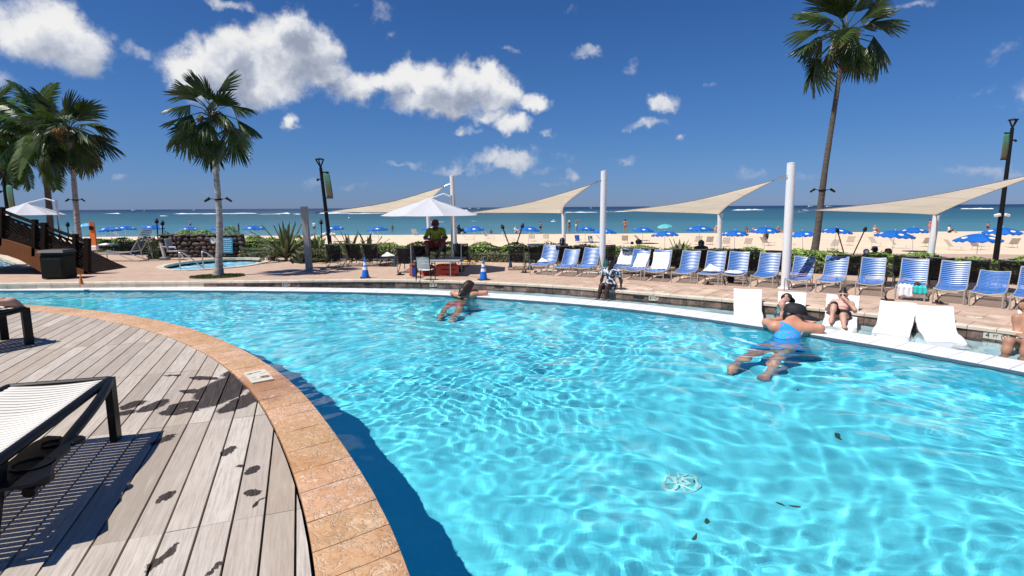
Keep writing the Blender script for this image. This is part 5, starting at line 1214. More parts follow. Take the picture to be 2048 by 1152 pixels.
# ------------------------------------------------------------------ lifeguard stand: deck table, poles, boards, chairs
m_board = mat('orange_board', (.58, .085, .03), .42, var=.08, vscale=3); m_galv = mat('galvanised', (.42, .43, .43), .4, metal=.5); m_seatc = mat('cream_strap', (.75, .70, .60), .6); m_gtop = mat('grey_top', (.30, .30, .30), .6)
GDp = 15.5
def g3(px, py, d=0.): return on(px, py, GDp + d)
tb = g3(870, 553); tb.z = Z_PATIO
t = thing('equipment_table', 'low grey-topped lifeguard platform over the orange rescue boards', 'table', tb)
q = [g3(826, 522, .1), g3(918, 526, .0), g3(905, 519, 1.3), g3(836, 517, 1.3)]; zz = q[0].z
MB().prism([(q[0].x, q[0].y), (q[1].x, q[1].y), (q[1].x + .1, q[1].y + 1.3), (q[0].x + .1, q[0].y + 1.3)], zz - .03, zz).build('table_top', m_gtop, t, world=True)
for px, d in ((823, 0), (901, 0), (923, .6), (836, 1.2), (912, 1.2)):
    p = g3(px, 540, d); MB().tube([(p.x, p.y, Z_PATIO), (p.x, p.y, zz + (.45 if px in (823, 923) else 0))], .014, 8).build('leg', m_galv, t, world=True)
def rboard(px0, px1, py0, py1, d, tilt, label, group='orange rescue boards'):
    A, B = g3(px0, py1, d), g3(px1, py0, d); w, h = B.x - A.x, B.z - A.z; t_ = thing('rescue_board', label, 'rescue board', (A.x, A.y, Z_PATIO + .005), group=group); n = 28; out = []
    for i in range(n): a = 2 * math.pi * i / n; e = 5; c, s = math.cos(a), math.sin(a); r = 1 / (abs(c) ** e + abs(s) ** e) ** (1 / e); out.append((w / 2 + w / 2 * c * r, h / 2 + h / 2 * s * r))
    T3 = lambda x, y, k: Vector((x, k * .045 + y * math.sin(tilt), y * math.cos(tilt) + .01)); mb = MB()
    mb.add([T3(x, y, k) for k in (0, 1) for x, y in out], [tuple(range(n)), tuple(range(2 * n - 1, n - 1, -1))] + [(i, n + i, n + (i + 1) % n, (i + 1) % n) for i in range(n)]); mb.build('board', m_board, t_)
    for fx in (.1, .3, .5, .7, .9):
        for fy in (.13, .87):
            if w < .5 and fx not in (.1, .5, .9): continue
            c = T3(w * fx, h * fy, -.08); MB().box(c, (.11 if w > .5 else .05, .012, .032), rx=-tilt, bev=.004).build('hand_slot', mat('slot_dark', (.10, .02, .012), .7), t_)
    if w > .5: MB().box(T3(w * .55, h * .5, -.1), (w * .6, .012, .02), rx=-tilt).build('strap', m_rub, t_)
    return t_
rboard(871, 917, 527, 552, .15, .25, 'orange rescue board leaning under the right half of the guard table'); rboard(819, 833, 526, 552, .1, .2, 'narrow orange rescue board standing at the left end of the guard table'); rboard(838, 868, 533, 553, .5, .3, 'orange rescue board behind the white armchair legs')
# box with blue kit
p = g3(829, 545, -.1); p.z = Z_PATIO; t = thing('equipment_pack', 'upright blue and black equipment pack beside the narrow rescue board', 'equipment pack', p)
MB().box((0, 0, .17), (.12, .10, .26), bev=.02).build('pack', mat('royal_blue', (.02, .05, .26), .6), t); MB().box((0, 0, .33), (.13, .11, .06), bev=.015).build('lid', m_rub, t); MB().tube([(.05, -.06, .0), (.05, -.06, .36)], .014, 6).build('frame_tube', m_rub, t)
def armchair(p, rz, label, ms, mf, sc=1., group=None, name='armchair', sh=.42, straps=7):
    t = thing(name, label, 'chair', p, rz, group, sc)
    for x in (-.26, .26):
        MB().tube([(x, -.02, 0), (x, -.04, sh + .2), (x, .42, sh + .22)], .016, 8).build('arm_frame', mf, t, smooth=True)
        MB().tube([(x, .50, 0), (x * .9, .42, sh * .9), (x * .9, .56, sh + .46)], .016, 8).build('back_leg', mf, t, smooth=True)
    MB().tube([(-.234, .56, sh + .46), (.234, .56, sh + .46)], .016, 8).build('top_bar', mf, t); MB().tube([(-.25, 0, sh), (.25, 0, sh)], .016, 8).build('seat_bar', mf, t)
    st = strap_mesh('strap', .48, .055, ms)
    for i in range(straps): instance('strap', st, t, (0, .46 + .09 * i / (straps - 1), sh + .08 + .36 * i / (straps - 1)), (math.radians(76), 0, 0))
    for i in range(straps): instance('strap', st, t, (0, .03 + .38 * i / (straps - 1), sh + .005))
    return t
armchair(g3(858, 553, -.2) * 1 + Vector((0, 0, 0)), math.radians(172), 'white-strapped armchair turned away in front of the guard table', m_seatc, m_black, .78, sh=.36); bpy.data.objects[-1] if False else None
gp_ = on(873, 510, 16.6); gch = armchair(Vector((gp_.x, gp_.y - .15, zz + .002)), math.radians(0), 'tall black chair the lifeguard is sitting on', m_strapd, m_black, .95, sh=.30, name='lifeguard_chair')
for o_ in list(bpy.data.objects):
    if o_.get('label') == 'white-strapped armchair turned away in front of the guard table': o_.location.z = Z_PATIO; o_.location.y -= .25

# ------------------------------------------------------------------ bin, tiki torches, spa fittings, orange board
p = at(106, 559, Z_PATIO); s = p.y / F_PX; t = thing('litter_bin', 'square dark litter bin with a pitched lid in front of the bridge', 'bin', p + Vector((0, .25, 0)), .12); w, h = 44 * s, 46 * s
m_bin = mat('dark_green_grey', (.012, .013, .010), .6, spec=.15); MB().box((0, 0, h / 2 + .02), (w, w * .9, h), bev=.02).build('body', m_bin, t)
for k in (-1, 1): MB().box((0, k * (w * .45 + .006), h / 2), (w * .8, .012, h * .8), bev=.004).build('side_panel', m_bin, t)
MB().box((0, 0, h + .06), (w * .86, w * .78, .09)).build('neck', m_black, t); MB().add([(x * w * .56, y * w * .5, h + .11) for x, y in ((-1, -1), (1, -1), (1, 1), (-1, 1))] + [(x * w * .50, y * w * .44, h + .18) for x, y in ((-1, -1), (1, -1), (1, 1), (-1, 1))], [(3, 2, 1, 0), (4, 5, 6, 7), (0, 1, 5, 4), (1, 2, 6, 5), (2, 3, 7, 6), (3, 0, 4, 7)]).build('lid', mat('lid_grey', (.10, .095, .085), .5), t)
def torch(pxb, pyb, pxt, pyt, D, label):
    b, tp = on(pxb, pyb, D), on(pxt, pyt, D); s = D / F_PX; t = thing('tiki_torch', label, 'torch', b, group='tiki torches'); ax = (tp - b).normalized(); n_ = tp - ax * 11 * s
    MB().tube([b, n_], 1.15 * s, 8).build('pole', m_black, t, world=True); MB().tube([n_, n_ + ax * 2 * s, n_ + ax * 5.5 * s], [1.2 * s, 3.6 * s, 3.2 * s], 10).build('bowl', m_black, t, world=True); MB().tube([n_ + ax * 5.8 * s, n_ + ax * 11 * s], [3.8 * s, .4 * s], 10).build('snuffer', m_black, t, world=True)
for q in [(137, 480, 135, 443, 24.5, 'tiki torch standing behind the end of the bridge railing'), (318, 512, 313, 436, 23.6, 'left of the two tiki torches by the lava rock wall'), (325, 514, 325, 440, 23.2, 'right of the two tiki torches by the lava rock wall'), (644, 490, 642, 438, 24., 'tiki torch just left of the banner lamp by the grey post'),
          (1019, 492, 1003, 448, 22.2, 'tiki torch leaning left behind the small cones'), (1032, 492, 1047, 446, 22.2, 'tiki torch leaning right behind the small cones'), (1690, 514, 1673, 455, 17.5, 'tiki torch leaning left behind the hedge right of the palm trunk'), (1706, 510, 1733, 453, 17.5, 'tiki torch leaning right behind the hedge right of the palm trunk')]: torch(*q)
p = at(188, 500, Z_PATIO); D = p.y; s = D / F_PX; p = on(188, 492, 24.0); s = 24. / F_PX; t = thing('rescue_paddleboard', 'tall orange rescue board standing upright beyond the bridge end', 'rescue board', p)
MB().add([(x * s, y * s, z * s) for z, w in ((0, 5.2), (24, 5.6), (40, 5.2), (48, 3.4)) for x, y in ((-w, -1.5), (w, -1.5), (w, 1.5), (-w, 1.5))], [f for k in range(3) for f in ((4 * k, 4 * k + 1, 4 * k + 5, 4 * k + 4), (4 * k + 1, 4 * k + 2, 4 * k + 6, 4 * k + 5), (4 * k + 2, 4 * k + 3, 4 * k + 7, 4 * k + 6), (4 * k + 3, 4 * k, 4 * k + 4, 4 * k + 7))] + [(3, 2, 1, 0), (12, 13, 14, 15)]).build('board', mat('bright_orange', (.78, .19, .045), .5), t)
MB().box((0, -2.5 * s, 36 * s), (8 * s, 2 * s, 8 * s), bev=.5 * s).build('pouch', m_black, t); MB().box((0, 0, -4 * s), (14 * s, 8 * s, 9 * s), bev=1 * s).build('base_block', m_whl, t)
# spa rails and pool lift
for (px, py, ptx, pty, ex, ey, lab) in [(361, 541, 358, 506, 398, 538, 'left curved steel handrail at the spa edge'), (407, 539, 404, 505, 430, 536, 'right curved steel handrail at the spa edge')]:
    a = at(px, py, Z_PATIO); s = a.y / F_PX; t = thing('handrail', lab, 'handrail', a, group='steel handrails at the spa'); tp = on(ptx, pty, a.y); MB().tube(catmull([a, tp + Vector((0, 0, -.12)), tp, tp + Vector((.10, .12, -.03)), a + Vector((.42, .5, .05)), a + Vector((.6, .75, -.25))], 5), .022, 10).build('rail', m_steel, t, world=True, smooth=True)
p = at(330, 519, Z_PATIO); s = p.y / F_PX; t = thing('pool_lift', 'grey pool lift with a seat hanging over the left of the spa', 'pool lift', p); m_lift = mat('lift_grey', (.30, .31, .32), .5)
MB().box((0, 0, .05), (.3, .3, .1), bev=.02).build('base', m_lift, t); MB().tube([(0, 0, .05), (-.1, 0, .62)], .055, 12).build('mast', mat('lift_white', (.62, .63, .6), .5), t); MB().tube([(-.1, 0, .5), (.35, -.1, .45), (.55, -.15, .42)], .03, 8).build('boom', m_lift, t, smooth=True)
sx0 = 28 * s; MB().box((sx0, -.2, .34), (.42, .4, .045), bev=.015).build('seat', m_lift, t); MB().box((sx0 - .2, -.2, .58), (.05, .40, .46), ry=-.18, bev=.015).build('backrest', m_lift, t); MB().tube([(sx0 + .2, -.35, .34), (sx0 + .62, -.5, -.1)], .022, 8).build('footrest_arm', m_lift, t); MB().tube([(sx0 - .1, -.4, .5), (sx0 + .15, -.4, .5)], .02, 8).build('armrest', m_whl, t)
# ring sign and blue rules board on the rock wall
D = WD - .12; c = on(426, 481, D); t = thing('wall_clock', 'round white clock face on the lava rock wall left of the palm trunk', 'clock', c); s = D / F_PX; r = 6 * s
MB().add([(r * math.cos(a), 0, r * math.sin(a)) for a in np.linspace(0, 2 * math.pi, 24, endpoint=False)] + [(r * math.cos(a), .05, r * math.sin(a)) for a in np.linspace(0, 2 * math.pi, 24, endpoint=False)], [tuple(range(24))] + [(i, 24 + i, 24 + (i + 1) % 24, (i + 1) % 24) for i in range(24)]).build('face', m_whl, t)
MB().tube([(r * math.cos(a), -.006, r * math.sin(a)) for a in np.linspace(0, 2 * math.pi, 24, endpoint=False)], .012, 6, closed=True).build('rim', mat('grey_rim', (.35, .35, .36), .5), t); MB().beam((0, -.012, 0), (r * .5, -.012, r * .3), .006, .02).build('hand', m_black, t); MB().beam((0, -.016, 0), (-r * .1, -.016, r * .68), .006, .016).build('hand', m_black, t)
c = on(456, 491, D); t = thing('rules_board', 'blue rules board with rows of white lettering beside the palm trunk', 'sign', c); w, h = 19 * s, 31 * s; MB().box((0, 0, 0), (w, .03, h), ry=.05).build('panel', mat('sign_blue', (.035, .26, .44), .5), t)
rr = random.Random(4); mb = MB()
for k in range(7):
    z = h * (.40 - k * .13); x = -w * .42
    while x < w * .34: ww = rr.uniform(.03, .08); mb.box((x + ww / 2 + .05 * z, -.019, z), (ww, .004, .020 if k else .034)); x += ww + .018
o = mb.build('lettering', m_whl, t); o['kind'] = 'stuff'

# ------------------------------------------------------------------ depth markers
m_tilew = mat('marker_tile', (.66, .62, .50), .35); m_ink = mat('black_ink', (.012, .012, .012), .5); m_red = mat('red_ink', (.35, .03, .03), .5)
def ring(mb, c, X, Y, r, w, n=28, N_=Vector((0, 0, 1)), h=.0):
    vs = [c + X * (q * math.cos(a)) + Y * (q * math.sin(a)) for q in (r - w, r + w) for a in np.linspace(0, 2 * math.pi, n, endpoint=False)]; mb.add(vs, [(i, (i + 1) % n, n + (i + 1) % n, n + i)[::-1] for i in range(n)])
def bar2(mb, c, X, Y, a, b, w):
    A = c + X * a[0] + Y * a[1]; B = c + X * b[0] + Y * b[1]; d = (B - A).normalized(); N_ = X.cross(Y); p = d.cross(N_) * w; mb.add([A - p, B - p, B + p, A + p], [(0, 1, 2, 3)])
def text(s, name, parent, c, X, Y, size, m):
    cu = bpy.data.curves.new(name, 'FONT'); cu.body = s; cu.size = size; cu.align_x = 'CENTER'; cu.align_y = 'CENTER'; tmp = bpy.data.objects.new('tmp', cu); COL.objects.link(tmp); bpy.context.view_layer.update(); me = bpy.data.meshes.new_from_object(tmp.evaluated_get(bpy.context.evaluated_depsgraph_get())); bpy.data.objects.remove(tmp); me.materials.clear(); me.materials.append(m); o = bpy.data.objects.new(name, me); COL.objects.link(o); o.parent = parent
    Z = X.cross(Y); o.matrix_local = Matrix(((X.x, Y.x, Z.x, c.x), (X.y, Y.y, Z.y, c.y), (X.z, Y.z, Z.z, c.z), (0, 0, 0, 1))); return o
c4 = [at(*q, .012) for q in ((487, 745.5), (528.5, 737.5), (547.5, 757.5), (504.5, 765.5))]; c = sum(c4, Vector()) / 4; c.z = 0
t = thing('no_diving_tile', 'cream no diving tile with a red ring set into the stone coping', 'pool marker', c)
MB().prism([((p - c).x * 1.0, (p - c).y * 1.0) for p in c4], -.005, .012).build('tile', m_tilew, t)
X = (c4[1] - c4[0]); X.z = 0; X.normalize(); Y = Vector((-X.y, X.x, 0)); w = (c4[1] - c4[0]).length; hh = (c4[0] - c4[3]).length; z = .0145; q = Vector((0, 0, z))
mb = MB(); ring(mb, q + X * w * .17 - Y * hh * .20, X, Y * .9, w * .19, .008); bar2(mb, q + X * w * .17 - Y * hh * .20, X, Y, (-.04, .03), (.04, -.03), .006); mb.build('ring', m_red, t)
mb = MB(); bar2(mb, q + Vector((0, 0, .001)) + X * w * .17 - Y * hh * .20, X, Y, (-.03, -.008), (.03, .012), .008); bar2(mb, q + Y * hh * .28, X, Y, (-w * .38, -.01), (-w * .18, -.005), .006); bar2(mb, q + Y * hh * .28, X, Y, (-w * .25, .0), (-w * .12, .005), .016); bar2(mb, q + Y * hh * .30, X, Y, (-w * .1, .0), (w * .34, .012), .006); mb.build('figure', m_ink, t)
text('NO', 'lettering', t, q - X * w * .30 - Y * hh * .10, X, Y, .036, m_ink); text('DIVING', 'lettering', t, q - X * w * .26 - Y * hh * .28, X, Y, .028, m_ink); text('4 FT', 'lettering', t, q + X * w * .30 + Y * hh * .12, X, Y, .036, m_ink)
def wall_marker(px, py, wpx, label, txt='4'):
    # nearest point of the riser line to the pixel
    P = at(px, py, .03); k = min(range(len(stone_r)), key=lambda i: (stone_r[i].x / stone_r[i].y - P.x / P.y) ** 2 if stone_r[i].y > 3 else 9); a, b = stone_r[max(0, k - 1)], stone_r[min(len(stone_r) - 1, k + 1)]; X = (b - a).normalized(); nn = Vector((X.y, -X.x, 0)); c = stone_r[k] + nn * .0145; c.z = -.005
    w = wpx * P.y / F_PX; Z = Vector((0, 0, 1)); h = .10; t = thing('depth_marker', label, 'depth marker', c, group='depth markers on the ledge wall'); mb = MB(); mb.add([X * (i * w / 2) + Z * (j * h / 2) + nn * k2 for k2 in (-.012, 0) for i, j in ((-1, -1), (1, -1), (1, 1), (-1, 1))], [(4, 5, 6, 7), (0, 1, 5, 4), (1, 2, 6, 5), (2, 3, 7, 6), (3, 0, 4, 7)]); mb.build('tile', m_tilew, t)
    o_ = nn * .003; text(txt, 'numeral', t, o_ - X * w * .33, X, Z, .105, m_ink); text('FT', 'lettering', t, o_ - X * w * .02, X, Z, .06, m_ink); mb = MB(); ring(mb, o_ + X * w * .33, X, Z, .038, .005, 20); bar2(mb, o_ + X * w * .33, X, Z, (-.028, .028), (.028, -.028), .004); mb.build('ring', m_red, t)
wall_marker(567, 567, 17, 'depth marker under the patio edge left of the left blue cone'); wall_marker(878, 569, 16, 'depth marker under the patio edge below the orange boards'); wall_marker(1319, 594, 21, 'depth marker under the patio edge right of the seated woman'); wall_marker(2015, 670, 42, 'largest depth marker, beside the knee at the right edge')
# skimmer slots in the riser
for px, py, lab in ((738, 567, 'dark skimmer slot below the left blue cone'), (1000, 571, 'dark skimmer slot below the right blue cone'), (1283, 592, 'dark skimmer slot right of the seated woman')):
    P = at(px, py, .03); k = min(range(len(stone_r)), key=lambda i: (stone_r[i].x / stone_r[i].y - P.x / P.y) ** 2 if stone_r[i].y > 3 else 9); X = (stone_r[k + 1] - stone_r[k - 1]).normalized(); nn = Vector((X.y, -X.x, 0)); c = stone_r[k] + nn * .012; c.z = .005
    t = thing('skimmer_slot', lab, 'skimmer', c, math.atan2(X.y, X.x), 'skimmer slots in the ledge wall'); MB().box((0, 0, 0), (.24, .012, .05), bev=.003).build('opening', m_rub, t); MB().box((0, -.008, .028), (.26, .01, .008)).build('lip', m_riser, t)
# round drain cover on the pool floor
dc = under(1360, 968, 1.25); dc.z = Z_FLOOR + .002; m_drain = mat('drain_cover', (.50, .86, .86), .5)
t = thing('drain_cover', 'round pale drain cover with spokes on the pool floor', 'drain cover', dc)
MB().lathe([(.165, 0), (.165, .02), (.15, .03), (.138, .02), (.138, .0)], (0, 0, 0), 32).build('rim', m_drain, t); MB().lathe([(0, .006), (.140, .006), (.140, 0)], (0, 0, 0), 24).build('grate_bed', mat('grate_bed', (.12, .66, .72), .7), t)
for k in range(8): a = k * math.pi / 4; MB().beam((.02 * math.cos(a), .02 * math.sin(a), .02), (.142 * math.cos(a), .142 * math.sin(a), .02), .022, .02).build('spoke', m_drain, t)
# leaves lying on the pool floor
m_dl = mat('fallen_leaf', (.05, .10, .07), .8); rr = random.Random(6)
for i, (px, py, lab) in enumerate([(1565, 1008, 'left of two dark leaves lying side by side on the pool floor'), (1590, 1012, 'right of two dark leaves lying side by side on the pool floor'), (1413, 1040, 'dark leaf on the pool floor just below the drain cover'), (1388, 1072, 'small leaf on the pool floor lowest in the middle'), (1801, 754, 'dark leaf on the pool floor near the right of the white wall'), (1683, 872, 'small leaf on the floor in the middle of the pool'), (1593, 780, 'tiny leaf on the pool floor below the swimmer in blue')]):
    p = under(px, py, 1.24); p.z = Z_FLOOR + .004; a = rr.random() * 3; n = 10; mb = MB(); L = .042
    mb.add([(L * math.cos(q) * 1.0, L * .45 * math.sin(q) * (1 - .3 * math.cos(q)), .006 + .006 * math.cos(q)) for q in np.linspace(0, 2 * math.pi, n, endpoint=False)], [tuple(range(n))]); o = mb.build('fallen_leaf', m_dl); o.location = p; o.rotation_euler = (0, 0, a); md = o.modifiers.new('t', 'SOLIDIFY'); md.thickness = .002; tag(o, lab, 'leaf', 'leaves on the pool floor')

for o_ in bpy.data.objects:
    r_ = o_
    while r_.parent: r_ = r_.parent
    if r_.name.startswith(('drain_cover', 'fallen_leaf', 'pool_chaise')): o_.cycles.is_caustics_receiver = True
# ------------------------------------------------------------------ near lounger with cup tray
m_blk = mat('black_aluminium', (.006, .006, .0065), .42, spec=.22); m_sling = mat('cream_vinyl', (.70, .665, .59), .5, var=.03, vscale=3, spec=.4)
def sling_lounger(label, K, a_dir, w_dir, width, length, zl, straps, tray=False, legw=.105):
    t = thing('sling_lounger', label, 'lounge chair', (K.x, K.y, 0), group='black framed loungers on the timber deck'); K = Vector(K); a_, w_ = Vector(a_dir).normalized(), Vector(w_dir).normalized(); Z = Vector((0, 0, 1))
    for s in (0, 1):
        o_ = K + w_ * width * s
        MB().tube(catmull([o_, o_ + a_ * .35 + Z * .004, o_ + a_ * 1.0, o_ + a_ * length], 5), .034, 10).build('side_rail', m_blk, t, world=True, smooth=True)
        out = -w_ * .05 * (1 if s == 0 else -1)
        MB().tube(catmull([o_ + a_ * .02, o_ + out * 1.0 + a_ * .25 - Z * .02, o_ + out * 1.8 + a_ * .62 - Z * .06, o_ + out * 2.0 + a_ * 1.1 - Z * .13, o_ + out * 2.0 + a_ * 1.6 - Z * .24], 5), .036, 10).build('arched_brace', m_blk, t, world=True, smooth=True)
        lg = o_ - Z * .02; ft = Vector((o_.x, o_.y, .004)) + a_ * .0
        MB().beam(lg + Z * .035, ft, legw, legw * .55, tuple(w_)).build('leg', m_blk, t, world=True)
        MB().beam(Vector((o_.x, o_.y, 0)) + a_ * (length - .1) + Z * .005, o_ + a_ * (length - .35), legw, legw * .5, tuple(w_)).build('leg', m_blk, t, world=True)
    MB().tube([K, K + w_ * width], .034, 10).build('end_bar', m_blk, t, world=True)
    p0, pw_ = .060, .0535
    for i in range(straps):
        y0 = .03 + i * p0
        def f(u_, v_, y0=y0): return K + w_ * (width * u_) + a_ * (y0 + pw_ * v_ + .006 * math.sin(u_ * 3.14)) + Z * (.018 - .045 * math.sin(math.pi * u_) * min(1, .35 + y0) + .003 * math.cos((v_ - .5) * 3))
        o = MB().grid(f, 9, 3).build('strap', m_sling, t, world=True, smooth='full'); md = o.modifiers.new('t', 'SOLIDIFY'); md.thickness = .004
    if tray:
        zt = .43; outl = [at(*q, zt) for q in ((-60, 985), (0, 945), (40, 903), (68, 884), (95, 871), (122, 872), (142, 884), (140, 898), (122, 912), (104, 928), (100, 950), (60, 968), (20, 975))]
        mb = MB(); n = len(outl); mb.add([Vector((p.x, p.y, zt + dz)) for dz in (-.02, 0) for p in outl], [tuple(range(n)), tuple(range(2 * n - 1, n - 1, -1))] + [(i, n + i, n + (i + 1) % n, (i + 1) % n) for i in range(n)]); mb.build('tray', m_blk, t, world=True)
        for (px, py), r, d in (((64, 928), .105, .13), ((104, 887), .062, .02)):
            q = at(px, py, zt + .004); MB().lathe([(r * .82, -d), (r * .96, -d + .01), (r, 0), (r * 1.07, .006), (r * .93, .006), (r * .90, -.004), (r * .78, -d * .92), (0, -d * .92)], q, 24).build('cup_holder', m_blk, t, world=True, smooth=True)
        q = at(147, 880, zt - .01); MB().lathe([(.065, -.02), (.07, .0), (.06, .01), (0, .01)], q, 20).build('end_disc', m_blk, t, world=True, smooth=True)
        MB().beam(at(-40, 975, zt - .03), at(40, 915, zt - .03), .05, .02).build('bracket', m_blk, t, world=True)
    return t
BN = at(240, 880, 0); KN = on(219, 760, BN.y)
sling_lounger('black-framed lounger with cream straps and a cup tray, nearest at lower left', KN, (.28, -.96, 0), (-.96, -.28, 0), .72, 2.0, .4, 32, tray=True)
B2 = at(62, 689, 0); K2 = on(50, 618, B2.y)
sling_lounger('black-framed lounger at the left edge with a bare foot on its end', K2, (-.44, -.90, 0), (-.90, .44, 0), .74, 1.9, .4, 30)
# ------------------------------------------------------------------ people: one continuous surface grown round a skeleton
def surface_net(F, org, h):
    """F: values on a grid, negative inside"""
    S = F < 0; nx, ny, nz = F.shape
    cell = np.zeros((nx - 1, ny - 1, nz - 1)); acc = np.zeros((nx - 1, ny - 1, nz - 1, 3)); cnt = np.zeros((nx - 1, ny - 1, nz - 1))
    cs = [(0, 0, 0), (1, 0, 0), (0, 1, 0), (1, 1, 0), (0, 0, 1), (1, 0, 1), (0, 1, 1), (1, 1, 1)]
    sl = lambda c: (slice(c[0], nx - 1 + c[0]), slice(c[1], ny - 1 + c[1]), slice(c[2], nz - 1 + c[2]))
    for a in range(8):
        for b in range(a + 1, 8):
            if sum(abs(cs[a][k] - cs[b][k]) for k in range(3)) != 1: continue
            fa, fb = F[sl(cs[a])], F[sl(cs[b])]; m = (fa < 0) != (fb < 0); t = np.where(m, fa / np.where(m, fa - fb, 1), 0)
            for k in range(3): acc[..., k] += np.where(m, cs[a][k] + t * (cs[b][k] - cs[a][k]), 0)
            cnt += m
    act = cnt > 0; idx = np.full(act.shape, -1); idx[act] = np.arange(act.sum())
    I = np.argwhere(act); V = (I + acc[act] / cnt[act][:, None]) * h + org; Q = []
    for ax in range(3):
        u_, w = [(1, 2), (2, 0), (0, 1)][ax]
        a = [slice(1, -1)] * 3; a[ax] = slice(0, -1); b = [slice(1, -1)] * 3; b[ax] = slice(1, None)
        sa, sb = S[tuple(a)], S[tuple(b)]; e = np.argwhere(sa != sb); base = e.copy(); 
        for k in range(3):
            if k != ax: base[:, k] += 1
        def g(du, dw):
            q = base.copy(); q[:, u_] -= du; q[:, w] -= dw; return idx[q[:, 0], q[:, 1], q[:, 2]]
        quad = np.stack([g(1, 1), g(0, 1), g(0, 0), g(1, 0)], 1); inside = sa[tuple(e.T)]
        quad[~inside] = quad[~inside][:, ::-1]; Q.append(quad)
    Q = np.concatenate(Q); return V, Q[(Q >= 0).all(1)]
def capsule_d(P, a, b, ra, rb, flat=None):
    a, b = np.array(a, float), np.array(b, float); d = b - a; L = max(1e-9, d @ d); t = np.clip(((P - a) @ d) / L, 0, 1); q = P - a - t[..., None] * d
    if flat is not None:
        n_, f = flat; n_ = np.array(n_, float); n_ /= np.linalg.norm(n_); c = q @ n_; q = q + (c * (f - 1))[..., None] * n_
    return np.linalg.norm(q, axis=-1) - (ra + (rb - ra) * t)
def grow(caps, h, k=.022):
    """caps: (tag, a, b, ra, rb[, flat])"""
    A = np.array([c[1] for c in caps] + [c[2] for c in caps]); lo = A.min(0) - .22 * (h / .016) ** 0 * 1.0; hi = A.max(0) + .22
    R = max(max(c[3], c[4]) for c in caps) + 3 * h; lo = A.min(0) - R; hi = A.max(0) + R; n = np.ceil((hi - lo) / h).astype(int) + 1
    g = np.stack(np.meshgrid(*[lo[i] + h * np.arange(n[i]) for i in range(3)], indexing='ij'), -1); S = np.zeros(g.shape[:3])
    for c in caps: S += np.exp(-np.clip(capsule_d(g, c[1], c[2], c[3], c[4], c[5] if len(c) > 5 else None), -.3, 1.) / k)
    return surface_net(-k * np.log(np.maximum(S, 1e-30)), lo, h)
SKIN = {'fair': mat('skin_fair', (.56, .32, .23), .5, var=.05, vscale=6, spec=.4), 'burnt': mat('skin_sunburnt', (.58, .27, .17), .5, var=.05, vscale=6), 'tan': mat('skin_tan', (.42, .215, .135), .5, var=.06, vscale=6, spec=.4), 'dark': mat('skin_dark', (.060, .028, .018), .45, var=.1, vscale=6, spec=.45), 'pale': mat('skin_pale', (.62, .42, .33), .5, var=.05, vscale=6)}
def fabric(name, col, col2=None, sc=9., rough=.75, thr=.50):
    if col2 is None: return mat(name, col, rough, var=.08, vscale=6)
    if name in MATS: return MATS[name]
    m = bpy.data.materials.new(name); m.use_nodes = True; T_ = NT(m.node_tree); b = m.node_tree.nodes['Principled BSDF']; g = T_.n('ShaderNodeTexCoord')
    f = T_.maprange(T_.noise(g.outputs['Object'], sc, 2, .5), thr, thr + .06); T_.set(b.inputs['Base Color'], T_.mix(f, col, col2)); b.inputs['Roughness'].default_value = rough; MATS[name] = m; return m
def fingers(mb, wrist, d, n_, side, s, curl=.5, spread=.18):
    """five unequal bent fingers rooted in the palm"""
    w, d, n_ = Vector(wrist), Vector(d).normalized(), Vector(n_).normalized(); x = d.cross(n_).normalized() * side
    for i, (L, o_) in enumerate(((.068, -.030), (.078, -.010), (.073, .011), (.058, .030))):
        p = w + d * .075 * s + x * o_ * s; a = d + x * (o_ * 4 * spread); c1 = a * math.cos(curl * .5) - n_ * math.sin(curl * .5); c2 = a * math.cos(curl * 1.3) - n_ * math.sin(curl * 1.3)
        mb.tube([p, p + c1 * L * .5 * s, p + c1 * L * .5 * s + c2 * L * .5 * s], [.0092 * s, .0082 * s, .006 * s], 6)
    p = w + d * .03 * s - x * .028 * s; c1 = (d * .7 - x * .75 - n_ * .2).normalized(); mb.tube([p, p + c1 * .035 * s, p + c1 * .035 * s + (d * .95 - x * .3 - n_ * .2).normalized() * .03 * s], [.012 * s, .010 * s, .0075 * s], 6)
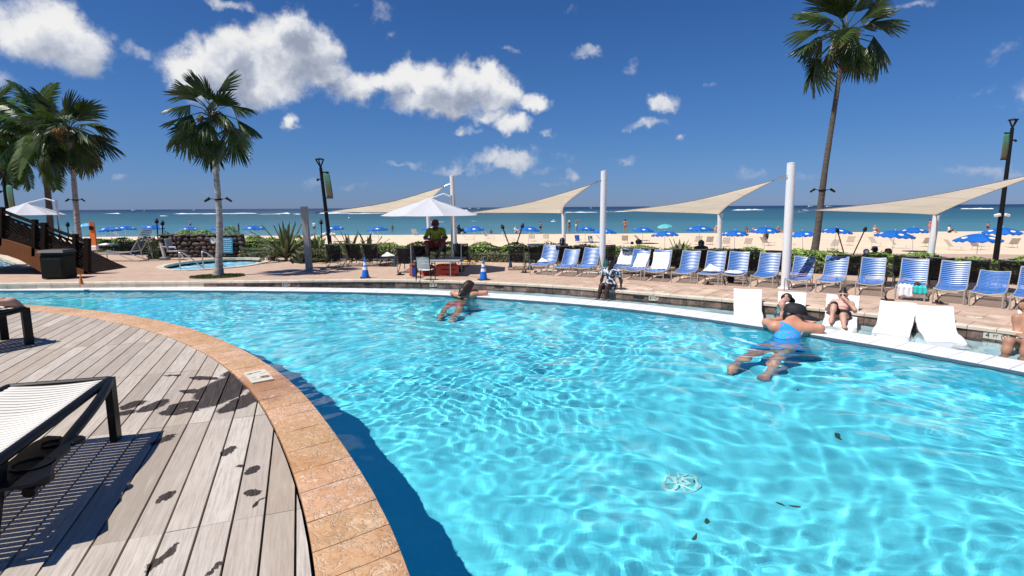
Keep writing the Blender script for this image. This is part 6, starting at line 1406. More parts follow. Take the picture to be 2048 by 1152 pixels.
def human(name, label, J, s=1., skin='fair', h=.014, clothes=(), hair=None, hat=None, hands=True, world_off=None, face=True, look=(0, 1, 0), group=None, cat='person', female=True, receiver=False, glasses=False):
    """J: joints in world space. clothes: (part name, material, [tags], push[, test])"""
    G = {k: Vector(v) for k, v in J.items()}; base = G.get('base', (G['pelvis'])); t = thing('person', label, cat, base, group=group); o = Vector(base)
    Jn = {k: np.array(v - o) for k, v in G.items()}; hip, ch = Jn['pelvis'], Jn['chest']; up_ = (ch - hip) / np.linalg.norm(ch - hip)
    lat = Jn['shR'] - Jn['shL']; lat /= np.linalg.norm(lat); fr = np.cross(up_, lat); fr /= np.linalg.norm(fr)     # front of the body
    C_ = []; q = lambda *a: C_.append(a)
    hl, hr = Jn['hipL'], Jn['hipR']; W_ = .105 * s
    q('pelvis', hl * .75 + hr * .25, hr * .75 + hl * .25, .112 * s, .112 * s, (fr, 1.15)); wst = hip + (ch - hip) * .45
    q('belly', hip, wst, .112 * s, .102 * s, (fr, 1.25)); q('chest', wst, ch, .105 * s, .122 * s, (fr, 1.3)); q('chest', Jn['shL'] * .72 + Jn['shR'] * .28, Jn['shR'] * .72 + Jn['shL'] * .28, .075 * s, .075 * s, (fr, 1.1))
    if female:
        for k in ('shL', 'shR'): c = ch * .55 + Jn[k] * .35 + wst * .10 + fr * .075 * s - up_ * .03 * s; q('chest', c, c + fr * .015 * s, .055 * s, .045 * s)
    for sd in 'LR':
        q('buttock', Jn['hip' + sd] - fr * .04 * s, Jn['hip' + sd] - fr * .045 * s, .085 * s, .085 * s)
        q('thigh' + sd, Jn['hip' + sd], Jn['kn' + sd], .088 * s, .056 * s); q('calf' + sd, Jn['kn' + sd], Jn['kn' + sd] * .65 + Jn['an' + sd] * .35, .056 * s, .054 * s); q('calf' + sd, Jn['kn' + sd] * .65 + Jn['an' + sd] * .35, Jn['an' + sd], .054 * s, .035 * s)
        ft = Jn.get('to' + sd); 
        if ft is not None: q('foot', Jn['an' + sd] + (Jn['an' + sd] - Jn['kn' + sd]) / np.linalg.norm(Jn['an' + sd] - Jn['kn' + sd]) * .035 * s, ft, .034 * s, .024 * s); q('foot', Jn['an' + sd], ft * .4 + Jn['an' + sd] * .6, .036 * s, .034 * s)
        q('shoulder', Jn['sh' + sd], Jn['sh' + sd] * .85 + Jn['el' + sd] * .15, .056 * s, .052 * s); q('arm', Jn['sh' + sd], Jn['el' + sd], .048 * s, .037 * s); q('forearm', Jn['el' + sd], Jn['wr' + sd], .038 * s, .025 * s)
        hd = Jn.get('ha' + sd)
        if hd is None: hd = Jn['wr' + sd] + (Jn['wr' + sd] - Jn['el' + sd]) / np.linalg.norm(Jn['wr' + sd] - Jn['el' + sd]) * .075 * s
        q('hand', Jn['wr' + sd], hd, .026 * s, .030 * s)
    hd = Jn['head']; lk = np.array(look, float); nk = Jn['neck']; hu = (hd - nk) / np.linalg.norm(hd - nk); lk = lk - hu * (lk @ hu) * .6; lk /= np.linalg.norm(lk); ls = np.cross(lk, hu); ls /= np.linalg.norm(ls)
    q('neck', nk - hu * .04 * s, hd - hu * .06 * s - lk * .01 * s, .055 * s, .048 * s); q('head', hd - lk * .018 * s + hu * .02 * s, hd + lk * .015 * s + hu * .025 * s, .088 * s, .084 * s); q('head', hd - hu * .05 * s + lk * .03 * s, hd - hu * .078 * s + lk * .055 * s, .058 * s, .035 * s)
    if face:
        q('head', hd - hu * .012 * s + lk * .088 * s, hd - hu * .035 * s + lk * .105 * s, .010 * s, .015 * s)
        for k in (-1, 1): q('head', hd + ls * k * .085 * s - hu * .015 * s, hd + ls * k * .090 * s + hu * .02 * s - lk * .01 * s, .014 * s, .017 * s)
    V, Q = grow(C_, h, .020 * s); cen = V[Q].mean(1)
    D_ = np.stack([capsule_d(cen, c[1], c[2], c[3], c[4], c[5] if len(c) > 5 else None) for c in C_], 1); own = D_.argmin(1); tags = np.array([c[0] for c in C_])
    mb = MB(); mb.v = [tuple(v) for v in V]; mb.f = [tuple(f) for f in Q.tolist()]
    if hands:
        for sd, k in (('L', -1), ('R', 1)):
            w, e = Jn['wr' + sd], Jn['el' + sd]; d = Jn.get('ha' + sd, w + (w - e)) - w; fingers(mb, w, d, (0, 0, 1) if abs(d[2]) < .7 * np.linalg.norm(d) else fr, k, s, .7)
        for sd in 'LR':
            if 'to' + sd in Jn and h < .02:
                ft = Jn['to' + sd]; d = Vector(ft - Jn['an' + sd]).normalized(); x = Vector(np.cross(d, hu * 0 + np.array([0, 0, 1.])))
                if x.length > .1:
                    x.normalize(); mb2 = [mb.ball(Vector(ft) + x * o_ * s + d * (.022 - abs(o_) * .2) * s, (.012 * s,) * 3, 6, 4) for o_ in (-.022, -.008, .006, .018)]
    ob = mb.build('body', SKIN[skin], t, smooth='full')
    # vertex normals for clothes
    nv = np.zeros_like(V); fn_ = np.cross(V[Q[:, 2]] - V[Q[:, 0]], V[Q[:, 3]] - V[Q[:, 1]])
    for i in range(4): np.add.at(nv, Q[:, i], fn_)
    nv /= np.maximum(1e-9, np.linalg.norm(nv, axis=1))[:, None]
    fr3 = {'up': up_, 'fr': fr, 'lat': lat, 'hip': hip, 'ch': ch, 's': s, 'hd': hd, 'lk': lk, 'hu': hu, 'J': Jn}
    for c in clothes:
        pname, m, tg, push = c[:4]; sel = np.isin(tags[own], tg)
        if len(c) > 4: sel &= np.array([c[4](p, fr3) for p in cen])
        f = Q[sel]
        if len(f) == 0: continue
        us = np.unique(f); rm = np.full(len(V), -1); rm[us] = np.arange(len(us)); vv = V[us] + nv[us] * push
        oc = MB(); oc.v = [tuple(v) for v in vv]; oc.f = [tuple(r) for r in rm[f].tolist()]; oo = oc.build(pname, m, t, smooth='full'); md = oo.modifiers.new('t', 'SOLIDIFY'); md.thickness = .006; md.offset = -1
    if hair:
        m, style = hair; HC = [('h', hd + hu * .035 * s - lk * .022 * s, hd + hu * .045 * s + lk * .012 * s, .090 * s, .082 * s), ('h', hd - lk * .045 * s - hu * .03 * s, hd - lk * .045 * s, .070 * s, .075 * s)]
        for k in (-1, 1): HC.append(('h', hd + ls * k * .060 * s + hu * .03 * s - lk * .02 * s, hd + ls * k * .066 * s - hu * .02 * s - lk * .035 * s, .036 * s, .034 * s))
        if style == 'long':
            b_ = nk - fr * .02 * s
            HC += [('h', hd - lk * .06 * s, b_ - lk * .075 * s - hu * .0 * s, .075 * s, .068 * s), ('h', b_ - lk * .07 * s, b_ - lk * .09 * s - hu * .10 * s, .066 * s, .03 * s)]
            for k in (-1, 1): HC.append(('h', hd + ls * k * .06 * s - lk * .03 * s, b_ + ls * k * .055 * s - lk * .05 * s - hu * .04 * s, .05 * s, .035 * s))
        if style == 'bun': HC += [('h', hd + hu * .12 * s - lk * .02 * s, hd + hu * .145 * s - lk * .02 * s, .042 * s, .036 * s), ('h', hd + hu * .09 * s - lk * .01 * s, hd + hu * .15 * s, .03 * s, .03 * s)]
        if style == 'bald': HC = HC[1:2]
        hv, hq = grow(HC, h * .8, .012 * s); oc = MB(); oc.v = [tuple(v) for v in hv]; oc.f = [tuple(r) for r in hq.tolist()]; oc.build('hair', m, t, smooth='full')
    if face:
        for k in (-1, 1):
            e_ = Vector(hd + ls * k * .032 * s + lk * .092 * s + hu * .012 * s)
            if glasses: MB().ball(e_ + Vector(lk) * .010 * s, (.026 * s, .022 * s, .020 * s), 8, 6).build('sunglass_lens', m_black, t, smooth=True)
            else: MB().ball(e_, .011 * s, 6, 5).build('eye', mat('eye_dark', (.02, .015, .012), .3), t, smooth=True)
        mm = Vector(hd + lk * .098 * s - hu * .058 * s); MB().tube([mm - Vector(ls) * .022 * s, mm + Vector(lk) * .006 * s, mm + Vector(ls) * .022 * s], [.004 * s, .008 * s, .004 * s], 6).build('mouth', mat('lips', (.30, .09, .08), .5), t)
    if hat: hat(t, Vector(hd), Vector(hu), Vector(lk), Vector(ls), s)
    if receiver:
        for c in bpy.data.objects:
            if c.parent == t: c.cycles.is_caustics_receiver = True
    return t
def cap_hat(m, brim=.10, back=False, sweep=1.0, name='cap', big=1., upright=False):
    def f(t, hd, hu, lk, ls, s):
        s = s * big
        if upright: hu = Vector((lk.x * .12, lk.y * .12, 1)).normalized(); lk = (lk - hu * lk.dot(hu)).normalized(); ls = lk.cross(hu)
        mb = MB(); c = hd + hu * .045 * s; X, Y = ls, lk * (-1 if back else 1)
        mb.grid(lambda u_, v_: c + (X * math.cos(2 * math.pi * u_) * .103 + Y * math.sin(2 * math.pi * u_) * .112) * s * math.sin(math.pi / 2 * min(1, .02 + v_)) ** .6 + hu * (.092 * s * math.cos(math.pi / 2 * v_)), 22, 8, True)
        mb.build('crown', m, t, smooth='full')
        def br(u_, v_):
            a = math.pi * (.12 + .76 * u_) if sweep < 1.5 else 2 * math.pi * u_; r = (.100 + (brim * (math.sin(math.pi * u_) ** .6 if sweep < 1.5 else 1)) * v_) * s; return c + X * math.cos(a) * r * 1.0 + Y * (math.sin(a) * r * 1.08) + hu * (-.012 - .035 * v_ * v_) * s
        o = MB().grid(br, 18, 5).build('brim', m, t, smooth='full'); md = o.modifiers.new('t', 'SOLIDIFY'); md.thickness = .006
    return f
mh_brown = mat('brown_hair', (.035, .018, .010), .45, var=.3, vscale=20, stretch=(1, 1, .3)); mh_black = mat('black_hair', (.012, .009, .008), .45); mh_grey = mat('grey_hair', (.30, .28, .26), .6); mh_blond = mat('blond_hair', (.36, .24, .12), .5)
mf_black = fabric('black_cloth', (.012, .012, .014)); mf_pink = fabric('pink_swimsuit', (.80, .12, .14)); mf_blue = fabric('blue_tankini', (.01, .36, .82)); mf_floral = fabric('blue_floral', (.015, .34, .78), (.50, .10, .26), 26., thr=.60)
mf_print = fabric('black_white_print', (.62, .66, .74), (.012, .014, .03), 15., thr=.46); mf_bw = fabric('dark_patterned', (.015, .05, .05), (.10, .25, .24), 24.); mf_lpink = fabric('light_pink', (.72, .42, .38)); mf_shorts = fabric('patterned_shorts', (.03, .04, .05), (.35, .42, .40), 20.); mf_green = fabric('yellow_green_shirt', (.20, .24, .012)); mf_red = fabric('red_shorts', (.22, .012, .012)); mf_white = fabric('white_cloth', (.75, .75, .76))
def V3(*a): return Vector(a)
def back_below(p, F, a, b): return a * F['s'] < (p - F['hip']) @ F['up'] < b * F['s']

# swimmer 1: long brown hair, pink bikini, elbows on the white wall, seen from behind
s = 1.22; hd = on(938, 573, at(938, 592, Z_WALL).y + .10); hips = under(914, 607, .42); ch = on(928, 590, hd.y - .17); ch.z = -.13
shL, shR = on(915, 588, ch.y + .06), on(945, 586.5, ch.y + .05); shL.z = shR.z = -.02
elR = at(974, 581, 0.0) + V3(0, .0, .03); elR.z = .0; wrR = at(945, 582, .0); wrR.z = .02; elL = at(905, 583, .0); elL.z = 0.0; elL = shL + V3(-.14, .22, 0); elL.z = .0; wrL = shL + V3(.16, .30, 0); wrL.z = .02
elR = shR + V3(.30, .12, 0); elR.z = .01; wrR = elR + V3(-.26, .16, 0); wrR.z = .02
fL, fR = under(882, 635, 1.17), under(905, 641, 1.19); lat = V3(1, -.05, 0) * .10 * s
J = dict(pelvis=hips, chest=ch, neck=(shL + shR) / 2 + V3(0, 0, .05), head=hd, shL=shL, shR=shR, elL=elL, elR=elR, wrL=wrL, wrR=wrR, hipL=hips - lat, hipR=hips + lat,
         knL=(hips - lat).lerp(fL, .52) + V3(-.03, .05, .04), knR=(hips + lat).lerp(fR, .52) + V3(.02, .05, .04), anL=fL + V3(0, 0, .06), anR=fR + V3(0, 0, .06), toL=fL + V3(-.05, -.13, .0), toR=fR + V3(-.03, -.13, 0))
human('person', 'swimmer with wet brown hair and a pink bikini leaning on the white wall', J, s, 'burnt', clothes=[('bikini_bottom', mf_pink, ['pelvis', 'buttock', 'belly', 'thighL', 'thighR'], .008, lambda p, F: -.09 * F['s'] < (p - F['hip']) @ F['up'] < .07 * F['s']), ('bikini_top', mf_black, ['chest', 'shoulder'], .007, lambda p, F: abs((p - F['ch']) @ F['up'] + .02 * F['s']) < .022 * F['s'])], hair=(mh_brown, 'long'), look=(.55, .8, -.1), receiver=True)

# swimmer 2: black cap, blue tankini with floral top
s = 1.5; wallp = at(1585, 657, Z_WALL); hd = on(1588, 633, wallp.y - .02); hips = under(1553, 694, .30); ch = on(1577, 668, wallp.y - .30); ch.z = -.12
shL, shR = on(1553, 655, ch.y + .02), on(1612, 660, ch.y + .02); shL.z = .0; shR.z = -.02
elL = at(1533, 645, .03); elL.z = .03; wrL = elL + V3(.27, .12, .02); elR = at(1640, 657, .03); elR.z = .03; wrR = elR + V3(-.26, .16, .02)
shL = V3(shL.x, ch.y + .08, .03); shR = V3(shR.x, ch.y + .0, .0)
fL, fR = under(1468, 738, 1.17), under(1527, 753, 1.18); lat = V3(.98, -.18, 0) * .10 * s
J = dict(pelvis=hips, chest=ch, neck=(shL + shR) / 2 + V3(0, .06, .06), head=hd, shL=shL, shR=shR, elL=elL, elR=elR, wrL=wrL, wrR=wrR, hipL=hips - lat, hipR=hips + lat,
         knL=(hips - lat).lerp(fL, .5) + V3(0, .03, .05), knR=(hips + lat).lerp(fR, .5) + V3(.03, .03, .05), anL=fL + V3(0, 0, .07), anR=fR + V3(0, 0, .07), toL=fL + V3(-.1, -.11, 0), toR=fR + V3(0, -.15, 0))
sw2 = human('person', 'swimmer in a black cap and blue floral tankini resting arms on the white wall', J, s, 'burnt', clothes=[('tankini_top', mf_floral, ['chest', 'belly'], .014, lambda p, F: (p - F['ch']) @ F['up'] < .03 * F['s'])], hair=(mh_black, 'short'), hat=cap_hat(mf_black, .13, big=1.10, upright=True), look=(.93, .22, -.1), receiver=True)
ax_ = (hips - ch).normalized(); sd_ = (shR - shL).normalized(); fr_ = ax_.cross(sd_).normalized()
def skirt_f(u_, v_):
    a = 2 * math.pi * u_; c_ = ch.lerp(hips, .35 + .85 * v_); r1 = (.20 + .22 * v_ ** .8) * (1 + .05 * v_ * math.sin(5 * a + 1)); r2 = .17 + .03 * v_ + .02 * v_ * math.sin(4 * a); return c_ + sd_ * math.cos(a) * r1 + fr_ * math.sin(a) * r2 + Vector((0, 0, -.03))
o = MB().grid(skirt_f, 36, 10, True).build('tankini_skirt', mf_blue, sw2, world=True, smooth='full'); o.cycles.is_caustics_receiver = True; md = o.modifiers.new('t', 'SOLIDIFY'); md.thickness = .006
o_ = Vector(sw2.location); mfs = mat('pale_blue_strap', (.10, .45, .75), .6)
for a, b in ((shL, ch - V3(.06, 0, .02)), (shR, ch + V3(.10, 0, -.02))): MB().tube([a.lerp((shL + shR) / 2, .25) + V3(0, .02, .085), a.lerp((shL + shR) / 2, .25) + V3(0, -.08, .05), b + V3(0, -.13, .0)], .010, 6).build('shoulder_strap', mfs, sw2, world=True)

# seated woman in a patterned dress on the patio edge
k = min(range(len(stone_r)), key=lambda i: abs(stone_r[i].x / stone_r[i].y - at(1218, 580, .1).x / at(1218, 580, .1).y) if stone_r[i].y > 3 else 9); e0 = stone_r[k].copy(); X = (stone_r[k + 1] - stone_r[k - 1]).normalized(); N_ = Vector((X.y, -X.x, 0)); s = .80; Z = V3(0, 0, 1)
pel = e0 - N_ * .10 + Z * (Z_PATIO + .10 * s); chh = pel + Z * .36 * s - N_ * .02
J = dict(pelvis=pel, chest=chh, neck=chh + Z * .13 * s, head=chh + Z * .27 * s + N_ * .02, shL=chh + X * -.20 * s + Z * .06 * s, shR=chh + X * .20 * s + Z * .06 * s, elL=chh - X * .30 * s - Z * .20 * s - N_ * .02, elR=chh + X * .31 * s - Z * .20 * s - N_ * .02, wrL=chh - X * .31 * s - Z * .42 * s + N_ * .03, wrR=chh + X * .33 * s - Z * .42 * s + N_ * .03,
         hipL=pel - X * .09 * s, hipR=pel + X * .09 * s, knL=pel + N_ * .38 * s - X * .11 * s + Z * .03, knR=pel + N_ * .38 * s + X * .08 * s + Z * .03, anL=pel + N_ * .46 * s - X * .17 * s - Z * .36 * s, anR=pel + N_ * .46 * s + X * .06 * s - Z * .36 * s, toL=pel + N_ * .60 * s - X * .20 * s - Z * .40 * s, toR=pel + N_ * .60 * s + X * .08 * s - Z * .40 * s)
J = {k_: v for k_, v in J.items()}
human('person', 'woman in a black and white patterned dress sitting on the patio edge', J, s, 'dark', h=.012, clothes=[('dress', mf_print, ['chest', 'belly', 'pelvis', 'buttock', 'shoulder'], .022), ('skirt', mf_print, ['thighL', 'thighR'], .024, lambda p, F: np.linalg.norm(p - F['hip']) < .30 * F['s']), ('sleeve', mf_print, ['arm'], .018, lambda p, F: (p - F['ch']) @ F['up'] > -.08 * F['s'])], hair=(mh_black, 'short'), look=tuple(N_), receiver=True, glasses=True)

# woman in a black visor sitting on the ledge, turned to the right
p0, an, csc = CHS[1]; s = 1.0; D = at(1563, 638, -.04).y - .02; pel = on(1560, 634, D); pel.z = .04; hd = on(1572, 596, D + .02); ch = on(1563, 611, D); ch = V3(ch.x, D, ch.z); R_ = V3(.93, -.35, 0); Lt = V3(-.35, -.93, 0)
sg = (hd.z - pel.z) / .62; s = max(.7, min(1.05, sg))
J = dict(pelvis=pel, chest=ch - Z * .02, neck=ch + Z * .12 * s + R_ * .02, head=hd, shL=ch - Lt * .17 * s + Z * .04 * s, shR=ch + Lt * .17 * s + Z * .04 * s, elR=ch + Lt * .20 * s - Z * .22 * s + R_ * .04, wrR=ch + Lt * .14 * s - Z * .40 * s + R_ * .14, elL=ch - Lt * .20 * s - Z * .08 * s + R_ * .20 * s, wrL=ch - Lt * .16 * s - Z * .06 * s + R_ * .45 * s,
         hipL=pel - Lt * .09 * s, hipR=pel + Lt * .09 * s, knL=pel + R_ * .40 * s - Lt * .10 + Z * .04, knR=pel + R_ * .40 * s + Lt * .08, anL=pel + R_ * .72 * s - Lt * .12 - Z * .10, anR=pel + R_ * .70 * s + Lt * .08 - Z * .10, toL=pel + R_ * .86 * s - Lt * .12 - Z * .06, toR=pel + R_ * .84 * s + Lt * .08 - Z * .06)
human('person', 'woman in a black visor and dark swimsuit sitting beside the second white chaise', J, s, 'fair', h=.012, clothes=[('swimsuit', mf_bw, ['chest', 'belly', 'pelvis', 'buttock'], .010, lambda p, F: (p - F['ch']) @ F['up'] < .04 * F['s'])], hair=(mh_black, 'short'), hat=cap_hat(mf_black, .12, name='visor'), look=tuple(R_ + Lt * .2 - Z * .15), receiver=True)

# reclining woman: sunglasses, hair bun, pale pink top, black bottoms
p0, an, sc = CHS[2]; dd = V3(math.cos(an), math.sin(an), 0); X = V3(dd.y, -dd.x, 0); base = Vector(p0); L3 = lambda y, z, x=0.: base + dd * (y * sc) + Z * (z * sc * .84) + X * (x * sc)
s = .80
J = dict(pelvis=L3(.43, .15), chest=L3(.60, .33), neck=L3(.67, .44), head=L3(.675, .555), shL=L3(.625, .39, -.15), shR=L3(.625, .39, .15), elL=L3(.50, .24, -.24), elR=L3(.49, .27, .22), wrL=L3(.34, .36, -.20), wrR=L3(.54, .45, .07),
         hipL=L3(.42, .14, -.08), hipR=L3(.42, .14, .08), knL=L3(.22, .40, -.12), knR=L3(.10, .20, .04), anL=L3(.04, .10, -.14), anR=L3(-.16, -.02, .08), toL=L3(-.06, .05, -.14), toR=L3(-.27, .0, .09))
human('person', 'woman in sunglasses with a hair bun reclining in the third white chaise', J, s, 'fair', h=.0115, clothes=[('top', mf_lpink, ['chest'], .008, lambda p, F: -.10 * F['s'] < (p - F['ch']) @ F['up'] < .03 * F['s']), ('bottoms', mf_black, ['pelvis', 'buttock', 'belly', 'thighL', 'thighR'], .009, lambda p, F: -.10 * F['s'] < (p - F['hip']) @ F['up'] < .06 * F['s'])], hair=(mh_black, 'bun'), look=tuple(-dd * .9 + Z * .1), glasses=True, receiver=True)

# person at the right edge, knees up, patterned shorts
p0, an, sc = CHS[5]; dd = V3(math.cos(an), math.sin(an), 0); X = V3(dd.y, -dd.x, 0); base = Vector(p0); sc6 = sc; s = 1.0
kn = on(2018, 683, at(2018, 705, Z_LEDGE).y + .05); pel = on(2064, 692, kn.y + .28)
J = dict(pelvis=pel, chest=pel + V3(.12, .22, .30), neck=pel + V3(.16, .30, .40), head=pel + V3(.18, .34, .53), shL=pel + V3(.0, .30, .36), shR=pel + V3(.28, .18, .36), elL=pel + V3(-.06, .22, .14), elR=pel + V3(.36, .05, .14), wrL=pel + V3(-.10, .0, .10), wrR=pel + V3(.22, -.12, .08),
         hipL=pel + V3(-.06, .04, 0), hipR=pel + V3(.08, -.06, 0), knL=kn, knR=kn + V3(.15, -.12, .02), anL=kn + V3(-.10, -.06, -.34), anR=kn + V3(.05, -.20, -.34), toL=kn + V3(-.20, -.12, -.36), toR=kn + V3(-.05, -.28, -.36))
human('person', 'person with raised knee and patterned shorts in the chaise at the right edge', J, s, 'tan', h=.013, clothes=[('shorts', mf_shorts, ['pelvis', 'buttock', 'thighL', 'thighR', 'belly'], .018, lambda p, F: np.linalg.norm(p - F['hip']) < .27), ], hair=(mh_brown, 'short'), look=(-.3, -1, .1), female=False, receiver=True)

# prone sunbather on the left lounger: feet over its end
a_ = V3(-.44, -.90, 0).normalized(); w_ = V3(-.90, .44, 0).normalized(); Kz = K2.z + .03; c0 = Vector((K2.x, K2.y, Kz)); s = 1.15
P_ = lambda a, w, z: c0 + a_ * a + w_ * w + Z * z
J = dict(base=P_(.9, .37, 0), pelvis=P_(1.05, .37, .12), chest=P_(1.50, .37, .13), neck=P_(1.68, .37, .15), head=P_(1.82, .37, .17), shL=P_(1.58, .16, .14), shR=P_(1.58, .58, .14), elL=P_(1.78, .06, .06), elR=P_(1.78, .68, .06), wrL=P_(1.95, .25, .05), wrR=P_(1.95, .50, .05),
         hipL=P_(1.02, .26, .11), hipR=P_(1.02, .48, .11), knL=P_(.55, .24, .07), knR=P_(.55, .50, .07), anL=P_(.10, .17, .085), anR=P_(.12, .42, .08), toL=P_(-.075, .13, -.075), toR=P_(-.07, .42, -.07))
human('person', 'sunbather lying face down with bare feet over the end of the left lounger', J, s, 'fair', h=.013, clothes=[('swimsuit', mf_black, ['pelvis', 'buttock'], .01)], hair=(mh_brown, 'long'), look=(-.2, -.2, -1))

# lifeguard
s = .98; c = on(873, 505, 16.5); seat = zz + .30 * .95; pel = V3(c.x, c.y + .10, seat + .10); fw_ = V3(-.05, -1, 0); X = V3(-1, .05, 0) * -1; k_ = s
J = dict(pelvis=pel, chest=pel + Z * .34 + V3(0, -.10, 0), neck=pel + Z * .48 + V3(0, -.15, 0), head=pel + Z * .60 + V3(0, -.18, 0), shL=pel + V3(.19, -.10, .41), shR=pel + V3(-.19, -.10, .41), elL=pel + V3(.30, -.25, .20), elR=pel + V3(-.30, -.25, .20), wrL=pel + V3(.10, -.42, .16), wrR=pel + V3(-.10, -.44, .18),
         hipL=pel + V3(.10, 0, 0), hipR=pel + V3(-.10, 0, 0), knL=pel + V3(.24, -.40, .06), knR=pel + V3(-.24, -.40, .06), anL=pel + V3(.06, -.42, -.30), anR=pel + V3(-.20, -.40, -.32), toL=pel + V3(.06, -.56, -.34), toR=pel + V3(-.22, -.54, -.36))
human('person', 'lifeguard in a yellow-green shirt and red shorts sitting under the white umbrella', J, s, 'dark', h=.013, clothes=[('shirt', mf_green, ['chest', 'belly', 'shoulder'], .022), ('sleeve', mf_green, ['arm'], .02), ('shorts', mf_red, ['pelvis', 'buttock', 'thighL', 'thighR'], .022)], hair=(fabric('maroon_cap', (.09, .01, .012)), 'short'), hat=cap_hat(fabric('maroon_cap', (.09, .01, .012)), .07), look=(-.1, -1, -.2), female=False, glasses=True)

# generic poses for the far people
def standing(p, H, yaw, arms='down', lean=0.):
    s = H / 1.70; f = V3(math.sin(yaw), math.cos(yaw), 0); X = V3(f.y, -f.x, 0); P = lambda x, y, z: p + X * (x * s) + f * (y * s) + Z * (z * s)
    A = {'down': ((-.24, .0, 1.12), (-.26, .04, .86), (.24, .0, 1.12), (.26, .04, .86)), 'hips': ((-.36, -.05, 1.18), (-.20, .06, 1.02), (.36, -.05, 1.18), (.20, .06, 1.02)), 'up': ((-.34, .08, 1.42), (-.30, .22, 1.66), (.34, .08, 1.42), (.26, .25, 1.62)), 'front': ((-.24, .10, 1.14), (-.08, .28, 1.18), (.24, .10, 1.14), (.08, .28, 1.18)), 'phone': ((-.24, .02, 1.12), (-.25, .08, .86), (.26, .12, 1.16), (.14, .26, 1.38))}[arms]
    return dict(base=p, pelvis=P(0, 0, .94), chest=P(0, lean * .3, 1.28), neck=P(0, lean * .4, 1.44), head=P(0, lean * .5 + .02, 1.58), shL=P(-.19, lean * .35, 1.40), shR=P(.19, lean * .35, 1.40), elL=P(*A[0]), wrL=P(*A[1]), elR=P(*A[2]), wrR=P(*A[3]),
                hipL=P(-.09, 0, .92), hipR=P(.09, 0, .92), knL=P(-.11, .04, .50), knR=P(.12, -.02, .50), anL=P(-.12, -.02, .08), anR=P(.15, -.08, .08), toL=P(-.13, .13, .025), toR=P(.17, .07, .025)), s, f
def sitting(p, H, yaw):
    s = H / 1.70; f = V3(math.sin(yaw), math.cos(yaw), 0); X = V3(f.y, -f.x, 0); P = lambda x, y, z: p + X * (x * s) + f * (y * s) + Z * (z * s)
    return dict(base=p, pelvis=P(0, 0, .12), chest=P(0, -.05, .46), neck=P(0, -.03, .62), head=P(0, .01, .76), shL=P(-.19, -.04, .58), shR=P(.19, -.04, .58), elL=P(-.26, .10, .34), wrL=P(-.16, .32, .36), elR=P(.26, .10, .34), wrR=P(.16, .32, .36),
                hipL=P(-.09, .02, .12), hipR=P(.09, .02, .12), knL=P(-.14, .38, .40), knR=P(.14, .38, .40), anL=P(-.12, .62, .08), anR=P(.12, .62, .08), toL=P(-.12, .78, .03), toR=P(.12, .78, .03)), s, f
def far_person(px, pyb, pyt, kind, yaw, label, skin, cl, hair, arms='down', D=None, z=None, hat=None, h=None):
    Z0 = Z_SAND if z is None else z
    if D is None: p = at(px, pyb, Z0)
    else: p = on(px, pyb, D); p.z = Z0
    Hh = (pyb - pyt) * p.y / F_PX * (1.0 if kind == 'stand' else 1.70 / .88)
    if kind == 'sit' and D: Hh = 1.75
    J, s, f = (standing(p, Hh, yaw, arms) if kind == 'stand' else sitting(p, Hh, yaw))
    return human('person', label, J, s, skin, h=(h or .03) * s, clothes=cl, hair=hair, hat=hat, hands=False, face=False, look=tuple(f), group='people on the beach' if Z0 < 0 else None)
bk = lambda m: [('bikini_bottom', m, ['pelvis', 'buttock'], .012), ('bikini_top', m, ['chest'], .012, lambda p, F: abs((p - F['ch']) @ F['up']) < .07)]
tr_ = lambda m: [('shorts', m, ['pelvis', 'buttock', 'thighL', 'thighR'], .018, lambda p, F: (p - F['hip']) @ F['up'] > -.30)]
dr_ = lambda m: [('dress', m, ['chest', 'belly', 'pelvis', 'buttock', 'shoulder', 'thighL', 'thighR', 'arm'], .03, lambda p, F: (p - F['hip']) @ F['up'] > -.42)]
sh_ = lambda m, m2: [('shirt', m, ['chest', 'belly', 'shoulder', 'arm'], .02), ('shorts', m2, ['pelvis', 'buttock', 'thighL', 'thighR'], .018, lambda p, F: (p - F['hip']) @ F['up'] > -.30)]
mf_navy = fabric('navy_cloth', (.02, .03, .07)); mf_orange = fabric('orange_cloth', (.55, .10, .02)); mf_pk2 = fabric('pink_towel_cloth', (.62, .16, .20)); mf_teal = fabric('teal_cloth', (.02, .18, .20)); mf_grey = fabric('grey_cloth', (.16, .16, .17))
far_person(478, 467, 447, 'stand', 1.2, 'person in a dark blue dress walking left of the second beach umbrella by the palm', 'tan', dr_(mf_navy), (mh_brown, 'short'))
far_person(629, 466, 443, 'stand', .3, 'person in a white shirt behind the spiky plants near the banner lamp', 'fair', sh_(mf_white, mf_grey), (mh_brown, 'short'))
far_person(785, 467, 450, 'stand', 2.8, 'bather in a small bikini right of the umbrella above the flat lounger', 'tan', bk(mf_black), (mh_brown, 'long'), 'hips')
far_person(1081, 465, 443, 'stand', .8, 'tanned man in dark trunks right of an umbrella at the shore, seen from the side', 'tan', tr_(mf_navy), (mh_brown, 'short'), 'front')
far_person(1138, 465, 441, 'stand', 2.6, 'woman in a dark bikini and white hat left of the ball player', 'fair', bk(mf_black), (mh_blond, 'short'), hat=cap_hat(mf_white, .08))
far_person(1153, 464, 439, 'stand', 2.2, 'bather raising both arms with a ball at the shoreline', 'fair', tr_(mf_white), (mh_brown, 'short'), 'up')
far_person(1250, 466, 439, 'stand', .1, 'woman in an orange and black bikini standing hands on hips facing the sea', 'tan', bk(mf_orange), (mh_black, 'short'), 'hips', hat=cap_hat(mf_black, .07))
far_person(1032, 466, 452, 'sit', 2.5, 'person in white sitting behind the umbrella left of the tanned man', 'fair', dr_(mf_white), (mh_blond, 'short'))
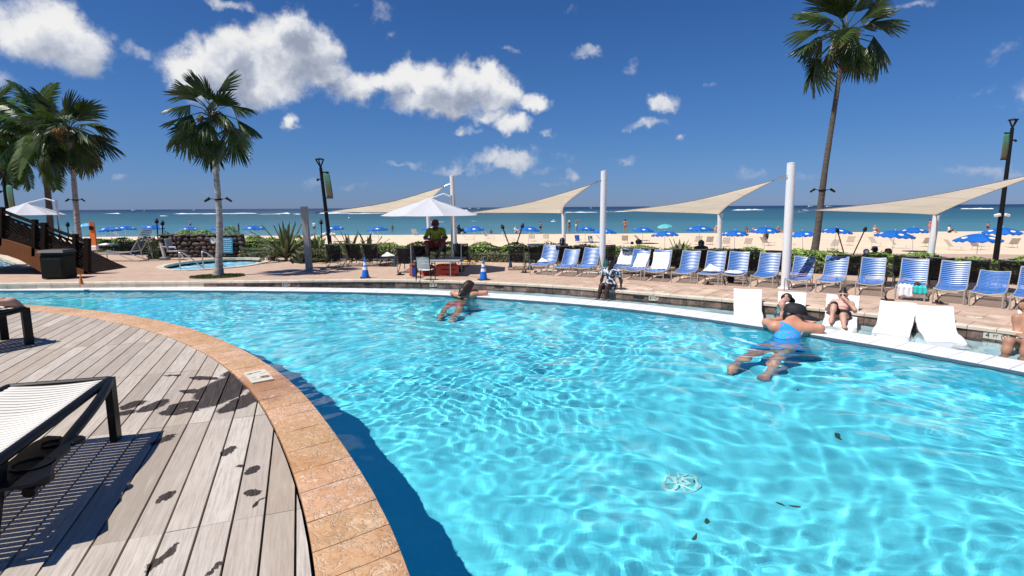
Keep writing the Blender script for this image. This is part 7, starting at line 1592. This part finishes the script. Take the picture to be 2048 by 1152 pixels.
far_person(918, 467, 449, 'sit', 1.0, 'long-haired person in dark clothes sitting on the sand right of the lifeguard post', 'dark', dr_(mf_black), (mh_black, 'long'))
far_person(982, 466, 458, 'sit', .2, 'bare-shouldered bather sitting low on the sand right of two grey loungers', 'tan', bk(mf_black), (mh_black, 'short'))
far_person(381, 456, 441, 'stand', .2, 'bather standing in the shallows behind the umbrella over the rock wall', 'fair', tr_(mf_grey), (mh_blond, 'short'))
far_person(1858, 466, 439, 'stand', 1.9, 'person wrapped in a pink towel by the leaning white post', 'fair', dr_(mf_pk2), (mh_brown, 'short'), 'front')
far_person(1749, 466, 450, 'sit', 1.2, 'bent bather crouching at the water between two right-hand umbrellas', 'tan', bk(mf_white), (mh_blond, 'short'))
far_person(1898, 466, 450, 'sit', 2.4, 'person in a white shirt and black shorts sitting alone near the shoreline', 'tan', sh_(mf_white, mf_black), (mh_black, 'short'))
far_person(1975, 463, 445, 'stand', .4, 'bare-backed bather standing behind the pair of far right umbrellas', 'tan', tr_(mf_navy), (mh_black, 'short'), 'phone')
far_person(1432, 466, 451, 'sit', 2.8, 'sunbather with a straw hat beside the short white post in the middle', 'fair', bk(mf_lpink), (mh_blond, 'short'), hat=cap_hat(mat('straw', (.55, .42, .22), .8), .08))
far_person(1492, 466, 453, 'sit', 3.2, 'sunbather under a teal cloth left of the umbrella by the tallest post', 'tan', dr_(mf_teal), (mh_brown, 'short'))
far_person(1508, 466, 453, 'sit', 2.9, 'sunbather in red at the left rim of the umbrella by the tallest post', 'fair', bk(mf_orange), (mh_brown, 'short'))
far_person(1556, 466, 452, 'sit', 2.6, 'reddish tanned bather sitting just left of the tallest white post', 'tan', tr_(mf_grey), (mh_grey, 'short'))
far_person(144, 466, 458, 'sit', .5, 'bather sitting on sand right of the tiki torch at the bridge end', 'fair', tr_(mf_white), (mh_grey, 'short'))
# people just beyond the green hedge
far_person(1692, 520, 487, 'sit', 3.0, 'woman in sunglasses sitting low beyond the hedge right of the palm trunk', 'tan', bk(mf_black), (mh_brown, 'long'), D=24, z=-.90 + .0)
far_person(1731, 520, 487, 'sit', .3, 'left of three dark-shirted people sitting beyond the hedge, patterned cap', 'fair', sh_(mf_black, mf_black), (mh_grey, 'short'), D=21, z=-.52)
far_person(1748, 520, 483, 'sit', .2, 'middle of three dark-shirted people sitting beyond the hedge, pale cap', 'fair', sh_(mf_black, mf_black), (mh_brown, 'short'), D=21.5, z=-.47, hat=cap_hat(mf_lpink, .08))
far_person(1776, 520, 485, 'sit', -.4, 'right of three dark-shirted people sitting beyond the hedge, dark cap', 'fair', sh_(mf_black, mf_black), (mh_brown, 'short'), D=21, z=-.52, hat=cap_hat(mf_black, .09))
# loungers of the back row with people in them: only heads and shoulders show
for px, py, i, lab in ((1126, 487, 8, 'dark-haired sunbather in a dark lounger behind the gap of the first blue loungers'), (1408, 493, 14, 'dark sunbather with bare shoulders in the back row left of the rolled towel')):
    T_ = at(px, py + 4, Z_PATIO + .70); p = V3(T_.x, T_.y + .10, Z_PATIO + .28)
    J, s, f = sitting(p + V3(0, .15, -.02), 1.30, .3); human('person', lab, J, s, 'dark', h=.02, clothes=[('swimsuit', mf_black, ['chest', 'belly', 'pelvis', 'buttock'], .01)], hair=(mh_black, 'long'), hands=False, face=False, look=tuple(f))
# two bathers in the spa
for px, py, sk, hr, lab, yaw in ((525, 521, 'fair', (mh_brown, 'short'), 'brown-haired bather at the right rim of the spa', 2.), (538, 517.5, 'fair', (fabric('grey_green_cap', (.20, .27, .27)), 'short'), 'bather with a grey-green head cloth at the right rim of the spa', 2.4)):
    D = at(px, 527, Z_PATIO - .1).y + .05; c = on(px, py, D); s_ = .95; p = V3(c.x, c.y, c.z - .76 * s_); J, s, f = sitting(p, 1.7 * s_, yaw); J['head'] = c; J['neck'] = V3(c.x, c.y, c.z - .13); human('person', lab, J, s, sk, h=.018, clothes=[('swimsuit', mf_black, ['chest', 'belly', 'pelvis'], .01)], hair=hr, hands=False, face=False, look=tuple(f))
# ------------------------------------------------------------------ beach umbrellas
m_bu = mat('royal_blue_canopy', (.005, .13, .50), .6, var=.08, vscale=2, trans=.15, orand=.06); m_lbu = mat('light_blue_canopy', (.16, .45, .75), .6, trans=.15); m_lbu2 = mat('turquoise_canopy', (.10, .50, .52), .6, trans=.1)
def beach_umbrella_proto(name, m, R=1.18, h=.36, striped=False):
    t = thing(name, 'x', 'beach umbrella', (0, 0, 0), group='beach umbrellas'); H = 1.78; n = 8
    def f(u_, v_):
        a = 2 * math.pi * u_; k = u_ * n; fr = k - math.floor(k); r = v_; ed = math.cos(math.pi / n) / math.cos((fr - .5) * 2 * math.pi / n); rr_ = R * r * ed; z = H + h * (1 - r ** 1.7) - .05 * r * math.sin(math.pi * fr); return (rr_ * math.cos(a), rr_ * math.sin(a), z)
    o = MB().grid(f, n * 4, 6, True).build('canopy', m, t)
    MB().grid(lambda u_, v_: (lambda q: (q[0] * 1.002, q[1] * 1.002, q[2] - v_ * (.11 if (u_ * n * 2) % 1 > .12 else .04)))(f(u_, 1)), n * 4, 2, True).build('valance', m if not striped else m_whl, t)
    MB().tube([(0, 0, -.1), (0, 0, H + h + .05)], .022, 6).build('pole', m_whl, t); MB().ball((0, 0, H + h + .05), .035, 6, 4).build('finial', m_whl, t)
    if not striped:
        for k in (5, 7, 1, 3):
            ac = 2 * math.pi * (k + .5) / n; pts = []
            for j in range(10):
                q = 2 * math.pi * j / 10; uu = (k + .5 + .26 * math.cos(q)) / n; vv = .74 + .10 * math.sin(q); p = Vector(f(uu, vv)); pts.append(p * 1.004 + Vector((0, 0, .012)))
            MB().add(pts, [tuple(range(10))]).build('emblem', m_whl, t)
    return t
bu = beach_umbrella_proto('beach_umbrella', m_bu); first = True
UM = [(222, 461.5, 22, 'blue umbrella just right of the upright orange rescue board'), (249, 458.5, 19, 'smaller blue umbrella overlapping the one right of the orange board'), (304, 457, 21, 'blue umbrella above the two tiki torches'), (376, 460, 19.5, 'blue umbrella over the left half of the lava rock wall'),
      (442, 459.5, 21, 'blue umbrella cut in two by the grey palm trunk'), (507, 459, 21.5, 'blue umbrella right of the person in the dark blue dress'), (669, 458.5, 19.5, 'blue umbrella touching the banner lamp by the grey post'), (757, 461, 21.5, 'blue umbrella left of the bikini bather with hands on hips'),
      (865, 458, 21.5, 'blue umbrella behind the lifeguard'), (950, 460.5, 22, 'blue umbrella right of the lifeguard post'), (1056, 460.5, 22, 'blue umbrella between the leaning torch and the tanned man'), (1170, 460.5, 21, 'blue umbrella just right of the ball player'), (1208, 466, 25, 'blue umbrella crossed by the white post of the seated woman'),
      (1285, 462, 22, 'blue umbrella right of the woman with hands on hips'), (1331, 472, 27, 'blue umbrella straight behind the lone spiky plant'), (1400, 461, 26, 'blue umbrella left of the middle short white post'), (1470, 472.5, 26, 'blue umbrella right of the middle short white post'), (1530, 463.5, 27, 'blue umbrella just left of the tallest white post'),
      (1608, 474.5, 27, 'blue umbrella between the tallest white post and the palm trunk'), (1670, 466, 29, 'blue umbrella just right of the leaning palm trunk'), (1785, 474, 35.5, 'nearer blue umbrella of the pair left of the leaning white post'), (1828, 465.5, 28, 'farther blue umbrella of the pair left of the leaning white post'),
      (1958, 473, 43, 'nearer blue umbrella of the pair behind the far right lamp'), (2003, 466, 34, 'farther blue umbrella of the pair behind the far right lamp')]
ULOC = []
for i, (px, py, hw, lab) in enumerate(UM):
    D = 1.18 * F_PX / hw; p = on(px, py, D); p.z -= 1.78 - .08; p.z = min(max(p.z, Z_SAND - .35), Z_SAND + .25); o = bu if first else dup(bu, p, .3 + i * .7, lab); first = False; o.location = p; o['label'] = lab; ULOC.append(p)
    o.rotation_euler = (math.radians((i * 37 % 7) - 3), math.radians((i * 53 % 9) - 4), math.radians(22.5 + (i * 17 % 20) - 10))
for px, py, hw, m, lab, st_ in ((176, 452, 15, m_lbu, 'light blue tilted umbrella left of the upright orange board', False), (1331, 453.5, 15, m_lbu2, 'small turquoise umbrella with a white rim above the one by the spiky plant', True)):
    b = beach_umbrella_proto('beach_umbrella', m, striped=st_); D = 1.18 * F_PX / hw; p = on(px, py, D); p.z -= 1.7; b.location = p; b['label'] = lab; b.rotation_euler = (.1, -.12, .2)

# ------------------------------------------------------------------ beach chairs
m_bs = mat('white_beach_strap', (.62, .60, .56), .6, orand=.1); m_bg = mat('grey_beach_strap', (.24, .21, .19), .7); m_wf = mat('white_tube', (.72, .70, .66), .5)
def beach_lounger(name, sm, fm, back=48):
    t = thing(name, 'x', 'beach lounger', group='loungers on the sand'); h = .33; b = math.radians(back)
    for x in (-h, h):
        MB().tube([(x, 0, .32), (x, .6, .30), (x, 1.15, .32)], .018, 5).build('side_rail', fm, t); MB().tube([(x, 1.1, .32), (x, 1.1 + .8 * math.cos(b), .32 + .8 * math.sin(b))], .018, 5).build('back_rail', fm, t)
        for y in (.1, 1.05): MB().tube([(x, y, .31), (x, y + .05, 0)], .018, 5).build('leg', fm, t)
    st = strap_mesh('strap', .64, .075, sm)
    for i in range(9): instance('strap', st, t, (0, .08 + i * .12, .32)); 
    for i in range(8): instance('strap', st, t, (0, 1.12 + (i + .5) * .1 * math.cos(b), .32 + (i + .5) * .1 * math.sin(b)), (b, 0, 0))
    return t
pr = {'w': beach_lounger('beach_lounger', m_bs, m_wf, 50), 'g': beach_lounger('beach_lounger', m_bg, m_wf, 46)}; usd = set()
BLs = [(948, 480, 'w', 95, 'white lounger under the umbrella right of the lifeguard post'), (988, 478, 'g', 60, 'brown-grey lounger right of the umbrella near the lifeguard post'), (1064, 482, 'w', 178, 'white lounger seen from the foot under the umbrella by the leaning torch'), (1090, 482, 'w', 182, 'white lounger right of the one under the torch umbrella'), (1030, 481, 'w', 80, 'low white lounger left of the right leaning torch'),
       (1222, 487, 'w', 95, 'white-framed lounger close behind the first towelled loungers'), (1249, 486, 'g', 170, 'lounger with a dark backrest left of the black beach bags'), (1298, 487, 'g', 100, 'dark lounger right of the black beach bags'), (1389, 489, 'w', 178, 'white lounger left of the pole of the umbrella by the middle post'), (1414, 489, 'g', 172, 'lounger with a towel right of the pole of the umbrella by the middle post'),
       (1447, 493, 'w', 170, 'white lounger cut by the middle short post'), (1487, 494, 'w', 175, 'white lounger under the umbrella right of the middle post'), (1545, 491, 'g', 120, 'big grey lounger left of the tallest white post'), (1592, 489, 'w', 60, 'white lounger tilted up right of the tallest white post'), (1655, 497, 'w', 178, 'white lounger right of the palm trunk, seen from the foot'), (1690, 489, 'w', 170, 'lounger with white straps near the left leaning torch'),
       (1768, 492, 'w', 100, 'white lounger behind the three dark shirts'), (1818, 497, 'w', 75, 'white lounger left of the leaning post, low back'), (1842, 492, 'g', 165, 'grey lounger with a person-shaped towel left of the leaning post'), (1930, 501, 'w', 80, 'white lounger with a pale towel under the far right umbrellas'), (1972, 500, 'g', 100, 'grey lounger left of the far right lamp'), (2014, 494, 'g', 160, 'round-backed grey lounger right of the far right lamp'),
       (209, 472, 'w', 100, 'pale lounger under the umbrella right of the orange board'), (247, 471, 'w', 80, 'pale lounger under the smaller overlapping umbrella'), (306, 470, 'g', 100, 'lounger under the umbrella above the torches'), (516, 473, 'g', 110, 'grey lounger right of the person in the dark blue dress'), (762, 475, 'w', 80, 'pale lounger under the umbrella left of the bikini bather'), (832, 470, 'w', 178, 'pale lounger left of the umbrella behind the lifeguard')]
for px, py, kd, rz, lab in BLs:
    p = at(px, py, Z_SAND); p.z = sand_z(p.x, p.y) + .02
    if kd in usd: o = dup(pr[kd], p, math.radians(rz), lab)
    else: o = pr[kd]; o.location = p; o.rotation_euler = (0, 0, math.radians(rz)); o['label'] = lab; usd.add(kd)
def bchair(px, py, label, m):
    p = at(px, py, Z_SAND); p.z = sand_z(p.x, p.y) + .02; t = thing('beach_chair', label, 'beach chair', p, .2)
    MB().add([(x, y, z) for y, z in ((0, .16), (.42, .12), (.68, .78)) for x in (-.27, .27)], [(0, 1, 3, 2), (2, 3, 5, 4)]).build('sling', m, t)
    for x in (-.28, .28): MB().tube([(x, 0, 0), (x, .0, .3), (x, .5, .34)], .016, 5).build('arm_frame', m_wf, t); MB().tube([(x, .3, 0), (x, .68, .8)], .016, 5).build('back_frame', m_wf, t)
bchair(1157, 485, 'royal blue beach chair under the umbrella right of the ball player', mat('royal_blue_canvas', (.02, .08, .35), .7)); bchair(1184, 487, 'black and white striped beach chair behind the left blue loungers', fabric('striped_canvas', (.02, .02, .02), (.6, .6, .6), 9.))
for px, py, w, lab in ((1277, 489, .34, 'black rucksack standing on the sand right of the dark-backed lounger'), (1264, 489, .18, 'small black bag beside the black rucksack'), (1591 - 1, 0, 0, '')):
    if w: p = at(px, py, Z_SAND); bag(p, lab, m_black, w, w * 1.7)
p = at(1531, 490, Z_SAND); t = thing('bag_on_pole', 'dark bag hanging from the pole of the umbrella by the tallest post', 'bag', p + Vector((0, 0, .95))); MB().ball((0, 0, 0), (.28, .2, .5), 10, 8).build('body', mat('dark_brown_cloth', (.05, .03, .025), .8), t, smooth=True); MB().tube([(0, 0, .48), (0, 0, .75)], .02, 5).build('strap', m_black, t)
# folded straw tent-like cabana lounge: round grey shade left out; small folding table instead
for px, py, lab in ((1590, 488, 'small white side table'), ):
    pass

# ------------------------------------------------------------------ boats, buoys, paddlers
m_hull = mat('white_hull', (.82, .82, .82), .4); m_win = mat('dark_glass', (.03, .04, .05), .2)
def boat(px, py, wpx, hpx, label, kind='motor'):
    p = at(px, max(py, 417.2 - (px - 1024) * .0062 + .9), Z_SEA); D = min(p.y, 2600); p = on(px, py, D); p.z = Z_SEA; s = D / F_PX; L = wpx * s; H = hpx * s; t = thing('sailboat' if kind == 'sail' else 'motor_boat', label, 'boat', p, group='boats far out at sea'); b = L * .16
    MB().add([(-L / 2, -b, H * .30), (L * .3, -b, H * .30), (L / 2, 0, H * .36), (L * .3, b, H * .30), (-L / 2, b, H * .30), (-L * .46, -b * .7, -.2), (L * .26, -b * .6, -.2), (L * .40, 0, -.2), (L * .26, b * .6, -.2), (-L * .46, b * .7, -.2)], [(0, 1, 2, 3, 4), (0, 5, 6, 1), (1, 6, 7, 2), (2, 7, 8, 3), (3, 8, 9, 4), (4, 9, 5, 0)]).build('hull', m_hull, t)
    if kind == 'sail': MB().tube([(0, 0, H * .2), (0, 0, H)], max(.05, .3 * s), 5).build('mast', m_hull, t); MB().add([(0, .05, H * .95), (0, .05, H * .3), (-L * .42, .05, H * .3), (0, -.05, H * .95), (0, -.05, H * .3), (-L * .42, -.05, H * .3)], [(0, 1, 2), (5, 4, 3), (0, 2, 5, 3)]).build('sail', m_hull, t)
    else: MB().box((-L * .05, 0, H * .48), (L * .5, b * 1.4, H * .36)).box((-L * .1, 0, H * .82), (L * .36, b * 1.2, H * .10)).build('cabin', m_hull, t); MB().box((-L * .05, 0, H * .52), (L * .46, b * 1.5, H * .12)).build('window_band', m_win, t)
for q in [(267, 421.3, 12, 5, 'larger white boat on the horizon right of the left palms'), (289, 421.5, 4, 3, 'tiny boat right of the larger one on the left horizon'), (388, 420.5, 7, 4.5, 'small boat on the horizon just left of the grey palm trunk'), (688, 419.5, 6, 3.2, 'small dark-topped boat right of the lamp by the grey post'), (940, 418.8, 13, 4, 'long white boat right of the lifeguard post'), (957, 417.3, 10, 3.2, 'small grey boat beside the long white one'), (1042, 415.5, 4, 2.6, 'tiny boat above the left sail cloth'), (1350, 415.0, 15, 7, 'biggest white boat on the horizon above the third sail'), (1366, 415, 5, 3, 'tiny boat just right of the biggest white one'),
          (1621, 413.9, 13, 4, 'white boat left of the leaning palm trunk'), (1658, 414.3, 16, 3, 'low boat right of the leaning palm trunk'), (1755, 413.2, 15, 2.4, 'flat white boat above the right sail cloth')]: boat(*q)
for q in [(1302, 414.8, 3, 5, 'leftmost of three tiny sailboats right of the seated woman post'), (1321, 414.6, 5, 6.5, 'largest of three tiny sailboats right of the seated woman post'), (1330, 414.6, 3, 4.5, 'rightmost of three tiny sailboats, next to the biggest white boat'), (1182, 415.6, 3, 4, 'tiny white sailboat just left of the seated woman post')]: boat(*q, kind='sail')
for px, py, lab in ((698, 437, 'small white buoy on the sea left of the big umbrella'),): 
    p = at(px, py, Z_SEA); t = thing('buoy', lab, 'buoy', p); MB().ball((0, 0, .15), .34, 10, 7).build('float', m_hull, t, smooth=True); MB().tube([(0, 0, .4), (0, 0, .75)], .04, 5).build('pin', m_hull, t)
def floater(px, py, label):
    p = at(px, py, Z_SEA); s = p.y / F_PX; t = thing('swim_float', label, 'float', p); MB().tube([(4.4 * s * math.cos(a), 2.2 * s * math.sin(a), .1) for a in np.linspace(0, 2 * math.pi, 16, endpoint=False)], 1.1 * s, 6, closed=True).build('ring', m_hull, t, smooth=True); MB().ball((0, 0, 3 * s), (1.3 * s, 1.3 * s, 1.6 * s), 8, 6).build('pillow', m_hull, t, smooth=True)
floater(1107, 444, 'white ring float on the sea left of the short white post')
for px0, px1, py, lab in ((861, 888, 444, 'long white paddleboard on the sea behind the lifeguard'), (944, 953, 442.5, 'short white paddleboard on the sea under the umbrella edge')):
    a, b = at(px0, py, Z_SEA + .1), at(px1, py, Z_SEA + .1); t = thing('paddleboard', lab, 'paddleboard', (a + b) / 2); L = (b - a).length; MB().lathe([(0, -.08), (L * .45, -.03), (L / 2, 0), (L * .45, .05), (0, .08)], (0, 0, 0), 16, 1., .16).build('board', m_hull, t, smooth=True)
# bubbles of detail on the paving: skimmer lids
for px, py, lab in ((1297, 578, 'round pale cover plate in the paving above the seated woman marker'), (1320, 583.5, 'second round pale cover plate in the paving nearer the pool edge'), (1950, 634, 'round cover plate in the paving in front of the right-hand loungers')):
    p = at(px, py, Z_PATIO + .018); t = thing('inspection_cover', lab, 'cover plate', p, group='cover plates in the paving'); MB().lathe([(.12, -.012), (.12, 0), (.105, .003), (0, .003)], (0, 0, 0), 20).build('plate', m_cream, t); MB().lathe([(.02, .003), (.02, .006), (0, .006)], (0, 0, 0), 8).build('knob', m_gpost, t)
